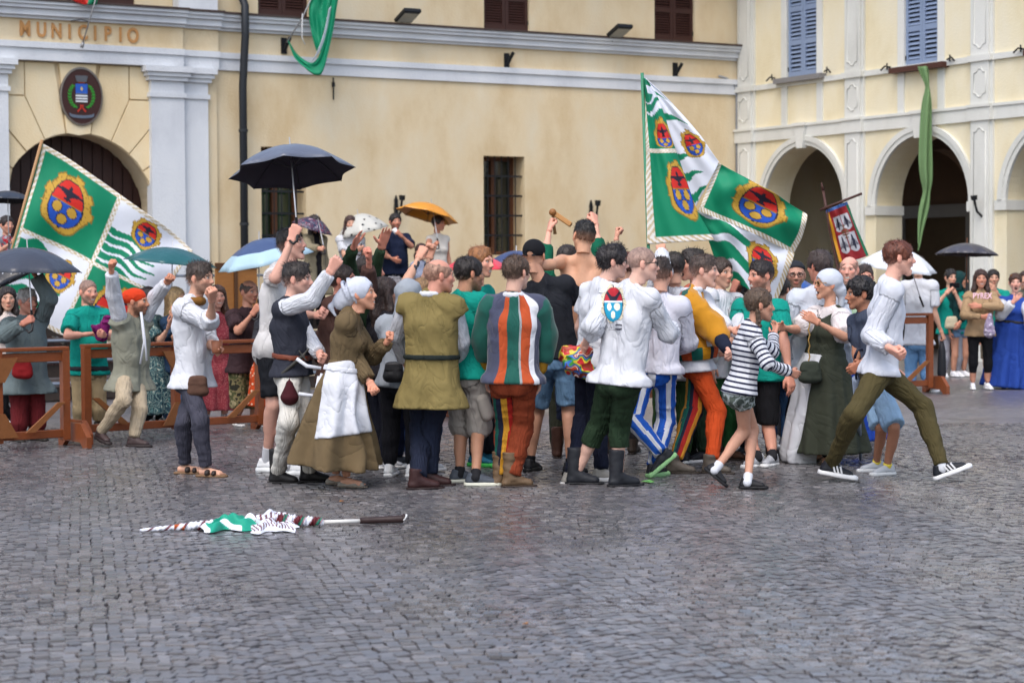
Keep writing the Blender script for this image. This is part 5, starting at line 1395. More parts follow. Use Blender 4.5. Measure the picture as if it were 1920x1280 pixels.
p.blob('dagger', [Cone(V3(at(524, 705, p.D - .2)), V3(at(568, 667, p.D - .23)), .014, .016), Cone(V3(at(566, 668, p.D - .23)), V3(at(578, 655, p.D - .23)), .009, .009), Cone(V3(at(561, 658, p.D - .24)), V3(at(574, 676, p.D - .24)), .007, .007)], mat('dark_steel', (70, 68, 64), .4, metal=.6), .007, .004, 0)
p.shoes('boot', (26, 24, 26), (24, 22, 24))
# -- running person in a brown dress
p = Person('running person in a brown dress with a white apron and white headscarf', g=914, h=1.68, sex='f', hd=(677, 552), nk=(656, 594), pv=(640, 716), yaw=84, hy=82, hp=8, re=(664, 668, '-'), rw=(694, 718), le=(700, 668), lw=(726, 640), ra=(650, 893), la=(628, 888), skin=(204, 150, 124), hair='scarf_roll', hairc=(198, 203, 216), mouth='smile', rh='fist', lh='fist', fy=80)
BROWN = cloth((104, 88, 64), 'olive_brown_linen', bump=.015)
_, pr = p.top(BROWN, sl=1.85, t=.020, ts=.026, hem=.03, amp=.012, name='bodice')
p.skirt(BROWN, at(626, 868, p.D + .05), .13, .30, 9, .06)
loc = p.local
def reg(X, Y, Z):
    r_, f_, a_ = loc(X, Y, Z); q = r_ * .9 + f_ * .35
    return np.maximum(np.maximum(np.maximum(-(q - .055), -(f_ + .10)), a_ - .16 - .3 * f_), -(a_ + .40 - f_ * .25))
p.patch(p.skirt_pr, white(), reg, .016, 'apron', disp=p.skirt_disp)
p.band(p.skirt_pr, white(), .10, .018, .022, 'apron_tie')
for q in (((602, 690), (575, 686), (556, 672)), ((604, 700), (590, 742), (560, 738)), ((598, 705), (588, 760), (612, 800))):
    mb = MB(); mb.tube([at(x, y, p.D - .1) for x, y in q], [.012, .016, .014], 6); mb.obj('apron_string', white(), p.root, smooth=True)
p.shoes('flat', (150, 140, 130), (128, 116, 104))
# -- bald person in an olive tunic
p = Person('bald person in a belted olive tunic seen from behind', g=914, h=1.76, hd=(824, 518), nk=(808, 562), pv=(808, 712), yaw=158, hy=112, re=(864, 640), rw=(862, 682), le=(744, 628), lw=(762, 680), rk=(808, 800), ra=(806, 888), lk=(790, 800), la=(784, 894), skin=(206, 146, 126), hair='rim', hairc=(150, 116, 98), lh='fist', fy=95, fat=1.06)
p.top(white(), sl=1.9, t=.004, ts=.028, hem=0, flare=0, amp=.005)
p.collar(white(), .066, .042, .022)
_, pr = p.top(cloth((124, 110, 68), 'olive_twill', bump=.015), sl=.12, t=.034, ts=.045, hem=.21, flare=.05, name='tunic', amp=.014)
p.band(pr, cloth((34, 40, 38), 'dark_sash'), .17, .018, .018, 'sash')
p.bottoms(cloth((30, 36, 54), 'navy_cotton'), t=.024)
p.shoes('ankle', (58, 34, 34), (40, 26, 26))
# -- person in a teal T-shirt and grey cargo shorts
p = Person('person in a teal T-shirt and grey cargo shorts seen from behind', g=906, h=1.76, hd=(880, 514), nk=(866, 558), pv=(876, 695), yaw=140, hy=118, re=(900, 640), rw=(940, 650), le=(836, 630), lw=(850, 690), rk=(898, 800), ra=(892, 888), lk=(866, 800), la=(862, 882), skin=(192, 140, 112), hair='short', hairc=(32, 24, 22), beard=.7, fy=98, fat=1.08)
p.top(cloth(TEAL, 'teal_jersey'), sl=.72, t=.020, ts=.028, hem=.06, flare=.02, amp=.012)
b_ = p.bottoms(cloth((170, 164, 158), 'grey_twill'), ln=1.02, t=.040, name='shorts', taper=1.15)
c = at(904, 760, p.D - .02); p.blob('cargo_pocket', [Cone(V3(c + Vector((.0, -.06, .05))), V3(c + Vector((.04, -.05, -.06))), .055, .055)], cloth((166, 160, 154), 'grey_twill'), .010, .01, .003)
p.shoes('sneaker', (74, 80, 90), (222, 222, 206), socks=((40, 40, 44), .03))
# -- person in a striped velvet tunic
p = Person('young person in an orange and green striped velvet tunic from behind', g=914, h=1.70, hd=(969, 512), nk=(964, 562), pv=(962, 706), yaw=172, hy=140, re=(1024, 640), rw=(1012, 706), le=(908, 640), lw=(912, 700), rk=(978, 800), ra=(960, 890), lk=(950, 800), la=(940, 888), skin=(214, 170, 150), hair='short', hairc=(76, 58, 46), fy=110)
ORG, GRN, SLT = (176, 74, 34), (22, 84, 74), (66, 70, 92)
vel = dict(sheen=.25, rough=.75)
m_ = cloth(ORG, 'striped_velvet', pat=('v', [(0, SLT), (.30, SLT), (.375, ORG), (.435, GRN), (.545, (150, 154, 156)), (.56, ORG), (.625, WH), (.66, SLT), (.74, GRN)]), **vel)
p.collar(white(), .066, .034, .024)
_, pr = p.top(m_, sl=0, t=.034, hem=.05, flare=.03, name='tunic', amp=.010)
for sd in 'rl':
    q = p.arm(sd, 1.55, .034, .7, .040); V, Q = nets(q, p.vox, .03, None, p.folds(.012)); p.put('sleeve', V, Q, cloth(GRN, 'green_velvet', **vel))
    e = V3(p.E[sd]); w = V3(p.W[sd]); p.blob('cuff', [Cone(e + (w - e) * .5, e + (w - e) * .8, .055, .04)], cloth((150, 110, 34), 'gold_satin'), .011)
p.onelegs(cloth((134, 60, 36), 'rust_cotton'), 'r', 2.0, .034, .8, .010)
p.onelegs(cloth((170, 120, 40), 'striped_hose', pat=('v', [(0, NAVY), (.38, (170, 40, 34)), (.46, (196, 140, 44)), (.54, NAVY), (.62, GRN), (.7, (150, 60, 40))])), 'l', 2.0, .028, .8, .010)
p.bottoms(cloth((134, 60, 36), 'rust_cotton'), ln=.3, t=.022, name='hose_seat')
p.shoes('slouch', (110, 88, 66), (60, 46, 38))
# -- person in a black T-shirt and black cap
p = Person('person in a black T-shirt, backward black cap and denim shorts', g=886, h=1.80, hd=(1002, 480), nk=(1018, 530), pv=(1040, 668), yaw=168, hy=160, re=(1092, 580), rw=(1130, 596), le=(985, 570), lw=(1030, 560), rk=(1066, 772), ra=(1070, 868), lk=(1008, 772), la=(994, 862), skin=(198, 146, 120), hair='cap_back', hairc=(24, 24, 28), fy=150, fat=1.15)
p.top(cloth((32, 34, 40), 'black_jersey'), sl=.62, t=.018, ts=.024, hem=.02, amp=.012)
p.bottoms(cloth((104, 138, 172), 'light_denim', bump=.015), ln=.88, t=.028, name='shorts')
p.shoes('runner', (30, 30, 34), (24, 24, 26), socks=(BLK, .04))
mb = MB(); w = p.W['r']; p.blob('watch', [Cone(V3(w - (w - p.E['r']).normalized() * .04), V3(w - (w - p.E['r']).normalized() * .01), .034, .034)], mat('black_watch', (24, 24, 26), .3), .008, .005, 0)
# -- shirtless person carried by the crowd
p = Person('shirtless person lifted in the middle of the crowd, arm over a neighbour', D=16.35, zb=.30, h=1.80, hd=(1094, 444), nk=(1096, 484), pv=(1080, 636), yaw=168, hy=200, hr=8, le=(1034, 496, 'c'), lw=(986, 502, 'c'), re=(1150, 520), rw=(1165, 560), skin=(204, 154, 124), hair='fade', hairc=(26, 22, 22), lh='rel')
p.blob('cord', [Cone(V3(p.Nk + p.r * math.cos(a) * .066 + p.fw * math.sin(a) * .066 + p.a * (.006 - .012 * math.sin(a))), V3(p.Nk + p.r * math.cos(a + .4) * .066 + p.fw * math.sin(a + .4) * .066 + p.a * (.006 - .012 * math.sin(a + .4))), .004, .004) for a in np.arange(0, 6.28, .4)], mat('black_cord', (30, 26, 26), .7), .005, .004, 0, )
p.bottoms(cloth((52, 60, 84), 'dark_denim'), t=.014)
# -- person in white T-shirt with glasses
p = Person('dark-haired person with glasses in a white T-shirt and navy trousers', g=898, h=1.78, hd=(1150, 492), nk=(1130, 536), pv=(1112, 676), yaw=118, hy=95, le=(1088, 612), lw=(1094, 660), re=(1160, 610), rw=(1190, 640), rk=(1120, 780), ra=(1128, 880), lk=(1096, 780), la=(1072, 888), skin=(216, 172, 154), hair='messy', hairc=(34, 28, 30), fy=90)
p.top(white(), sl=.62, t=.018, ts=.026, hem=.05, amp=.012)
p.bottoms(cloth((24, 28, 46), 'navy_chino'), t=.014)
p.shoes('runner', (150, 146, 140), (200, 200, 200)); p.glasses(mat('black_frame', (24, 24, 26), .3))
# -- person with a crest on the back of a white shirt
p = Person('shaven person with glasses in a white shirt with a painted crest on the back', g=916, h=1.83, hd=(1206, 496), nk=(1182, 544), pv=(1162, 706), yaw=138, hy=92, le=(1112, 612, 'c'), lw=(1096, 648), re=(1252, 622), rw=(1262, 628), rk=(1162, 800), ra=(1160, 888), lk=(1124, 796), la=(1082, 884), rt=(1192, 905), lt=(1118, 905), skin=(220, 176, 158), hair='buzz', hairc=(120, 100, 92), lh='grip', fy=95)
P_CREST = p
shirt_o, pr = p.top(white(), sl=1.30, t=.020, ts=.030, hem=.06, flare=.045, taper=1.5, amp=.012)
SHIRT_CREST = shirt_o
p.bottoms(cloth((40, 58, 40), 'bottle_green_cotton', bump=.015), ln=1.42, t=.018, taper=1.3)
p.shoes('boot', (38, 40, 46), (28, 28, 32)); p.glasses(mat('black_frame', (24, 24, 26), .3))
# -- person in blue and white striped trousers
p = Person('person in a white shirt and blue and white striped trousers mid-step', g=886, h=1.76, hd=(1240, 514), nk=(1238, 562), pv=(1228, 690), yaw=150, hy=165, re=(1290, 640), rw=(1264, 660), le=(1196, 640), lw=(1204, 692), rk=(1248, 790), ra=(1226, 872), lk=(1188, 786, 'c'), la=(1240, 850, 'a'), lt=(1214, 892), skin=(206, 156, 134), hair='fade', hairc=(52, 40, 36), lh='rel')
p.top(cloth((204, 204, 216), 'white_voile', bump=.015), sl=1.85, t=.024, ts=.032, hem=.04, flare=.03, amp=.013)
BL = (32, 86, 178); st = [(0, BL), (.16, WH), (.30, BL), (.42, WH), (.50, BL), (.62, WH), (.74, BL), (.86, WH)]
p.bottoms(cloth(WH, 'striped_breeches', pat=('v', st)), t=.020)
p.shoes('runner', (32, 34, 40), (150, 200, 140))
# -- person with mustard puffed sleeves
p = Person('young person in mustard puffed sleeves and orange hose shouting', g=878, h=1.76, hd=(1320, 508), nk=(1298, 552), pv=(1306, 672), yaw=72, hy=80, re=(1340, 618, 'c'), rw=(1362, 652), le=(1340, 610), lw=(1380, 620), rk=(1345, 772), ra=(1334, 866), lk=(1300, 770), la=(1266, 866), skin=(216, 172, 154), hair='fade', hairc=(66, 52, 46), mouth='open', rh='fist', lh='fist')
MUS = (192, 132, 26)
p.top(white(), sl=1.7, t=.008, ts=.02, hem=.10, flare=.04, amp=.006, name='undershirt'); p.collar(white(), .066, .034, .024)
_, pr = p.top(cloth(MUS, 'panelled_velvet', pat=('v', [(0, (170, 70, 36)), (.30, (170, 70, 36)), (.42, GRN), (.46, MUS), (.56, WH), (.64, MUS), (.72, GRN), (.8, (170, 70, 36))]), **vel), sl=0, t=.032, hem=-.06, name='doublet')
for sd, c in (('r', MUS), ('l', WH)):
    q = p.arm(sd, 1.25, .036, .6, .050); V, Q = nets(q, p.vox, .03, None, p.folds(.014)); p.put('sleeve', V, Q, cloth(c, 'mustard_velvet' if c == MUS else 'white_linen', **vel))
e, w = V3(p.E['r']), V3(p.W['r']); p.blob('cuff', [Cone(e + (w - e) * .15, w, .068, .05)], cloth(NAVY, 'navy_velvet'), .011)
p.band(pr, cloth(GRN, 'striped_sash', pat=('v', [(0, GRN), (.40, (170, 70, 36)), (.46, GRN), (.52, MUS), (.58, NAVY), (.64, (170, 70, 36))])), .045, .05, .012, 'sash')
p.onelegs(cloth((190, 72, 30), 'orange_wool'), 'r', 1.95, .016); p.bottoms(cloth((178, 66, 30), 'orange_wool'), ln=.35, t=.014, name='hose_seat')
p.onelegs(cloth((150, 40, 34), 'striped_hose', pat=('v', [(0, NAVY), (.36, (186, 128, 44)), (.45, (150, 36, 32)), (.54, NAVY), (.60, GRN), (.66, (186, 128, 44))])), 'l', 1.95, .020)
p.shoes('ankle', (92, 84, 76), (60, 52, 46))
# -- girl-sized person with a braid
p = Person('small person with a braid in a navy striped top and camouflage shorts', g=916, h=1.50, sex='f', hd=(1424, 572), nk=(1408, 616), pv=(1388, 728), yaw=92, hy=100, re=(1440, 682, 'c'), rw=(1480, 697), le=(1446, 660), lw=(1452, 626), rk=(1396, 808), ra=(1344, 876, 'a'), rt=(1362, 904), lk=(1412, 806), la=(1402, 898), lt=(1442, 910), skin=(196, 146, 122), hair='braid', hairc=(84, 66, 52), fy=88)
p.top(cloth(WH, 'striped_jersey', pat=('h', .038, .38, (30, 32, 58))), sl=1.92, t=.020, ts=.018, hem=.04, flare=.015, amp=.009)
p.bottoms(cloth((120, 126, 120), 'grey_camouflage', pat=('camo', 16, [(0, (66, 74, 70)), (.44, (126, 134, 130)), (.52, (176, 184, 184)), (.6, (96, 106, 98))])), ln=.34, t=.026, name='shorts')
p.shoes('sneaker', (26, 26, 30), (22, 22, 26), socks=(WH, .045))
# -- laughing person in a green bodice
p = Person('laughing person with sunglasses, white headscarf and dark green bodice dress', g=868, h=1.68, sex='f', hd=(1552, 534), nk=(1556, 582), pv=(1545, 690), yaw=-58, hy=-78, hp=6, re=(1494, 618), rw=(1468, 614), le=(1584, 632, 'c'), lw=(1533, 604), skin=(200, 148, 122), hair='scarf_tie', hairc=(196, 201, 212), mouth='open', lh='rel', rh='rel', fat=1.08)
p.top(cloth((214, 206, 206), 'blush_linen'), sl=.92, t=.010, ts=.036, puff=.02, hem=0, flare=0, name='blouse', amp=.005)
DKG = cloth((54, 58, 48), 'dark_green_linen')
def sq(f, X, Y, Z):
    r_, f_, a_ = p.local(X, Y, Z); return np.maximum(f, np.minimum(a_ - (.30 + np.abs(r_) * .5 + (f_ < 0) * .1), .2) - .10)
_, pr = p.top(DKG, sl=0, t=.030, hem=.0, name='bodice', amp=.008, post=sq)
p.skirt(DKG, at(1550, 846, p.D), .15, .30, 12, .022)
def reg(X, Y, Z):
    r_, f_, a_ = p.local(X, Y, Z); return np.maximum(np.maximum(-(f_ + .02) + (r_ > .05) * 0, a_ - .11), np.maximum(-(a_ + .80), -(r_ + .10 - .0) - a_ * .12))
p.patch(p.skirt_pr, white(), reg, .015, 'apron', disp=p.skirt_disp)
bag(p, (1519, 696), .115, cloth((56, 62, 54), 'dark_green_felt'), 'pouch', D=p.D - .24)
mb = MB(); mb.tube([at(1517, 588 + 10 * i, p.D - .19 - .012 * (i < 6)) + Vector((.006 * (-1) ** i, 0, 0)) for i in range(12)], .006, 5); mb.obj('lacing', mat('gold_cord', (176, 142, 80), .6), p.root)
p.glasses(mat('gold_frame', (170, 130, 90), .3), sun=True)
p.shoes('flat', (112, 96, 82), (92, 78, 66))
# -- running person in a white shirt
p = Person('running person in a white shirt and olive trousers, mouth open, at right', g=903, h=1.88, hd=(1686, 484), nk=(1668, 534), pv=(1650, 688), yaw=88, hy=90, re=(1634, 628, 'c'), rw=(1672, 656, 'c'), le=(1660, 630), lw=(1676, 690), lk=(1732, 764), la=(1765, 871, 'a'), lt=(1822, 872), rk=(1602, 776, '-'), ra=(1560, 868), rt=(1600, 894), skin=(222, 170, 150), hair='short', hairc=(96, 50, 34), mouth='open', rh='fist', lh='fist')
p.top(cloth((206, 209, 219), 'white_poplin', bump=.015), sl=1.8, t=.016, ts=.026, hem=.06, flare=.03, amp=.013)
p.bottoms(cloth((78, 70, 44), 'olive_jersey'), t=.014, amp=.007)
p.shoes('runner', (26, 28, 36), (228, 228, 230), socks=(WH, .06))
for sd in 'rl':   # three white bars on each shoe
    y = p.T[sd].normalized(); x = y.cross(UZ).normalized(); z = x.cross(y); A = p.A[sd]
    for i in range(3):
        q = [A + y * (.020 + .026 * i + dy) + z * dz for dy, dz in ((-.010, -.010), (.002, -.010), (.022, -.058), (.008, -.058))]
        mb = MB(); mb.prism([v + x * .050 - y * 0 for v in q], x * -.1); mb.obj('shoe_bar', mat('white_rubber', (226, 226, 228), .5), p.root)
# -- child-sized person holding a folded umbrella
p = Person('curly-haired small person in pale denim shorts behind the runner', g=886, h=1.52, hd=(1612, 552), nk=(1622, 592), pv=(1640, 722), yaw=-70, hy=-82, re=(1606, 660), rw=(1606, 680), le=(1650, 650), lw=(1612, 682), rk=(1652, 800), ra=(1644, 866), lk=(1676, 800), la=(1664, 872), skin=(172, 120, 94), hair='curly', hairc=(26, 22, 24), lh='grip', rh='grip')
P_CURLY = p
p.top(cloth((66, 74, 92), 'slate_jersey'), sl=.6, t=.02, hem=.05)
p.bottoms(cloth((152, 184, 214), 'pale_denim'), ln=.98, t=.04, name='shorts')
p.shoes('runner', (176, 180, 186), (206, 208, 210), socks=((220, 200, 80), .02))

# -- second rank, half hidden ------------------------------------------------
B = dict(vox=.0185)
p = Person('person in a brown jacket over teal raising a fist behind the headscarf', g=878, h=1.74, hd=(643, 526), nk=(632, 574), pv=(628, 700), yaw=82, hy=80, hp=8, re=(690, 540), rw=(692, 488), le=(600, 640), lw=(604, 690), hair='short', hairc=(48, 36, 32), skin=(206, 140, 120), mouth='open', rh='fist', lh='fist', **B)
p.top(cloth(TEAL, 'teal_jersey'), sl=.5, t=.014); p.top(cloth((82, 58, 52), 'brown_corduroy'), sl=1.75, t=.030, hem=.08, name='jacket', post=lambda f, X, Y, Z: np.maximum(f, -np.maximum(np.maximum(np.abs(p.local(X, Y, Z)[0]) - .06, -p.local(X, Y, Z)[1]), -(p.local(X, Y, Z)[2] - .25))))
p.bottoms(cloth((40, 40, 48), 'dark_cotton')); p.shoes('sneaker', (60, 60, 66), (220, 220, 220))
p = Person('person in a dark green sweater with both arms thrown up', g=866, h=1.80, hd=(694, 508), nk=(684, 556), pv=(682, 690), yaw=86, re=(652, 500, 'c'), rw=(664, 462), le=(700, 512), lw=(716, 462), hair='short', hairc=(52, 40, 34), rh='open', lh='open', skin=(214, 150, 128), **B)
p.top(cloth((44, 64, 44), 'green_knit'), sl=1.9, t=.018, hem=.04); p.bottoms(cloth(NAVY, 'navy_cotton')); p.shoes('sneaker', (200, 200, 204), (226, 226, 226))
p = Person('long-haired person in a dark top in the middle of the crowd', g=878, h=1.66, sex='f', hd=(722, 548), nk=(718, 590), pv=(715, 700), yaw=120, hair='long', hairc=(52, 38, 34), re=(738, 660), rw=(744, 640), **B)
p.top(cloth((32, 30, 36), 'black_knit'), sl=1.8, t=.02); p.bottoms(cloth((26, 28, 40), 'dark_denim')); p.shoes('sneaker', (232, 232, 236), (238, 238, 238))
p = Person('grey-haired person in a blue velvet top, tattooed arms raised', g=872, h=1.72, hd=(742, 552), nk=(738, 596), pv=(738, 705), yaw=110, re=(762, 528), rw=(786, 482), le=(800, 540), lw=(806, 482), hair='curly', hairc=(120, 118, 122), rh='fist', lh='fist', **B)
P_TAT = p
p.top(cloth((28, 58, 118), 'blue_velvet', sheen=.3), sl=.7, t=.02, hem=.1); p.bottoms(cloth((30, 36, 60), 'navy_denim')); p.shoes('sneaker', (60, 62, 70), (226, 226, 226))
for sd in 'rl':
    e, w = p.E[sd], p.W[sd]; q = [Cone(V3(e), V3(e + (w - e) * .85), .0425, .030, capb=True)]
    V, Q = nets(q, .009, .01, None, None); n_ = vnoise(V * 34); ok = (n_ > .56)[Q].all(1)
    if ok.any(): p.put('tattoo', V, Q[ok], mat('tattoo_ink', (58, 62, 70), .6, var=.3, vs=40))
p = Person('person in a grey hooded sweatshirt seen from behind', g=892, h=1.72, hd=(768, 556), nk=(762, 604), pv=(752, 712), yaw=160, re=(790, 660), rw=(800, 640), le=(728, 650), lw=(735, 690), hair='hood', hairc=(150, 156, 164), **B)
p.top(cloth((150, 156, 164), 'grey_fleece'), sl=1.95, t=.030, hem=.06, amp=.012, name='sweatshirt'); p.bottoms(cloth((24, 24, 30), 'black_jeans')); p.shoes('sneaker', (236, 236, 238), (240, 240, 240))
bag(p, (738, 696), .10, mat('black_quilt', (30, 30, 34), .5), 'handbag', D=p.D - .2)
p = Person('person with a blond bun beside the bald person', g=884, h=1.64, sex='f', hd=(796, 550), nk=(788, 596), pv=(790, 705), yaw=150, hy=120, re=(830, 650), rw=(840, 690), le=(760, 640), lw=(770, 690), hair='bun', hairc=(128, 98, 66), **B)
p.top(white(), sl=1.9, t=.02); p.bottoms(cloth((36, 62, 104), 'blue_denim')); p.shoes('sneaker', (210, 214, 220), (230, 230, 230))
p = Person('ginger-haired smiling person in a teal T-shirt', g=872, h=1.82, hd=(902, 492), nk=(892, 542), pv=(905, 690), yaw=62, hy=56, hair='quiff', hairc=(140, 92, 54), mouth='smile', beard=.35, skin=(226, 168, 146), re=(860, 640), rw=(880, 690), le=(935, 640), lw=(960, 660), **B)
p.top(cloth(TEAL, 'teal_jersey'), sl=.7, t=.02, hem=.06); p.bottoms(cloth((28, 30, 38), 'black_cotton')); p.shoes('runner', (24, 96, 122), (60, 170, 80))
p = Person('person in a green sweater waving a wooden clapper overhead', g=858, h=1.80, hd=(1064, 488), nk=(1066, 536), pv=(1066, 680), yaw=170, le=(1022, 480), lw=(1030, 432), re=(1124, 468), rw=(1116, 420), hair='short', hairc=(44, 34, 30), rh='fist', lh='fist', skin=(218, 164, 142), **B)
P_CLAP = p
p.top(cloth((12, 90, 66), 'green_jersey'), sl=1.35, t=.020, hem=.06); p.bottoms(cloth((50, 52, 42), 'olive_cotton')); p.shoes('boot', (70, 44, 34), (40, 30, 26))
p = Person('person in a beige sleeve raising one fist at the back', g=850, h=1.76, hd=(1172, 500), nk=(1170, 545), pv=(1165, 680), yaw=170, le=(1150, 500), lw=(1156, 450), hair='short', hairc=(100, 60, 50), lh='fist', **B)
p.top(cloth((150, 138, 120), 'beige_linen'), sl=1.9, t=.022, hem=.1); p.bottoms(cloth((44, 44, 48), 'grey_cotton')); p.shoes('ankle', (60, 50, 44), (40, 34, 30))
p = Person('flag bearer in a white shirt with one arm raised to the pole', g=868, h=1.74, hd=(1262, 502), nk=(1262, 550), pv=(1262, 690), yaw=178, hy=195, le=(1244, 510, 'c'), lw=(1240, 474), re=(1300, 630), rw=(1300, 690), hair='short', hairc=(40, 32, 30), lh='fist', **B)
P_BEAR = p
p.top(white(), sl=1.95, t=.022, ts=.036, hem=.1); p.bottoms(cloth((52, 78, 44), 'green_cotton')); p.shoes('sneaker', (28, 30, 34), (226, 226, 226))
p = Person('dark-haired person facing left behind the mustard sleeves', g=864, h=1.80, hd=(1298, 496), nk=(1308, 545), pv=(1305, 690), yaw=-60, hy=-74, hair='quiff', hairc=(40, 32, 30), skin=(210, 154, 132), mouth='open', **B)
p.top(white(), sl=1.9, t=.022); p.bottoms(cloth((40, 60, 44), 'green_cotton')); p.shoes('sneaker', (34, 34, 40), (226, 226, 226))
p = Person('person in a white shirt turned away behind the mustard sleeves', g=862, h=1.76, hd=(1352, 512), nk=(1352, 558), pv=(1352, 690), yaw=40, re=(1325, 620), rw=(1330, 680), le=(1390, 600), lw=(1370, 640), hair='short', hairc=(60, 46, 40), **B)
p.top(white(), sl=1.9, t=.026, ts=.034, hem=.08); p.bottoms(cloth((36, 84, 46), 'green_cotton')); p.shoes('ankle', (84, 56, 44), (50, 36, 30))
p = Person('open-mouthed person in a patterned scarf holding a red phone', g=854, h=1.68, sex='f', hd=(1392, 520), nk=(1380, 566), pv=(1376, 690), yaw=-40, hy=-66, hp=8, hair='long', hairc=(38, 26, 26), mouth='open', re=(1352, 600), rw=(1374, 545), skin=(204, 142, 122), rh='fist', **B)
P_PHONE = p
p.top(cloth((110, 92, 82), 'leopard_print', pat=('spots', 40, .42, (226, 218, 210))), sl=1.9, t=.026); p.bottoms(cloth(NAVY, 'navy_cotton')); p.shoes('sneaker', (60, 60, 64), (226, 226, 226))
p = Person('bearded smiling person in a teal T-shirt and black shorts', g=866, h=1.78, hd=(1426, 518), nk=(1426, 568), pv=(1424, 700), yaw=-38, hy=-62, hair='quiff', hairc=(34, 26, 26), beard=.85, mouth='smile', skin=(208, 150, 128), re=(1376, 640), rw=(1390, 700), le=(1470, 640), lw=(1480, 700), la=(1448, 852), ra=(1420, 854), **B)
p.top(cloth(TEAL, 'teal_jersey'), sl=.75, t=.024, ts=.03, hem=.06); p.bottoms(cloth((26, 26, 30), 'black_shorts'), ln=.95, t=.03, name='shorts'); p.shoes('sneaker', (176, 178, 184), (232, 232, 232), socks=((40, 40, 44), .03))
p = Person('person in dark jeans and a green jacket behind the small braided person', g=852, h=1.72, hd=(1462, 545), nk=(1462, 585), pv=(1458, 690), yaw=150, hair='short', hairc=(46, 34, 30), la=(1446, 836), ra=(1478, 838), **B)
p.top(cloth((14, 110, 96), 'dark_teal_jersey'), sl=1.0, t=.02); p.bottoms(cloth((72, 110, 160), 'mid_denim')); p.shoes('ankle', (60, 34, 28), (30, 24, 22))
p = Person('person with black cap and glasses in a bright green top', g=836, h=1.74, hd=(1492, 516), nk=(1490, 564), pv=(1490, 680), yaw=-5, hair='cap', hairc=(44, 46, 52), beard=.7, skin=(196, 146, 126), **B)
p.top(cloth((38, 170, 88), 'bright_green_nylon'), sl=.7, t=.024); p.bottoms(cloth((60, 60, 66), 'grey_cotton')); p.glasses(mat('black_frame', (24, 24, 26), .3)); p.shoes('sneaker', (60, 60, 64), (220, 220, 220))
p.blob('backpack_strap', [Cone(V3(at(1470, 560, p.D - .16)), V3(at(1472, 640, p.D - .17)), .022, .022)], mat('black_webbing', (30, 30, 32), .8), .01, .01, 0)
p = Person('broad person in a white shirt seen from behind beside the laughing person', g=862, h=1.80, hd=(1536, 500), nk=(1532, 552), pv=(1528, 690), yaw=195, hy=215, le=(1462, 640), lw=(1470, 700), re=(1596, 640), rw=(1590, 690), lk=(1490, 780), la=(1484, 838), hair='messy', hairc=(62, 50, 48), skin=(206, 140, 118), fat=1.15, **B)
p.top(cloth((200, 206, 218), 'white_lawn'), sl=1.9, t=.030, ts=.036, hem=.03, flare=.03, amp=.014); p.bottoms(cloth((24, 28, 42), 'navy_cotton'), t=.02); p.shoes('boot', (22, 22, 24), (20, 20, 22))
p = Person('bald smiling person in a pale green T-shirt at the back', g=822, h=1.80, hd=(1592, 506), nk=(1596, 552), pv=(1596, 670), yaw=-15, hy=-20, hair='rim', hairc=(160, 120, 104), mouth='smile', skin=(222, 164, 146), **B)
p.top(cloth((158, 184, 156), 'sage_jersey'), sl=.7, t=.02); p.bottoms(cloth((150, 134, 108), 'khaki_cotton')); p.shoes('sneaker', (90, 90, 92), (220, 220, 220))
p = Person('short-haired person glimpsed behind the bald one in pale green', g=800, h=1.68, hd=(1622, 520), nk=(1624, 560), pv=(1624, 660), yaw=0, hair='fade', hairc=(60, 48, 44), skin=(200, 140, 120), **B)
p.top(cloth((70, 84, 110), 'slate_jersey'), sl=.7, t=.02); p.bottoms(cloth((46, 50, 60), 'dark_cotton')); p.shoes('sneaker', (90, 90, 92), (220, 220, 220))
p = Person('person in a long blue dress half hidden behind the laughing person', g=846, h=1.66, sex='f', hd=(1578, 560), nk=(1578, 600), pv=(1580, 690), yaw=170, hair='ponytail', hairc=(60, 44, 36), **B)
p.top(cloth((228, 220, 206), 'cream_linen'), sl=1.7, t=.02); p.skirt(cloth((36, 70, 160), 'cobalt_cotton'), at(1590, 826, p.D), .14, .27); p.shoes('flat', (70, 60, 54), (50, 44, 40))

# -- left side, in front of and behind the barrier ------------------------------
p = Person('person in a red bandana and long grey tunic, both fists raised', g=832, h=1.70, hd=(256, 566), nk=(246, 604), pv=(244, 706), yaw=60, hy=82, re=(213, 552, 'c'), rw=(209, 508), le=(292, 556), lw=(314, 528), rk=(232, 752), ra=(190, 808, 'a'), rt=(202, 826), lk=(262, 770), la=(252, 820), lt=(276, 830), hair='bandana', hairc=(206, 62, 30), beard=.95, skin=(196, 140, 112), rh='fist', lh='fist')
p.top(white(), sl=1.9, t=.004, ts=.03, hem=0, flare=0, amp=.005)
_, pr = p.top(cloth((132, 132, 118), 'grey_green_linen'), sl=.10, t=.036, ts=.05, hem=.13, flare=.05, name='tunic', amp=.012)
mb = MB(); mb.tube([at(264, 585, p.D - .24), at(270, 640, p.D - .26), at(263, 682, p.D - .27)], .010, 5); mb.tube([at(265, 585, p.D - .24), at(272, 640, p.D - .26), at(275, 676, p.D - .27)], .010, 5); mb.obj('lace', white(), p.root, smooth=True)
p.bottoms(cloth((176, 160, 136), 'beige_cotton'), t=.014); p.shoes('sneaker', (66, 52, 52), (52, 44, 44))
G = dict(vox=.0185)
p = Person('bearded smiling person in a teal T-shirt and khaki trousers behind the barrier', g=808, h=1.68, hd=(166, 548), nk=(166, 584), pv=(166, 690), yaw=28, hy=40, re=(126, 630), rw=(178, 625, 'c'), le=(208, 632), lw=(196, 628, 'c'), hair='buzz', hairc=(110, 98, 90), beard=.8, mouth='smile', skin=(214, 156, 134), rh='grip', lh='grip', fat=1.12, **G)
P_TEAL = p
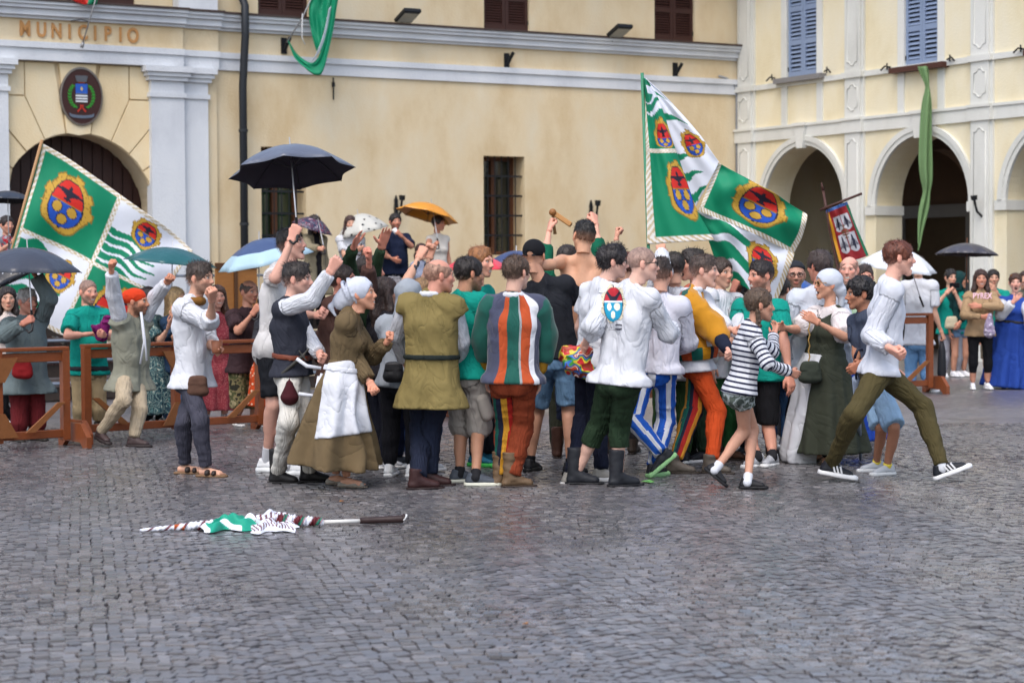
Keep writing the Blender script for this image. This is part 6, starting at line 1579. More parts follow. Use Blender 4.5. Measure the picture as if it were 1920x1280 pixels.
_, pr = p.top(cloth(TEAL, 'teal_jersey'), sl=.75, t=.020, ts=.028, hem=.07, amp=.011); p.bottoms(cloth((170, 148, 112), 'khaki_cotton'), ln=1.85, t=.022); p.shoes('sneaker', (90, 80, 72), (60, 56, 52))
p.band(pr, mat('black_webbing', (26, 26, 30), .7), .0, .025, .010, 'waist_strap')
p = Person('person in a loose grey tunic and dark red trousers under the left black umbrella', g=826, h=1.66, hd=(52, 566), nk=(48, 602), pv=(50, 712), yaw=38, hy=50, re=(8, 628), rw=(44, 606, 'c'), le=(92, 560), lw=(64, 512), hair='fade', hairc=(150, 146, 144), skin=(190, 132, 112), rh='fist', lh='fist', fat=1.1, **G)
P_GREY = p
p.top(cloth((100, 112, 114), 'slate_linen'), sl=1.85, t=.030, ts=.036, hem=.13, flare=.06, amp=.013, name='tunic'); p.bottoms(cloth((98, 30, 34), 'dark_red_cotton'), t=.024); p.shoes('sneaker', (60, 56, 46), (44, 40, 36))
bag(p, (42, 690), .12, cloth((128, 26, 30), 'red_cotton'), 'waist_bag', D=p.D - .3, flap=False)
p = Person('person in black leggings and white trainers at the left edge', g=808, h=1.60, sex='f', hd=(14, 560), nk=(14, 596), pv=(20, 690), yaw=20, hair='long', hairc=(40, 30, 28), la=(22, 790), ra=(46, 792), **G)
p.top(cloth((210, 196, 190), 'pale_jersey'), sl=.7, t=.02); p.bottoms(cloth((22, 22, 26), 'black_leggings'), ln=1.9, t=.006); p.shoes('sneaker', (226, 228, 232), (232, 232, 232))
p = Person('person in a paisley dress with a brown belt behind the red bandana', g=798, h=1.62, sex='f', hd=(280, 560), nk=(282, 596), pv=(288, 690), yaw=70, hair='ponytail', hairc=(36, 26, 26), re=(300, 640), rw=(318, 610), **G)
PAIS = cloth((50, 74, 80), 'paisley_print', pat=('floral', 13, 7, [(0, (36, 56, 66)), (.35, (92, 130, 128)), (.5, (30, 44, 56)), (.62, (176, 186, 172)), (.72, (60, 92, 96))]))
_, pr = p.top(PAIS, sl=.8, t=.018, ts=.03, hem=.02, name='bodice'); p.skirt(PAIS, at(296, 775, p.D), .13, .22, 9, .02); p.band(pr, LEATHER, .14, .028, .01); p.shoes('sneaker', (226, 228, 232), (232, 232, 232), socks=((30, 30, 34), .08))
p = Person('blond person in a navy top and blue jeans behind the barrier', g=796, h=1.64, sex='f', hd=(330, 560), nk=(326, 598), pv=(322, 690), yaw=70, hair='long', hairc=(170, 140, 100), re=(330, 640), rw=(328, 600, 'c'), **G)
p.top(cloth((38, 58, 82), 'navy_jersey'), sl=.7, t=.02); p.bottoms(cloth((96, 136, 180), 'blue_denim'), t=.012); p.shoes('sneaker', (226, 228, 232), (232, 232, 232))
p = Person('smiling person in a long dusty red dress behind the barrier', g=790, h=1.62, sex='f', hd=(408, 556), nk=(406, 594), pv=(404, 690), yaw=20, hair='long', hairc=(74, 48, 36), mouth='smile', skin=(222, 166, 146), **G)
RDR = cloth((150, 62, 72), 'dusty_red_print', pat=('spots', 60, .32, (186, 110, 112)))
p.top(RDR, sl=1.4, t=.018, name='bodice'); p.skirt(RDR, at(404, 768, p.D), .12, .17, 9, .015); p.shoes('sneaker', (230, 230, 234), (236, 236, 236))
p = Person('person in a dark maroon T-shirt and camouflage shorts holding the blue umbrella', g=797, h=1.68, hd=(468, 548), nk=(464, 586), pv=(460, 690), yaw=35, hy=45, re=(446, 622), rw=(474, 588, 'c'), hair='rim', hairc=(60, 50, 46), skin=(194, 138, 114), rh='fist', fat=1.1, **G)
P_BLUE = p
p.top(cloth((58, 42, 46), 'maroon_jersey'), sl=.75, t=.022, ts=.03, hem=.05); p.bottoms(cloth((110, 104, 76), 'camouflage_cotton', pat=('camo', 11, [(0, (44, 44, 36)), (.42, (122, 112, 80)), (.5, (78, 82, 54)), (.58, (160, 148, 114))])), ln=1.0, t=.04, name='shorts'); p.shoes('sneaker', (110, 112, 116), (220, 220, 220), socks=((30, 30, 34), .06))
p = Person('person in an orange floral skirt behind the vest wearer', g=800, h=1.62, sex='f', hd=(505, 568), nk=(505, 600), pv=(506, 690), yaw=60, hair='long', hairc=(50, 38, 32), **G)
p.top(cloth((60, 60, 66), 'dark_jersey'), sl=.8, t=.02); p.skirt(cloth((196, 74, 34), 'orange_floral', pat=('spots', 26, .30, (232, 206, 180))), at(508, 760, p.D), .13, .18); p.shoes('sneaker', (226, 228, 232), (232, 232, 232))

# -- on the stand -----------------------------------------------------------------
S_ = dict(vox=.022, group='spectators on the stand')
def standing(px, tier, lab, h=1.68, **k):
    D_, z_ = on_tier(px, tier); return Person(lab, D=D_, zb=z_, x=px, h=h, **k, **S_)
p = standing(590, 2, 'person in a beige raincoat under a small floral umbrella on the stand', 1.70, sex='f', yaw=45, hair='long', hairc=(40, 30, 28), re=(578, 465), rw=(598, 466, 'c'), rh='fist'); P_S1 = p
p.top(cloth((28, 26, 30), 'black_jersey'), sl=1, t=.014); p.top(cloth((134, 124, 102), 'beige_raincoat'), sl=1.9, t=.03, hem=.35, flare=.08, name='coat', post=lambda f, X, Y, Z: np.maximum(f, -np.maximum(np.abs(p.local(X, Y, Z)[0]) - .05, -p.local(X, Y, Z)[1]))); p.bottoms(cloth((24, 24, 28), 'black_cotton'))
p = standing(658, 2, 'person in a white T-shirt and dark hat under the spotted umbrella', 1.70, sex='f', yaw=15, hair='long', hairc=(60, 38, 34), re=(645, 480), rw=(668, 470, 'c'), lw=(680, 475)); P_S2 = p
p.hair('beret', (52, 52, 58)); p.top(cloth(WH, 'white_jersey'), sl=.7, t=.02); p.bottoms(cloth((44, 74, 130), 'blue_denim'))
p = standing(742, 2, 'broad person in a navy polo drinking from a white cup on the stand', 1.74, yaw=20, hair='short', hairc=(30, 24, 24), beard=.9, re=(722, 478), rw=(738, 486), le=(772, 462), lw=(752, 442, 'c'), skin=(196, 136, 112), fat=1.15, lh='fist'); P_S3 = p
p.top(cloth((26, 34, 58), 'navy_pique'), sl=.8, t=.022, hem=.08); p.bottoms(cloth((30, 32, 40), 'dark_cotton'))
p = standing(790, 1, 'small person in a grey top and white skirt beside the orange umbrella', 1.50, sex='f', yaw=40, hair='ponytail', hairc=(60, 38, 32), hs=1.05)
p.top(cloth((140, 146, 166), 'grey_blue_jersey'), sl=.8, t=.02); p.skirt(cloth((220, 218, 228), 'white_cotton'), p.Pv - UZ * .4, .12, .2)
p = standing(822, 2, 'person in a cream tank top holding the orange umbrella', 1.72, sex='f', yaw=35, hy=60, hair='short', hairc=(40, 26, 24), re=(800, 470), rw=(814, 460, 'c'), rh='fist', skin=(204, 142, 116)); P_S5 = p
p.top(cloth((220, 212, 202), 'cream_rib'), sl=0, t=.012); p.bottoms(cloth((150, 140, 130), 'stone_cotton'))
p = standing(14, 2, 'bare-shouldered person in a grey and red top clapping under the far left umbrella', 1.62, sex='f', yaw=40, hair='short', hairc=(34, 24, 24), re=(2, 470), rw=(24, 452), skin=(204, 150, 128))
p.top(cloth((120, 120, 130), 'grey_red_print', pat=('camo', 9, [(0, (110, 112, 122)), (.5, (170, 40, 50)), (.6, (150, 150, 160))])), sl=0, t=.012); p.bottoms(cloth((40, 44, 60), 'dark_denim'))

# -- right side -----------------------------------------------------------------------
p = Person('person in a white T-shirt and blue jeans seen from behind under the white umbrella', g=732, h=1.76, pv=(1722, 640), nk=(1722, 530), hd=(1722, 498), yaw=165, re=(1752, 590), rw=(1765, 622), hair='short', hairc=(50, 40, 36), la=(1708, 720), ra=(1752, 722), rh='grip', vox=.0185)
P_R1 = p
p.top(cloth(WH, 'white_jersey'), sl=.75, t=.022, ts=.03, hem=.05); p.bottoms(cloth((108, 148, 188), 'light_denim'), t=.02); p.shoes('sneaker', (230, 230, 234), (236, 236, 236))
p = Person('person in a teal T-shirt looking at a phone behind the white umbrella', g=706, h=1.80, pv=(1782, 616), yaw=10, re=(1752, 575), rw=(1776, 548, 'c'), le=(1806, 580), lw=(1790, 548, 'c'), hair='short', hairc=(30, 26, 26), rh='grip', lh='grip', **G)
P_R2 = p
p.top(cloth(TEAL, 'teal_jersey'), sl=.7, t=.022, hem=.08); p.bottoms(cloth((150, 150, 158), 'grey_cotton')); p.shoes('sneaker', (230, 230, 234), (236, 236, 236))
p = Person('person in a dark hooded jacket and denim shorts looking sideways', g=706, h=1.64, sex='f', pv=(1798, 612), yaw=25, hy=70, hair='hood', hairc=(24, 58, 58), mouth='smile', skin=(196, 140, 114), le=(1812, 580), lw=(1800, 604, 'c'), **G)
p.hair('short', (32, 24, 24), name='hair'); p.glasses(mat('black_frame', (24, 24, 26), .3))
p.top(cloth(TEAL, 'teal_jersey'), sl=.4, t=.014); p.top(cloth((24, 58, 58), 'dark_green_fleece'), sl=1.9, t=.026, name='jacket', hem=.03, post=lambda f, X, Y, Z: np.maximum(f, -np.maximum(np.abs(p.local(X, Y, Z)[0]) - .05, -p.local(X, Y, Z)[1]))); p.bottoms(cloth((120, 150, 184), 'light_denim'), ln=.38, t=.02, name='shorts'); p.shoes('sneaker', (232, 232, 236), (238, 238, 238))
bag(p, (1784, 604), .12, mat('cream_leather', (190, 178, 150), .6), 'handbag', D=p.D - .25)
p = Person('long-haired smiling person in a tan sweatshirt with pink letters', g=730, h=1.68, sex='f', pv=(1838, 622), yaw=0, hy=-6, hair='long', hairc=(58, 38, 32), mouth='smile', skin=(200, 142, 118), re=(1808, 590), rw=(1842, 594, 'c'), le=(1874, 575), lw=(1838, 574, 'c'), rh='grip', **G)
P_TAN = p
TAN_SHIRT, pr = p.top(cloth((166, 138, 106), 'tan_fleece'), sl=1.95, t=.026, ts=.022, hem=.06, flare=.01, name='sweatshirt'); p.bottoms(cloth((20, 20, 24), 'black_leggings'), ln=1.45, t=.004); p.shoes('sneaker', (236, 236, 240), (240, 240, 240))
p = Person('person in a teal T-shirt standing behind the tan sweatshirt under the black umbrella', g=704, h=1.80, pv=(1862, 616), yaw=-5, hair='short', hairc=(30, 26, 26), le=(1886, 570), lw=(1868, 548), **G)
P_R5 = p
p.top(cloth(TEAL, 'teal_jersey'), sl=.75, t=.022, hem=.08); p.bottoms(cloth((120, 110, 96), 'khaki_cotton'), ln=1.0, name='shorts', t=.03); p.shoes('sneaker', (232, 232, 236), (238, 238, 238))
p = Person('laughing person in a royal blue pinafore dress and orange beret', g=728, h=1.70, sex='f', pv=(1897, 612), hd=(1904, 530), nk=(1902, 562), yaw=-5, hy=-10, hair='beret', hairc=(160, 96, 30), mouth='open', skin=(222, 170, 152), re=(1876, 590), rw=(1900, 566, 'c'), rh='open', le=(1930, 590), **G)
p.hair('short', (70, 46, 36), name='hair')
p.top(white(), sl=1.9, t=.006, ts=.04, hem=0, flare=0, amp=.004, name='blouse'); _, pr = p.top(cloth((40, 70, 150), 'royal_blue_cotton'), sl=0, t=.03, hem=.0, name='bodice'); p.skirt(cloth((40, 70, 150), 'royal_blue_cotton'), at(1886, 726, p.D), .13, .24, 10, .03); p.band(pr, mat('black_leather', (26, 24, 26), .5), .06, .02, .01); p.shoes('flat', (60, 50, 46), (40, 34, 32))
p = Person('person in an olive skirt and grey bodice at the right edge', g=724, h=1.66, sex='f', pv=(1926, 620), yaw=-40, hair='short', hairc=(60, 44, 38), mouth='smile', **G)
p.top(cloth((96, 98, 86), 'grey_olive_linen'), sl=1.2, t=.026); p.skirt(cloth((86, 88, 66), 'olive_linen'), at(1924, 706, p.D), .14, .26); p.shoes('flat', (60, 50, 46), (40, 34, 32))
p = Person('smiling dark-haired person half out of frame at the right', g=712, h=1.64, sex='f', pv=(1920, 616), yaw=-20, hair='ponytail', hairc=(34, 26, 26), mouth='smile', **G)
p.top(cloth((70, 70, 78), 'grey_jersey'), sl=.8, t=.02); p.bottoms(cloth(NAVY, 'navy_cotton')); p.shoes('sneaker', (232, 232, 236), (238, 238, 238))
# ================================================================== flags
FG, FWH, FRED, FBLU, FGOLD, FDK = [np.array(lin(c)) for c in ((6, 128, 92), (226, 229, 240), (206, 44, 36), (38, 84, 184), (198, 156, 62), (34, 32, 50))]
FLAGM = mat('flag_silk', (200, 200, 200), .6, var=.05, attr='col', bump=.006, bs=5, spec=.3)
def put(C, m, c): C[m] = c
def crest(C, x, y, red=True):
    """x, y in -1..1, y up: gilt cartouche, red chief with a dark bird, blue field with three discs"""
    th = np.arctan2(y, x); r = np.hypot(x / .86, y / 1.0)
    gear = .95 + .10 * (np.cos(9 * th) > .1) * (y > -.2) + .06 * np.cos(5 * th) * (y <= -.2)
    put(C, r < gear, FGOLD); put(C, (r < gear) & (r > gear - .05), FGOLD * .45)
    put(C, (r < .92) & (np.abs(np.sin(14 * th + 5 * r)) < .12) & (r > .72), FGOLD * .5)
    x, y = x / .84, y / .86
    w = .66 * np.where(y < -.1, np.sqrt(np.clip(1 - ((y + .1) / .78) ** 2, 0, 1)), np.sqrt(np.clip(1 - ((y + .1) / 1.05) ** 2, 0, 1)) * 1.0)
    sh = (np.abs(x) < w) & (y > -.88) & (y < .86)
    put(C, (np.abs(x) < w + .05) & (y > -.93) & (y < .90), FDK)
    put(C, sh, FBLU); ch = sh & (y > .06)
    if red: put(C, ch, FRED)
    ax = np.abs(x)
    if red: put(C, ch & ((np.abs(y - (.40 + .42 * ax - .5 * ax * ax)) < .14 * (1 - ax / .66)) | (np.hypot(x / .10, (y - .42) / .30) < 1) | ((ax < .16) & (np.abs(y - .2) < .05))), FDK)
    put(C, sh & (np.abs(y - .06) < .025), FGOLD * .6)
    for cx, cy in ((-.31, -.18), (.31, -.18), (0, -.56)):
        d = np.hypot(x - cx, y - cy); put(C, sh & (d < .22), FDK); put(C, sh & (d < .19), FGOLD)
def waves(C, x, y, n=5, base=FG, dirn=1):
    """wavy tongues running in from the edge x=0"""
    for i in range(n):
        v0 = (i + .5) / n; t = np.clip((x if dirn > 0 else 1 - x) / (.78 - .06 * (i % 2)), 0, 1)
        c = v0 + .055 * np.sin(10 * t + .5) * (1 - .3 * t) + .09 * t
        put(C, (np.abs(y - c) < (.38 / n) * (1.1 - t) ** .6) & (t < 1), base)
def rope(C, d, along, w=.035):
    m = d < w; s = np.mod(along * 26 + d / w * 1.1, 1) < .45
    C[m] = np.where(s[m][:, None], np.array(lin((196, 176, 140))), np.array(lin((230, 226, 220))))
def lag(P, t):
    """smooth curve through the control points P (k,3) at parameters t"""
    k = len(P)
    if k == 2: return P[0] * (1 - t)[:, None] + P[1] * t[:, None]
    x = t * (k - 1); i = np.clip(np.floor(x).astype(int), 0, k - 2); f = (x - i)[:, None]
    g = lambda j: P[np.clip(j, 0, k - 1)]
    p0, p1, p2, p3 = g(i - 1), g(i), g(i + 1), g(i + 2)
    p0 = np.where((i == 0)[:, None], 2 * p1 - p2, p0); p3 = np.where((i == k - 2)[:, None], 2 * p2 - p1, p3)
    return .5 * ((2 * p1) + (-p0 + p2) * f + (2 * p0 - 5 * p1 + 4 * p2 - p3) * f * f + (-p0 + 3 * p1 - 3 * p2 + p3) * f ** 3)
def sheet(rows, D, nu, nv, paint, rip=.03, ph=0., freq=(9, 5)):
    """rows of photo points (x, y, depth offset) -> grid of the cloth"""
    u, v = np.linspace(0, 1, nu), np.linspace(0, 1, nv)
    R_ = [lag(np.array([V3(at(p[0], p[1], D + (p[2] if len(p) > 2 else 0))) for p in r], float), u) for r in rows]
    A = np.stack(R_)                          # rows, nu, 3
    G_ = np.stack([lag(A[:, j], v) for j in range(nu)], 1)   # nv, nu, 3
    U, W = np.meshgrid(u, v)
    G_[:, :, 1] += rip * np.sin(freq[0] * U + freq[1] * W + ph + 1.5 * np.sin(3 * W + ph)) + rip * .5 * np.sin(17 * U - 9 * W + ph * 2)
    C = np.repeat(FWH[None], nu * nv, 0).copy(); paint(C, U.ravel(), W.ravel())
    i = np.arange(nu * nv).reshape(nv, nu)
    return G_.reshape(-1, 3), np.stack([i[:-1, :-1], i[1:, :-1], i[1:, 1:], i[:-1, 1:]], 2).reshape(-1, 4), C
def cloth_obj(name, sheets, parent, thick=.004):
    V, Q, C, n = [], [], [], 0
    for v, q, c in sheets: V.append(v); Q.append(q + n); C.append(c); n += len(v)
    V = np.concatenate(V) - V3(parent.location)
    o = add(name, np_mesh(name, V, np.concatenate(Q), FLAGM, True, np.concatenate(C)), parent)
    md = o.modifiers.new('thickness', 'SOLIDIFY'); md.thickness = thick
    return o
# left flag
def paint_left(C, u, v):
    tl, tr, bl, br = (u < .5) & (v < .5), (u >= .5) & (v < .5), (u < .5) & (v >= .5), (u >= .5) & (v >= .5)
    for m, kind, cx, cy, cr in ((tl, 'g', .50, .50, .37), (tr, 'w', .42, .28, .22), (bl, 'w', .70, .34, .22), (br, 'g', .5, .5, .37)):
        q = np.where(m)[0]; c = C[q]; x, y = u[q] * 2 % 1, v[q] * 2 % 1
        if kind == 'g': c[:] = FG
        else: waves(c, x, (y - (.40 if cx < .6 else .0)) / (.6 if cx < .6 else 1.0), 5)
        k = np.hypot(x - cx, y - cy) < cr * 1.25; cc = c[k]; crest(cc, (x[k] - cx) / cr, -(y[k] - cy) / cr); c[k] = cc
        C[q] = c
    for d, al in ((u, v), (1 - u, v), (v, u), (1 - v, u), (np.abs(u - .5) * 2, v), (np.abs(v - .5) * 2, u)): rope(C, d, al, .03)
    put(C, u < .012, FG)
DL = 22.4
fl = empty('flag', at(20, 620, DL), 'large green and white flag with crests on a tilted pole at left', 'flag')
cloth_obj('cloth', [sheet([[(78, 268), (150, 312, -.1), (228, 366, .05), (300, 418, -.05), (362, 470, .1)], [(36, 428), (100, 456, .1), (172, 492, -.1), (240, 525, .05), (305, 556, .1)], [(-6, 572, .1), (55, 596), (112, 626, .1), (180, 640, -.1), (250, 655)]], DL, 160, 160, paint_left, .06)], fl)
mb = MB(); mb.tube([at(79, 262, DL), at(-14, 600, DL), gnd(-45, 712)], .018, 8); mb.obj('pole', mat('pale_wood_pole', (170, 130, 90), .5), fl, smooth=True)
# right flag, folded over itself
def pA(C, u, v):
    C[:] = FG
    q = np.where(v < .46)[0]; c = C[q]; x, y = u[q], v[q] / .46
    c[(np.abs(y - .30 - .06 * np.sin(5 * x)) < .035 * x) | (np.abs(y - .42 - .05 * np.sin(5 * x)) < .05 * x) | ((np.abs(y - .16) < .06) & (x > .35))] = FWH
    k = np.hypot((x - .72) / 1.1, y - .72) < .36; cc = c[k]; crest(cc, (x[k] - .72) / .42, -(y[k] - .72) / .22); c[k] = cc; C[q] = c
    q = np.where(v >= .46)[0]; c = C[q]; x, y = u[q], (v[q] - .46) / .54
    k = (np.abs(x - .78) < .5) & (np.abs(y - .48) < .42); cc = c[k]; crest(cc, (x[k] - .80) / .36, -(y[k] - .48) / .33); c[k] = cc; C[q] = c
    rope(C, u * .16 / np.maximum(.08, .16 * np.ones_like(u)), v, .13); rope(C, np.abs(v - .46) * 2.2, u * .35, .05); rope(C, (1 - v) * 2.2, u * .35, .07)
def pB(C, u, v):
    x, y = u, v
    for i, v0 in enumerate((.10, .30, .62, .78, .92)):
        t = np.clip(x / (.9 if i < 2 else .6), 0, 1); put(C, (np.abs(y - v0 - .10 * t - .015 * np.sin(7 * t)) < .035 * (1 - t) ** .7) & (t < 1), FG)
    k = (np.abs(x - .66) < .5) & (np.abs(y - .62) < .2); cc = C[k]; crest(cc, (x[k] - .66) / .36, -(y[k] - .60) / .15); C[k] = cc
def pC(C, u, v):
    C[:] = FG
    k = (np.abs(u - .54) < .36) & (np.abs(v - .42) < .5); cc = C[k]; crest(cc, (u[k] - .54) / .30, -(v[k] - .38) / .46); C[k] = cc
    rope(C, u, v * .5, .04); rope(C, 1 - u, v * .5, .05); rope(C, 1 - v, u, .10)
def pD(C, u, v):
    waves(C, u, v * .8 + .05, 3)
    k = (np.abs(u - .72) < .3) & (np.abs(v - .42) < .5); cc = C[k]; crest(cc, (u[k] - .70) / .22, -(v[k] - .52) / .40); C[k] = cc
    rope(C, 1 - u, v * .5, .06)
DR = 16.9
fl = empty('flag', at(1216, 480, DR), 'green and white crested flag waving above the crowd at right', 'flag')
A_l = [(1205, 145), (1207, 195), (1209, 261), (1210, 290), (1211, 340), (1212, 395), (1213, 458)]; A_r = [(1213, 150), (1238, 195), (1260, 261), (1271, 290), (1288, 340), (1308, 394), (1340, 450)]
sh = [sheet([[l, ((l[0] + r[0]) / 2, (l[1] + r[1]) / 2, -.06), (r[0], r[1], .02)] for l, r in zip(A_l, A_r)], DR, 56, 140, pA, .02)]
sh.append(sheet([[(1208, 146, .12), (1211, 148, .14)], [(1226, 196, .12), (1262, 196, .1)], [(1250, 262, .14), (1312, 252, .1)], [(1272, 320, .16), (1334, 284, .1)], [(1300, 396, .2), (1349, 304, .12)]], DR, 56, 100, pB, .012))
sh.append(sheet([[(1347, 305, .13), (1400, 334, .05), (1460, 368, .12), (1514, 402, .2)], [(1328, 350, .2), (1380, 378, .08), (1445, 408, .16), (1506, 440, .22)], [(1308, 396, .22), (1362, 416, .12), (1425, 444, .2), (1490, 476, .26)]], DR, 110, 76, pC, .035))
sh.append(sheet([[(1308, 396, .225), (1362, 416, .125), (1425, 444, .205), (1490, 476, .265)], [(1328, 450, .26), (1374, 464, .14), (1424, 490, .22), (1474, 522, .28)], [(1350, 520, .3), (1390, 535, .2), (1420, 556, .24), (1450, 585, .3)]], DR, 90, 66, pD, .02))
cloth_obj('cloth', sh, fl)
mb = MB(); mb.tube([at(1204, 137, DR), at(1217, 500, DR), at(1222, 640, DR)], .014, 8); mb.obj('pole', mat('green_sleeved_pole', (60, 130, 100), .5), fl, smooth=True)
# green flag hung from the town hall bracket
sB, zB = LF(540, 76, .25); DH = LP(sB, zB, .25).y
fl = empty('flag', LP(sB, zB, .2), 'plain green flag looped from a pole on the town hall frieze', 'flag')
def pG(C, u, v): C[:] = FG
cloth_obj('cloth', [sheet([[(540, 74), (540, 78)], [(556, 100), (552, 108, -.1)], [(576, 116, -.1), (572, 128, -.15)], [(590, 116, -.15), (592, 141, -.2)], [(602, 95, -.15), (606, 132, -.2)], [(612, 50, -.15), (622, 70, -.2)], [(619, 0, -.15), (633, 5, -.2)], [(624, -40, -.1), (640, -40, -.2)]], DH, 14, 60, pG, .02),
                    sheet([[(590, -40, .05), (628, -40, -.05)], [(579, 18, .05), (620, 10, -.08)], [(584, 60, .0), (614, 60, -.1)], [(594, 98, -.1), (606, 96, -.12)]], DH, 30, 40, pG, .03),
                    sheet([[(621, 12, -.16), (617, 16, -.22)], [(612, 60, -.18), (607, 62, -.24)], [(600, 96, -.18), (594, 98, -.24)], [(586, 114, -.18), (582, 116, -.24)]], DH, 8, 40, lambda C, u, v: None, .004)], fl)
mb = MB(); mb.tube([at(538, 80, DH), at(568, 32, DH), at(596, -30, DH)], .014, 8); mb.obj('pole', mat('grey_metal_pole', (150, 150, 152), .4, metal=.5), fl, smooth=True)
mb = MB(); mb.tube([at(567, 26, DH - .02), at(566, 70, DH - .02), at(572, 84, DH - .02)], .008, 6); mb.obj('cord', mat('white_cord', (214, 214, 216), .8), fl, smooth=True)
# flag over the portal
Dm = LP(*LF(165, 40, .4), .4).y
fl = empty('flag', at(153, 88, Dm), 'rolled red and green flag on a slanted pole over the portal', 'flag')
mb = MB(); mb.tube([at(154, 86, Dm), at(182, -10, Dm - .3)], .011, 6); mb.tube([at(153, 90, Dm), at(156, 79, Dm)], .028, 8); mb.obj('pole', mat('grey_metal_pole', (150, 150, 152), .4, metal=.5), fl, smooth=True)
mb = MB(); mb.tube([at(133, 40, Dm + .02), at(152, 37, Dm), at(167, 41, Dm), at(169, 38, Dm)], .008, 5); mb.obj('stay', IRON, fl)
cloth_obj('cloth', [sheet([[(132, -30), (160, -30, -.1), (186, -30)], [(134, 2), (160, 4, -.1), (182, 6)], [(142, 4, .05), (160, 9, -.05), (174, 10)]], Dm - .1, 30, 30, lambda C, u, v: (put(C, u > .0, FRED * .8), put(C, u > .62, FG * .8)), .03)], fl)
# red processional banner
def pBan(C, u, v):
    C[:] = np.array(lin((128, 22, 28)))
    for cx, cy in ((.36, .36), (.70, .36), (.36, .72), (.70, .72)):
        x, y = (u - cx) / .15, (v - cy) / .155; m = (np.abs(x) < 1) & (y > -1) & (y < 1 - .3 * x * x); put(C, m, np.array(lin((170, 170, 176))))
        put(C, m & ((np.abs(y + .1 - .5 * np.abs(x)) < .42 * (1.15 - np.abs(x))) & (np.sin(22 * x + 9 * y) > -.6) | (np.hypot(x / .30, y / .80) < 1)), FDK)
    for cx, cy in ((.53, .45), (.53, .6), (.47, .54), (.60, .54)): put(C, (np.abs(u - cx) < .055) & (np.abs(v - cy) < .05) & (np.sin(v * 120) > -.3), np.array(lin((96, 74, 52))))
    put(C, u < .12, np.array(lin((196, 138, 34)))); put(C, u > .92, np.array(lin((26, 104, 74)))); put(C, v < .06, np.array(lin((60, 92, 150))))
DB = 24.0
fl = empty('banner', at(1590, 640, DB), 'small red processional banner with black eagles on white shields', 'banner')
cloth_obj('cloth', [sheet([[(1549, 394), (1568, 386, -.05), (1588, 378)], [(1560, 440, .03), (1582, 431, -.05), (1606, 424, .03)], [(1573, 492), (1600, 488, -.06), (1630, 479)]], DB, 90, 110, pBan, .02)], fl)
mb = MB(); mb.tube([at(1537, 394, DB), at(1616, 363, DB)], .016, 8); mb.obj('crossbar', mat('dark_turned_wood', (70, 40, 32), .5), fl, smooth=True)
mb = MB(); mb.tube([at(1540, 342, DB + .03), at(1543, 356, DB + .03)], [.004, .025], 8); mb.tube([at(1543, 356, DB + .03), at(1556, 430, DB + .03), at(1600, 640, DB + .03), gnd(1612, 770)], .018, 8); mb.obj('pole', mat('dark_turned_wood', (70, 40, 32), .5), fl, smooth=True)

# ================================================================== dropped flag in the foreground
ga, gb = gnd(262, 998), gnd(760, 981); gx = (gb - ga); gl = gx.length; gx.normalize(); gy = Vector((-gx.y, gx.x, 0))
fl = empty('dropped_flag', ga, 'rolled flag lying on the wet cobbles in the foreground', 'flag')
def gp(t, z=.0, s=0.): return ga + gx * (gl * t) + gy * s + UZ * z
def tube_col(t0, t1, r0, r1, fn, n=120, seg=14, wob=.0):
    V, C = [], []
    for i in range(n):
        t = i / (n - 1); r = r0 + (r1 - r0) * t
        for k in range(seg):
            a = 2 * math.pi * k / seg; rr = r * (1 + wob * math.sin(3 * a + 40 * t) + wob * math.sin(90 * t + a))
            V.append(tuple(gp(t0 + (t1 - t0) * t, .006 + r + rr * math.sin(a), rr * math.cos(a)))); C.append(fn(t0 + (t1 - t0) * t, a))
    i = np.arange(n * seg).reshape(n, seg); j = np.roll(i, -1, 1)
    return np.array(V), np.stack([i[:-1], j[:-1], j[1:], i[1:]], 2).reshape(-1, 4), np.array(C)
MAR, TL_ = np.array(lin((96, 30, 40))), np.array(lin((28, 150, 124)))
def wrap1(t, a):
    s = (t * 16 + a / 6.283) % 1; return np.array(lin((176, 82, 34))) if .125 < t < .165 and s < .7 else (MAR if s < .22 else FWH)
def wrap2(t, a):
    s = (t * 15 + a / 6.283) % 1; return MAR if s < .4 else (TL_ * .6 if s < .55 else (np.array(lin((150, 96, 110))) if s < .65 else FWH))
def add_col(nm, vqc): return add(nm, np_mesh(nm, vqc[0] - V3(fl.location), vqc[1], FLAGM, True, vqc[2]), fl)
add_col('wound_cloth', tube_col(0, .27, .008, .030, wrap1, wob=.12)); add_col('wound_cloth', tube_col(.50, .685, .042, .024, wrap2, wob=.14))
mb = MB(); mb.tube([gp(.66, .026), gp(.84, .026)], .014, 10); mb.obj('pole', mat('white_pole', (214, 212, 208), .4), fl, smooth=True)
mb = MB(); mb.tube([gp(.825, .028), gp(.86, .028), gp(.985, .03), gp(.987, .03)], [.019, .021, .024, .028], 12); mb.tube([gp(.987, .036), gp(.994, .032)], .029, 12); mb.obj('grip', mat('dark_leather_grip', (48, 32, 32), .5, bump=.002), fl, smooth=True)
mb = MB(); mb.tube([gp(.9935, .037), gp(.9975, .032)], .031, 12); mb.obj('end_ring', mat('white_plastic', (220, 220, 220), .5), fl, smooth=True)
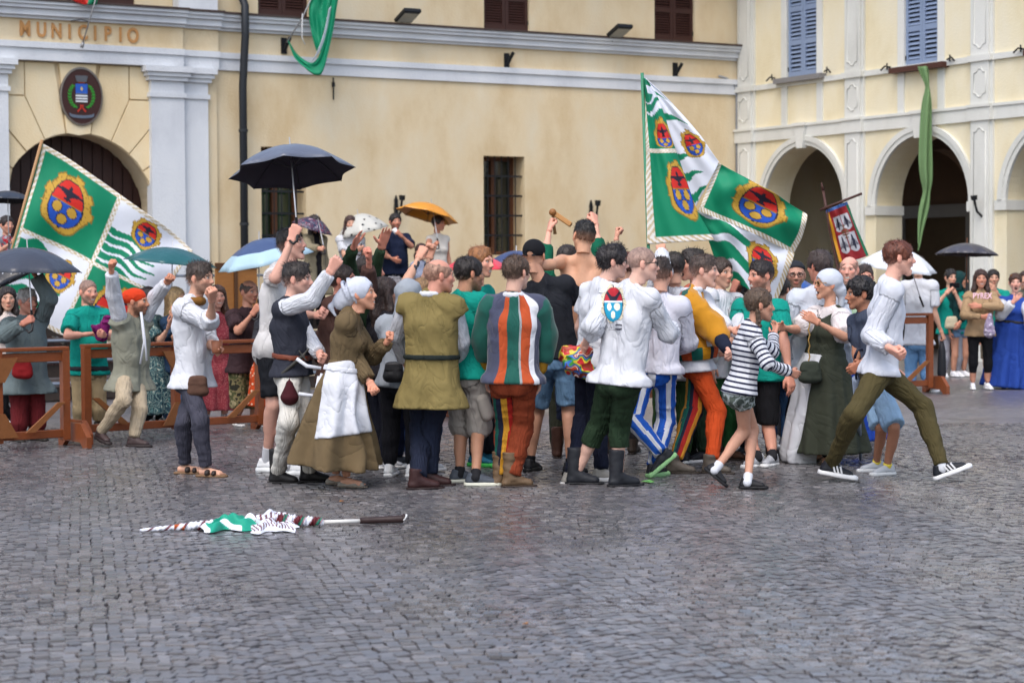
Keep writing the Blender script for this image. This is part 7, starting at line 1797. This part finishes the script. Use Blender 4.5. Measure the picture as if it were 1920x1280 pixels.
def heap(t0, t1, s, hgt, seed, colf):
    n, m = 70, 34; V, C = [], []
    r = np.random.default_rng(seed); ph = r.uniform(0, 6, 8)
    for i in range(n):
        u = i / (n - 1)
        for k in range(m):
            w = k / (m - 1) * 2 - 1
            prof = max(0, (1 - abs(w) ** 2.2)) * math.sin(math.pi * min(max(u, .02), .98)) ** .5
            fold = .68 + .16 * math.sin(8 * u + ph[0] + 4 * w) + .12 * math.sin(15 * u - 7 * w + ph[1]) + .07 * math.sin(25 * u + 9 * w + ph[2])
            V.append(tuple(gp(t0 + (t1 - t0) * (u + .03 * math.sin(5 * w + ph[3])), .008 + hgt * prof * fold, s + w * (.13 + .05 * math.sin(7 * u + ph[4])) + .03 * math.sin(14 * u + ph[5])))); C.append(colf(u, w))
    i = np.arange(n * m).reshape(n, m)
    return np.array(V), np.stack([i[:-1, :-1], i[:-1, 1:], i[1:, 1:], i[1:, :-1]], 2).reshape(-1, 4), np.array(C)
add_col('cloth', heap(.225, .45, .0, .10, 1, lambda u, w: FWH if u < .10 or (.30 < u < .62 and w < -.35 and math.sin(11 * u + 5 * w) > 0) else TL_))
add_col('cloth', heap(.36, .585, .04, .115, 2, lambda u, w: (MAR if math.sin(70 * u + 9 * w) > .25 and u > .3 and abs(w + .3) < .42 else (FDK if u < .16 and math.sin(40 * u) * math.sin(9 * w) > .3 else FWH))))
add_col('cloth', heap(.40, .56, -.12, .06, 3, lambda u, w: MAR if math.sin(85 * u + 6 * w) > .2 and abs(w) < .7 else FWH))

# ================================================================== umbrellas
def umbrella(label, apex, D, rpx, sag, colr, grip, tilt=(0, 0), n=8, m_=None, dz=0., under=None, shaft=(190, 190, 192), hook=True, scal=.10, tip=True, group='open umbrellas', pat=None, alpha=1.0):
    A = at(apex[0], apex[1], D); G_ = grip if isinstance(grip, Vector) else at(grip[0], grip[1], D + dz)
    Rm = rpx * D / FPX
    ax = (A - G_).normalized() if tilt is None else Vector((math.sin(R(tilt[0])), math.sin(R(tilt[1])), 1)).normalized()
    e1 = ax.cross(Vector((0, 1, 0))).normalized(); e2 = ax.cross(e1)
    root = empty('umbrella', G_, label, 'umbrella', group)
    V, F = [], []; nr, na = 9, n * 8
    V.append(tuple(A - root.location))
    def pt(i, j):
        t = i / nr; a = 2 * math.pi * j / na; ph = (j % 8) / 8; sc_ = math.sin(math.pi * ph)
        r_ = Rm * t * (1 - scal * sc_ * t ** 2.0 - .02 * sc_); z = -sag * Rm * (t ** 1.9) + .05 * Rm * sc_ * t * (1 - .4 * t)
        return A + (e1 * math.cos(a) + e2 * math.sin(a)) * r_ + ax * (z - .03 * Rm * sc_ * t * t)
    for i in range(1, nr + 1):
        for j in range(na): V.append(tuple(pt(i, j) - root.location))
    for j in range(na): F.append((0, 1 + j, 1 + (j + 1) % na))
    for i in range(nr - 1):
        for j in range(na): a, b = 1 + i * na + j, 1 + i * na + (j + 1) % na; F.append((a, a + na, b + na, b))
    me = bpy.data.meshes.new('canopy'); me.from_pydata(V, [], F); me.polygons.foreach_set('use_smooth', [True] * len(F))
    me.materials.append(m_ or mat('umbrella_nylon', colr, .32, var=.12, vs=3, bump=.004, bs=18, spec=.5, pat=pat, alpha=alpha)); me.materials.append(mat('umbrella_shaded_underside', under, .7) if under else me.materials[0])  # underside takes a darker colour that paints in the shade below the canopy
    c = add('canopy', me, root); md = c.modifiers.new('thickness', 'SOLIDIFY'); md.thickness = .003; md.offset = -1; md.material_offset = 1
    mb = MB(); mb.tube([G_, A + ax * (.12 * Rm + .02 if tip else .01)], [.007, .005], 8); mb.obj('shaft', mat('umbrella_shaft', shaft, .35, metal=.4), root, smooth=True)
    for k in range(n):
        m2 = MB(); q = [pt(nr * t, k * 8) - ax * .006 for t in (.02, .25, .5, .75, 1.0)]; m2.tube(q, .0035, 4); m2.obj('rib', mat('rib_steel', (40, 40, 44), .4), root)
        m2 = MB(); m2.tube([A - ax * (.34 * Rm), pt(nr * .5, k * 8) - ax * .006], .003, 4); m2.obj('stretcher', mat('rib_steel', (40, 40, 44), .4), root)
    m2 = MB(); hd_ = (A - G_).normalized()
    if hook: m2.tube([G_ + hd_ * .10, G_ - hd_ * .06, G_ - hd_ * .12 + e1 * .01, G_ - hd_ * .14 + e1 * .04, G_ - hd_ * .11 + e1 * .065], [.012, .012, .011, .011, .010], 8)
    else: m2.tube([G_ + hd_ * .10, G_ - hd_ * .08], .013, 8)
    m2.obj('handle', mat('handle_black', (30, 28, 30), .4), root, smooth=True)
    return root
UB = (40, 44, 56)
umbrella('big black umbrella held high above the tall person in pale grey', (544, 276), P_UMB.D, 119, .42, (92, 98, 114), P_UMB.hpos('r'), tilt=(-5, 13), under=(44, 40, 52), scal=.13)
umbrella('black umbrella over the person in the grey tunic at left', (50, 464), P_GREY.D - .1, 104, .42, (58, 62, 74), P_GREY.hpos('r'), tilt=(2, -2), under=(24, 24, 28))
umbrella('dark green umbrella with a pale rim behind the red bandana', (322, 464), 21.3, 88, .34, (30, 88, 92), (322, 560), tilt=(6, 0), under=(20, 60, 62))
umbrella('two-tone navy and pale blue umbrella above the maroon T-shirt', (489, 448), P_BLUE.D, 92, .48, (60, 78, 116), P_BLUE.hpos('r'), tilt=(-12, -6), pat=None, m_=None)
umbrella('dotted dark umbrella folded down at the left edge', (-6, 492), 21.6, 70, .62, (22, 24, 34), (10, 640), tilt=(-28, -4), pat=('spots', 22, .17, (200, 204, 214), .15))
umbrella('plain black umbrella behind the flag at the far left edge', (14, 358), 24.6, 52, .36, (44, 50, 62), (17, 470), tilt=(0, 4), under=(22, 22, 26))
umbrella('small floral umbrella over the beige raincoat on the stand', (592, 408), P_S1.D, 40, .55, (44, 46, 72), P_S1.hpos('r'), tilt=(20, -4), pat=('floral', 9, 5, [(0, (40, 44, 70)), (.4, (150, 40, 56)), (.52, (44, 48, 72)), (.75, (190, 170, 180)), (.82, (40, 44, 70))]))
umbrella('clear umbrella with black spots over the white T-shirt on the stand', (672, 401), P_S2.D + .1, 50, .72, (206, 204, 196), P_S2.hpos('r'), tilt=(-14, -4), pat=('spots', 11.5, .24, (40, 40, 40), .35), alpha=.80)
umbrella('orange umbrella above the cream tank top on the stand', (806, 382), P_S5.D, 60, .40, (214, 142, 42), P_S5.hpos('r'), tilt=(14, 10))
umbrella('red umbrella showing between heads in the middle of the crowd', (894, 478), 21.0, 62, .42, (222, 62, 76), (894, 560), tilt=(0, -2))
umbrella('navy umbrella behind the black cap in the crowd', (968, 470), 22.0, 52, .42, (56, 68, 108), (968, 560), tilt=(0, -2))
umbrella('blue umbrella behind the person with cap and glasses', (1480, 520), 21.0, 46, .5, (48, 84, 150), (1478, 600), tilt=(-6, -2))
umbrella('white umbrella behind the runner in the white shirt', (1690, 466), 25.6, 74, .50, (226, 230, 236), P_R1.Nk + Vector((.0, -.22, -.25)), tilt=(8, -8), hook=False)
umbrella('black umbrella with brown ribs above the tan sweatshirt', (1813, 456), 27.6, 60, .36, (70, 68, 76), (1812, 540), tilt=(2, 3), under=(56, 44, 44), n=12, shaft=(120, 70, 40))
o = [x for x in bpy.data.objects if x.get('label', '').startswith('two-tone')][0]     # pale blue border on the two-tone umbrella
cp = [c for c in o.children if c.name.startswith('canopy')][0]
cp.data.materials.append(mat('pale_blue_nylon', (168, 196, 210), .35, var=.1)); cp.modifiers[0].material_offset = 0
for f in cp.data.polygons:
    if min(f.vertices) > 0 and (min(f.vertices) - 1) // 64 >= 5: f.material_index = 2
# folded umbrella in its clear sleeve
q0, q1 = at(1603, 668, P_CURLY.D - .22), gnd(1614, 866)
fu = empty('folded_umbrella', q1, 'closed umbrella in a clear sleeve with a dark handle beside the pale shorts', 'umbrella')
mb = MB(); mb.tube([q0 * .8 + q1 * .2, q0 * .5 + q1 * .5, q1 + UZ * .02], [.034, .026, .012], 10); mb.obj('sleeve', mat('clear_sleeve', (150, 164, 186), .2, var=.4, vs=25, spec=.6), fu, smooth=True)
mb = MB(); mb.tube([q0 * .8 + q1 * .2, q0, q0 + UZ * .05 + Vector((.02, 0, 0)), q0 + UZ * .05 + Vector((.06, 0, 0))], [.010, .012, .012, .012], 8); mb.obj('handle', mat('handle_navy', (26, 30, 50), .4), fu, smooth=True)
q = P_R1.hpos('r'); fu = empty('folded_umbrella', q, 'closed black umbrella hanging from the hand of the person in jeans at right', 'umbrella')
mb = MB(); mb.tube([q + UZ * .02, q - UZ * .15, q - UZ * .45, q - UZ * .72], [.012, .05, .06, .012], 10); mb.obj('canopy', mat('black_nylon', (30, 30, 36), .5, bump=.004), fu, smooth=True)
mb = MB(); mb.tube([q + UZ * .10, q + UZ * .0], .011, 8); mb.obj('handle', mat('handle_black', (30, 28, 30), .4), fu, smooth=True)

# ================================================================== things in hands
def cup(p, sd, label, col, h=.085, r=.038, ax=UZ, name='cup'):
    c = p.hpos(sd) - ax * h * .3; root = empty(name, c, label, 'cup')
    mb = MB(); n = 14; e1 = ax.cross(Vector((0, 1, .01))).normalized(); e2 = ax.cross(e1)
    prof = [(0, 0), (r * .8, 0), (r * .9, h * .2), (r, h), (r * .88, h), (r * .82, h * .15), (0, h * .12)]
    for pr_, z in prof: mb.v += [tuple(c + (e1 * math.cos(2 * math.pi * k / n) + e2 * math.sin(2 * math.pi * k / n)) * max(pr_, .001) + ax * z) for k in range(n)]
    for i in range(len(prof) - 1):
        for k in range(n): mb.f.append((i * n + k, i * n + (k + 1) % n, i * n + n + (k + 1) % n, i * n + n + k)); mb.m.append(0)
    mb.obj('cup_wall', mat(name + '_glaze', col, .5, var=.15), root, smooth=True)
cup(P_DRINK, 'l', 'brown clay cup in the hand of the person in the ochre scarf', (138, 84, 58), .10, .045)
cup(P_S3, 'l', 'white cup at the mouth of the person in the navy polo', (228, 228, 230), .09, .038, (UZ + Vector((-.6, -.3, 0))).normalized())
def slab(c, sz, label, m, X, Z, name, cat):
    root = empty(name, c, label, cat); Y = Z.cross(X); mb = MB(); mb.box(c, sz, X, Y, Z, bev=min(sz) * .3); mb.obj('case', m, root)
    mb = MB(); mb.box(c - Y * (sz[1] / 2 + .0005), (sz[0] * .88, .001, sz[2] * .9), X, Y, Z); mb.obj('screen', mat('phone_screen', (16, 18, 24), .1), root)
slab(P_PHONE.hpos('r') + UZ * .05, (.078, .010, .155), 'red phone held up by the person with the patterned scarf', mat('red_case', (186, 30, 36), .4), Vector((.9, -.44, 0)), UZ, 'phone', 'phone')
slab(P_R2.hpos('r') + Vector((.03, -.03, .04)), (.15, .012, .078), 'dark phone held by the person in teal at right', mat('dark_case', (30, 32, 38), .3), Vector((1, 0, 0)), UZ, 'phone', 'phone')
# wooden clapper
c = P_CLAP.hpos('l'); t = at(1036, 398, c.y); cl = empty('wooden_clapper', c, 'wooden clapper with a pale handle swung overhead', 'clapper')
mb = MB(); mb.tube([c - (t - c).normalized() * .10, c, t], [.016, .011, .015], 8); mb.obj('handle', mat('pale_wood', (166, 128, 84), .5), cl, smooth=True)
e = at(1068, 420, c.y - .05); X = (e - t).normalized(); Z = X.cross(Vector((0, 1, 0))).normalized()
mb = MB(); mb.box((t + e) / 2, ((e - t).length + .03, .05, .045), X, X.cross(Z), Z, bev=.008); mb.obj('board', mat('clapper_wood', (176, 126, 72), .5, var=.2), cl)
mb = MB(); mb.tube([t - Vector((0, .04, 0)), t + Vector((0, .04, 0))], .032, 10); mb.obj('ratchet', mat('clapper_wood', (150, 100, 56), .5, var=.2), cl, smooth=True)
# colourful cloth in the hand of the crest wearer
c = P_CREST.hpos('l'); hc = empty('patterned_cloth', c, 'crumpled rainbow patterned cloth in the hand of the crest wearer', 'cloth')
RB = [(0, (196, 40, 40)), (.22, (226, 196, 60)), (.36, (70, 150, 60)), (.48, (60, 110, 190)), (.60, (120, 50, 36)), (.72, (214, 200, 190)), (.8, (180, 70, 40))]
d0 = c.y
V, Q = nets([Cone(V3(c), V3(at(1078, 676, d0)), .05, .085), Cone(V3(at(1078, 676, d0)), V3(at(1066, 666, d0)), .08, .06), Cone(V3(at(1082, 680, d0)), V3(at(1104, 700, d0 - .03)), .08, .045)], .009, .03, None, lambda p: .024 * (np.abs(2 * vnoise(p * 17) - 1) * 2 - 1))
add('folded_cloth', np_mesh('folded_cloth', V - V3(hc.location), Q, mat('rainbow_print', (200, 80, 40), .4, pat=('floral', 9, 3, RB), spec=.5)), hc)
# purple cloth bundle, lilac bag
c = (P_TEAL.hpos('r') + P_TEAL.hpos('l')) / 2 + UZ * .03; o_ = empty('purple_bag', c, 'crumpled purple bag held by the bearded person in teal', 'bag')
V, Q = nets([Cone(V3(c - UZ * .06), V3(c + Vector((.06, -.02, .10))), .055, .04), Cone(V3(c), V3(c + Vector((-.07, -.03, .02))), .05, .03)], .010, .03, None, lambda p: .014 * (np.abs(2 * vnoise(p * 22) - 1) * 2 - 1))
add('bag_body', np_mesh('bag_body', V - V3(c), Q, cloth((112, 30, 92), 'purple_nylon')), o_)
c = P_TAN.hpos('r') - UZ * .10; o_ = empty('lilac_bag', c, 'small lilac patterned bag held by the tan sweatshirt wearer', 'bag')
V, Q = nets([Cone(V3(c + UZ * .1), V3(c - UZ * .10), .04, .065)], .010, .03, None, lambda p: .014 * (np.abs(2 * vnoise(p * 20) - 1) * 2 - 1))
add('bag_body', np_mesh('bag_body', V - V3(c), Q, cloth((150, 136, 160), 'lilac_print', pat=('spots', 30, .35, (214, 206, 218)))), o_)

# ================================================================== print on clothes: laid on the cloth surface
def decal(p, garment, name, cx, cy, wpx, hpx, nx, ny, paint, off=.004, rot=0.):
    me = garment.data; base = Vector(p.base.tolist())
    V0 = np.empty(len(me.vertices) * 3, np.float32); me.vertices.foreach_get('co', V0); V0 = V0.reshape(-1, 3) + p.base
    bvh = BVHTree.FromPolygons([tuple(v) for v in V0], [tuple(q.vertices) for q in me.polygons])
    V, ok = [], []; u, v = np.meshgrid(np.linspace(-1, 1, nx), np.linspace(1, -1, ny))
    cr, sr = math.cos(R(rot)), math.sin(R(rot))
    for a, b in zip(u.ravel(), v.ravel()):
        x, y = cx + (a * cr + b * sr) * wpx / 2, cy - (b * cr - a * sr) * hpx / 2; d = ray(x, y).normalized(); h = bvh.ray_cast(O, d)
        if h[0] is None: V.append((0, 0, 0)); ok.append(False)
        else: V.append(tuple(h[0] - d * off - base)); ok.append(True)
    C = np.repeat(FWH[None], nx * ny, 0).copy(); keep = paint(C, u.ravel(), v.ravel()) & np.array(ok)
    i = np.arange(nx * ny).reshape(ny, nx); Q = np.stack([i[:-1, :-1], i[1:, :-1], i[1:, 1:], i[:-1, 1:]], 2).reshape(-1, 4)
    Q = Q[keep[Q].all(1)]
    return add(name, np_mesh(name, np.array(V), Q, mat('garment_print', (200, 200, 200), .75, attr='col', var=.04), True, C), garment)
def p_crest(C, x, y):
    x = x * 1.15; y = y * 1.12; th = np.arctan2(y, x); r = np.hypot(x / .9, y)
    gold = np.array(lin((206, 196, 172))); m = r < .97 + .08 * np.cos(7 * th); C[m] = gold; C[m & (np.abs(np.sin(9 * th + 4 * r)) < .10) & (r > .75)] = FDK
    w = .64 * np.sqrt(np.clip(1 - ((y + .05) / .88) ** 2, 0, 1)); s = np.abs(x) < w; put(C, (np.abs(x) < w + .045), FDK)
    put(C, s, np.array(lin((20, 140, 176)))); ch = s & (y > .10); put(C, ch, np.array(lin((176, 34, 46)))); put(C, ch & (np.abs(y - .42 + .25 * np.cos(5 * x)) < .17 * (1.1 - np.abs(x))), FDK)
    put(C, s & (np.abs(y - .10) < .03), FWH)
    for cx, cy, rx in ((-.28, -.16, .15), (.26, -.16, .22), (-.02, -.58, .15)): put(C, s & (np.hypot((x - cx) / rx, (y - cy) / .2) < 1), np.array(lin((222, 216, 200))))
    return m
decal(P_CREST, SHIRT_CREST, 'painted_crest', 1150, 569, 62, 82, 60, 80, p_crest)
def p_sig(C, x, y):
    C[:] = FDK * 1.5
    return (((np.abs(y + .1 + .18 * np.sin(40 * x)) < .20) & (x < .35)) & (np.sin(57 * x) > -.2)) | (np.abs(np.hypot((x - .72) / .8, (y - .15)) - .5) < .14) & (x > .45) | (np.abs(y + .55) < .07) & (x > -.1)
decal(P_CREST, SHIRT_CREST, 'painted_signature', 1143, 614, 46, 17, 80, 34, p_sig)
def text_decal(p, garment, txt, cx, cy, wpx, hpx, colr):
    cu = bpy.data.curves.new('t', 'FONT'); cu.body = txt; cu.align_x = 'CENTER'; cu.align_y = 'CENTER'; cu.offset = .02
    t = bpy.data.objects.new('tmp', cu); COL.objects.link(t); dg = bpy.context.evaluated_depsgraph_get(); me = bpy.data.meshes.new_from_object(t.evaluated_get(dg)); bpy.data.objects.remove(t)
    xs = [v.co.x for v in me.vertices]; ys = [v.co.y for v in me.vertices]; w, h = max(xs) - min(xs), max(ys) - min(ys)
    V0 = np.empty(len(garment.data.vertices) * 3, np.float32); garment.data.vertices.foreach_get('co', V0); V0 = V0.reshape(-1, 3) + p.base
    bvh = BVHTree.FromPolygons([tuple(v) for v in V0], [tuple(q.vertices) for q in garment.data.polygons])
    for v in me.vertices:
        x, y = cx + v.co.x / w * wpx, cy - v.co.y / h * hpx; d = ray(x, y).normalized(); hh = bvh.ray_cast(O, d)
        q = (hh[0] if hh[0] is not None else at(x, y, p.D - .15)) - d * .012; v.co = q - Vector(p.base.tolist())
    me.materials.clear(); me.materials.append(mat('pink_print', colr, .7)); add('printed_letters', me, garment)
text_decal(P_TAN, TAN_SHIRT, 'PYREX', 1842, 555, 36, 11, (232, 190, 204))
# scattered wet litter and leaves on the paving
for i, (x, y, c) in enumerate(((1215, 905, (130, 200, 110)), (640, 942, (180, 120, 70)), (985, 1173, (160, 112, 72)))):
    g = gnd(x, y); mb = MB(); r = np.random.default_rng(i); n = 7; s = .045 if i == 0 else .016
    P_ = [(g.x + s * r.uniform(.6, 1.3) * math.cos(a), g.y + s * 1.3 * r.uniform(.6, 1.2) * math.sin(a), .006 + r.uniform(0, .012)) for a in np.linspace(0, 6.28, n + 1)[:-1]]
    mb.prism(P_, (0, 0, .003)); names = ('scrap of pale green paper under the lifted striped leg', 'tiny leaf on the wet paving below the bald person', 'tiny leaf in the middle of the foreground paving')
    mb.obj('litter_scrap', mat('leaf_litter', c, .6), label=names[i], cat='litter', group='litter on the paving')
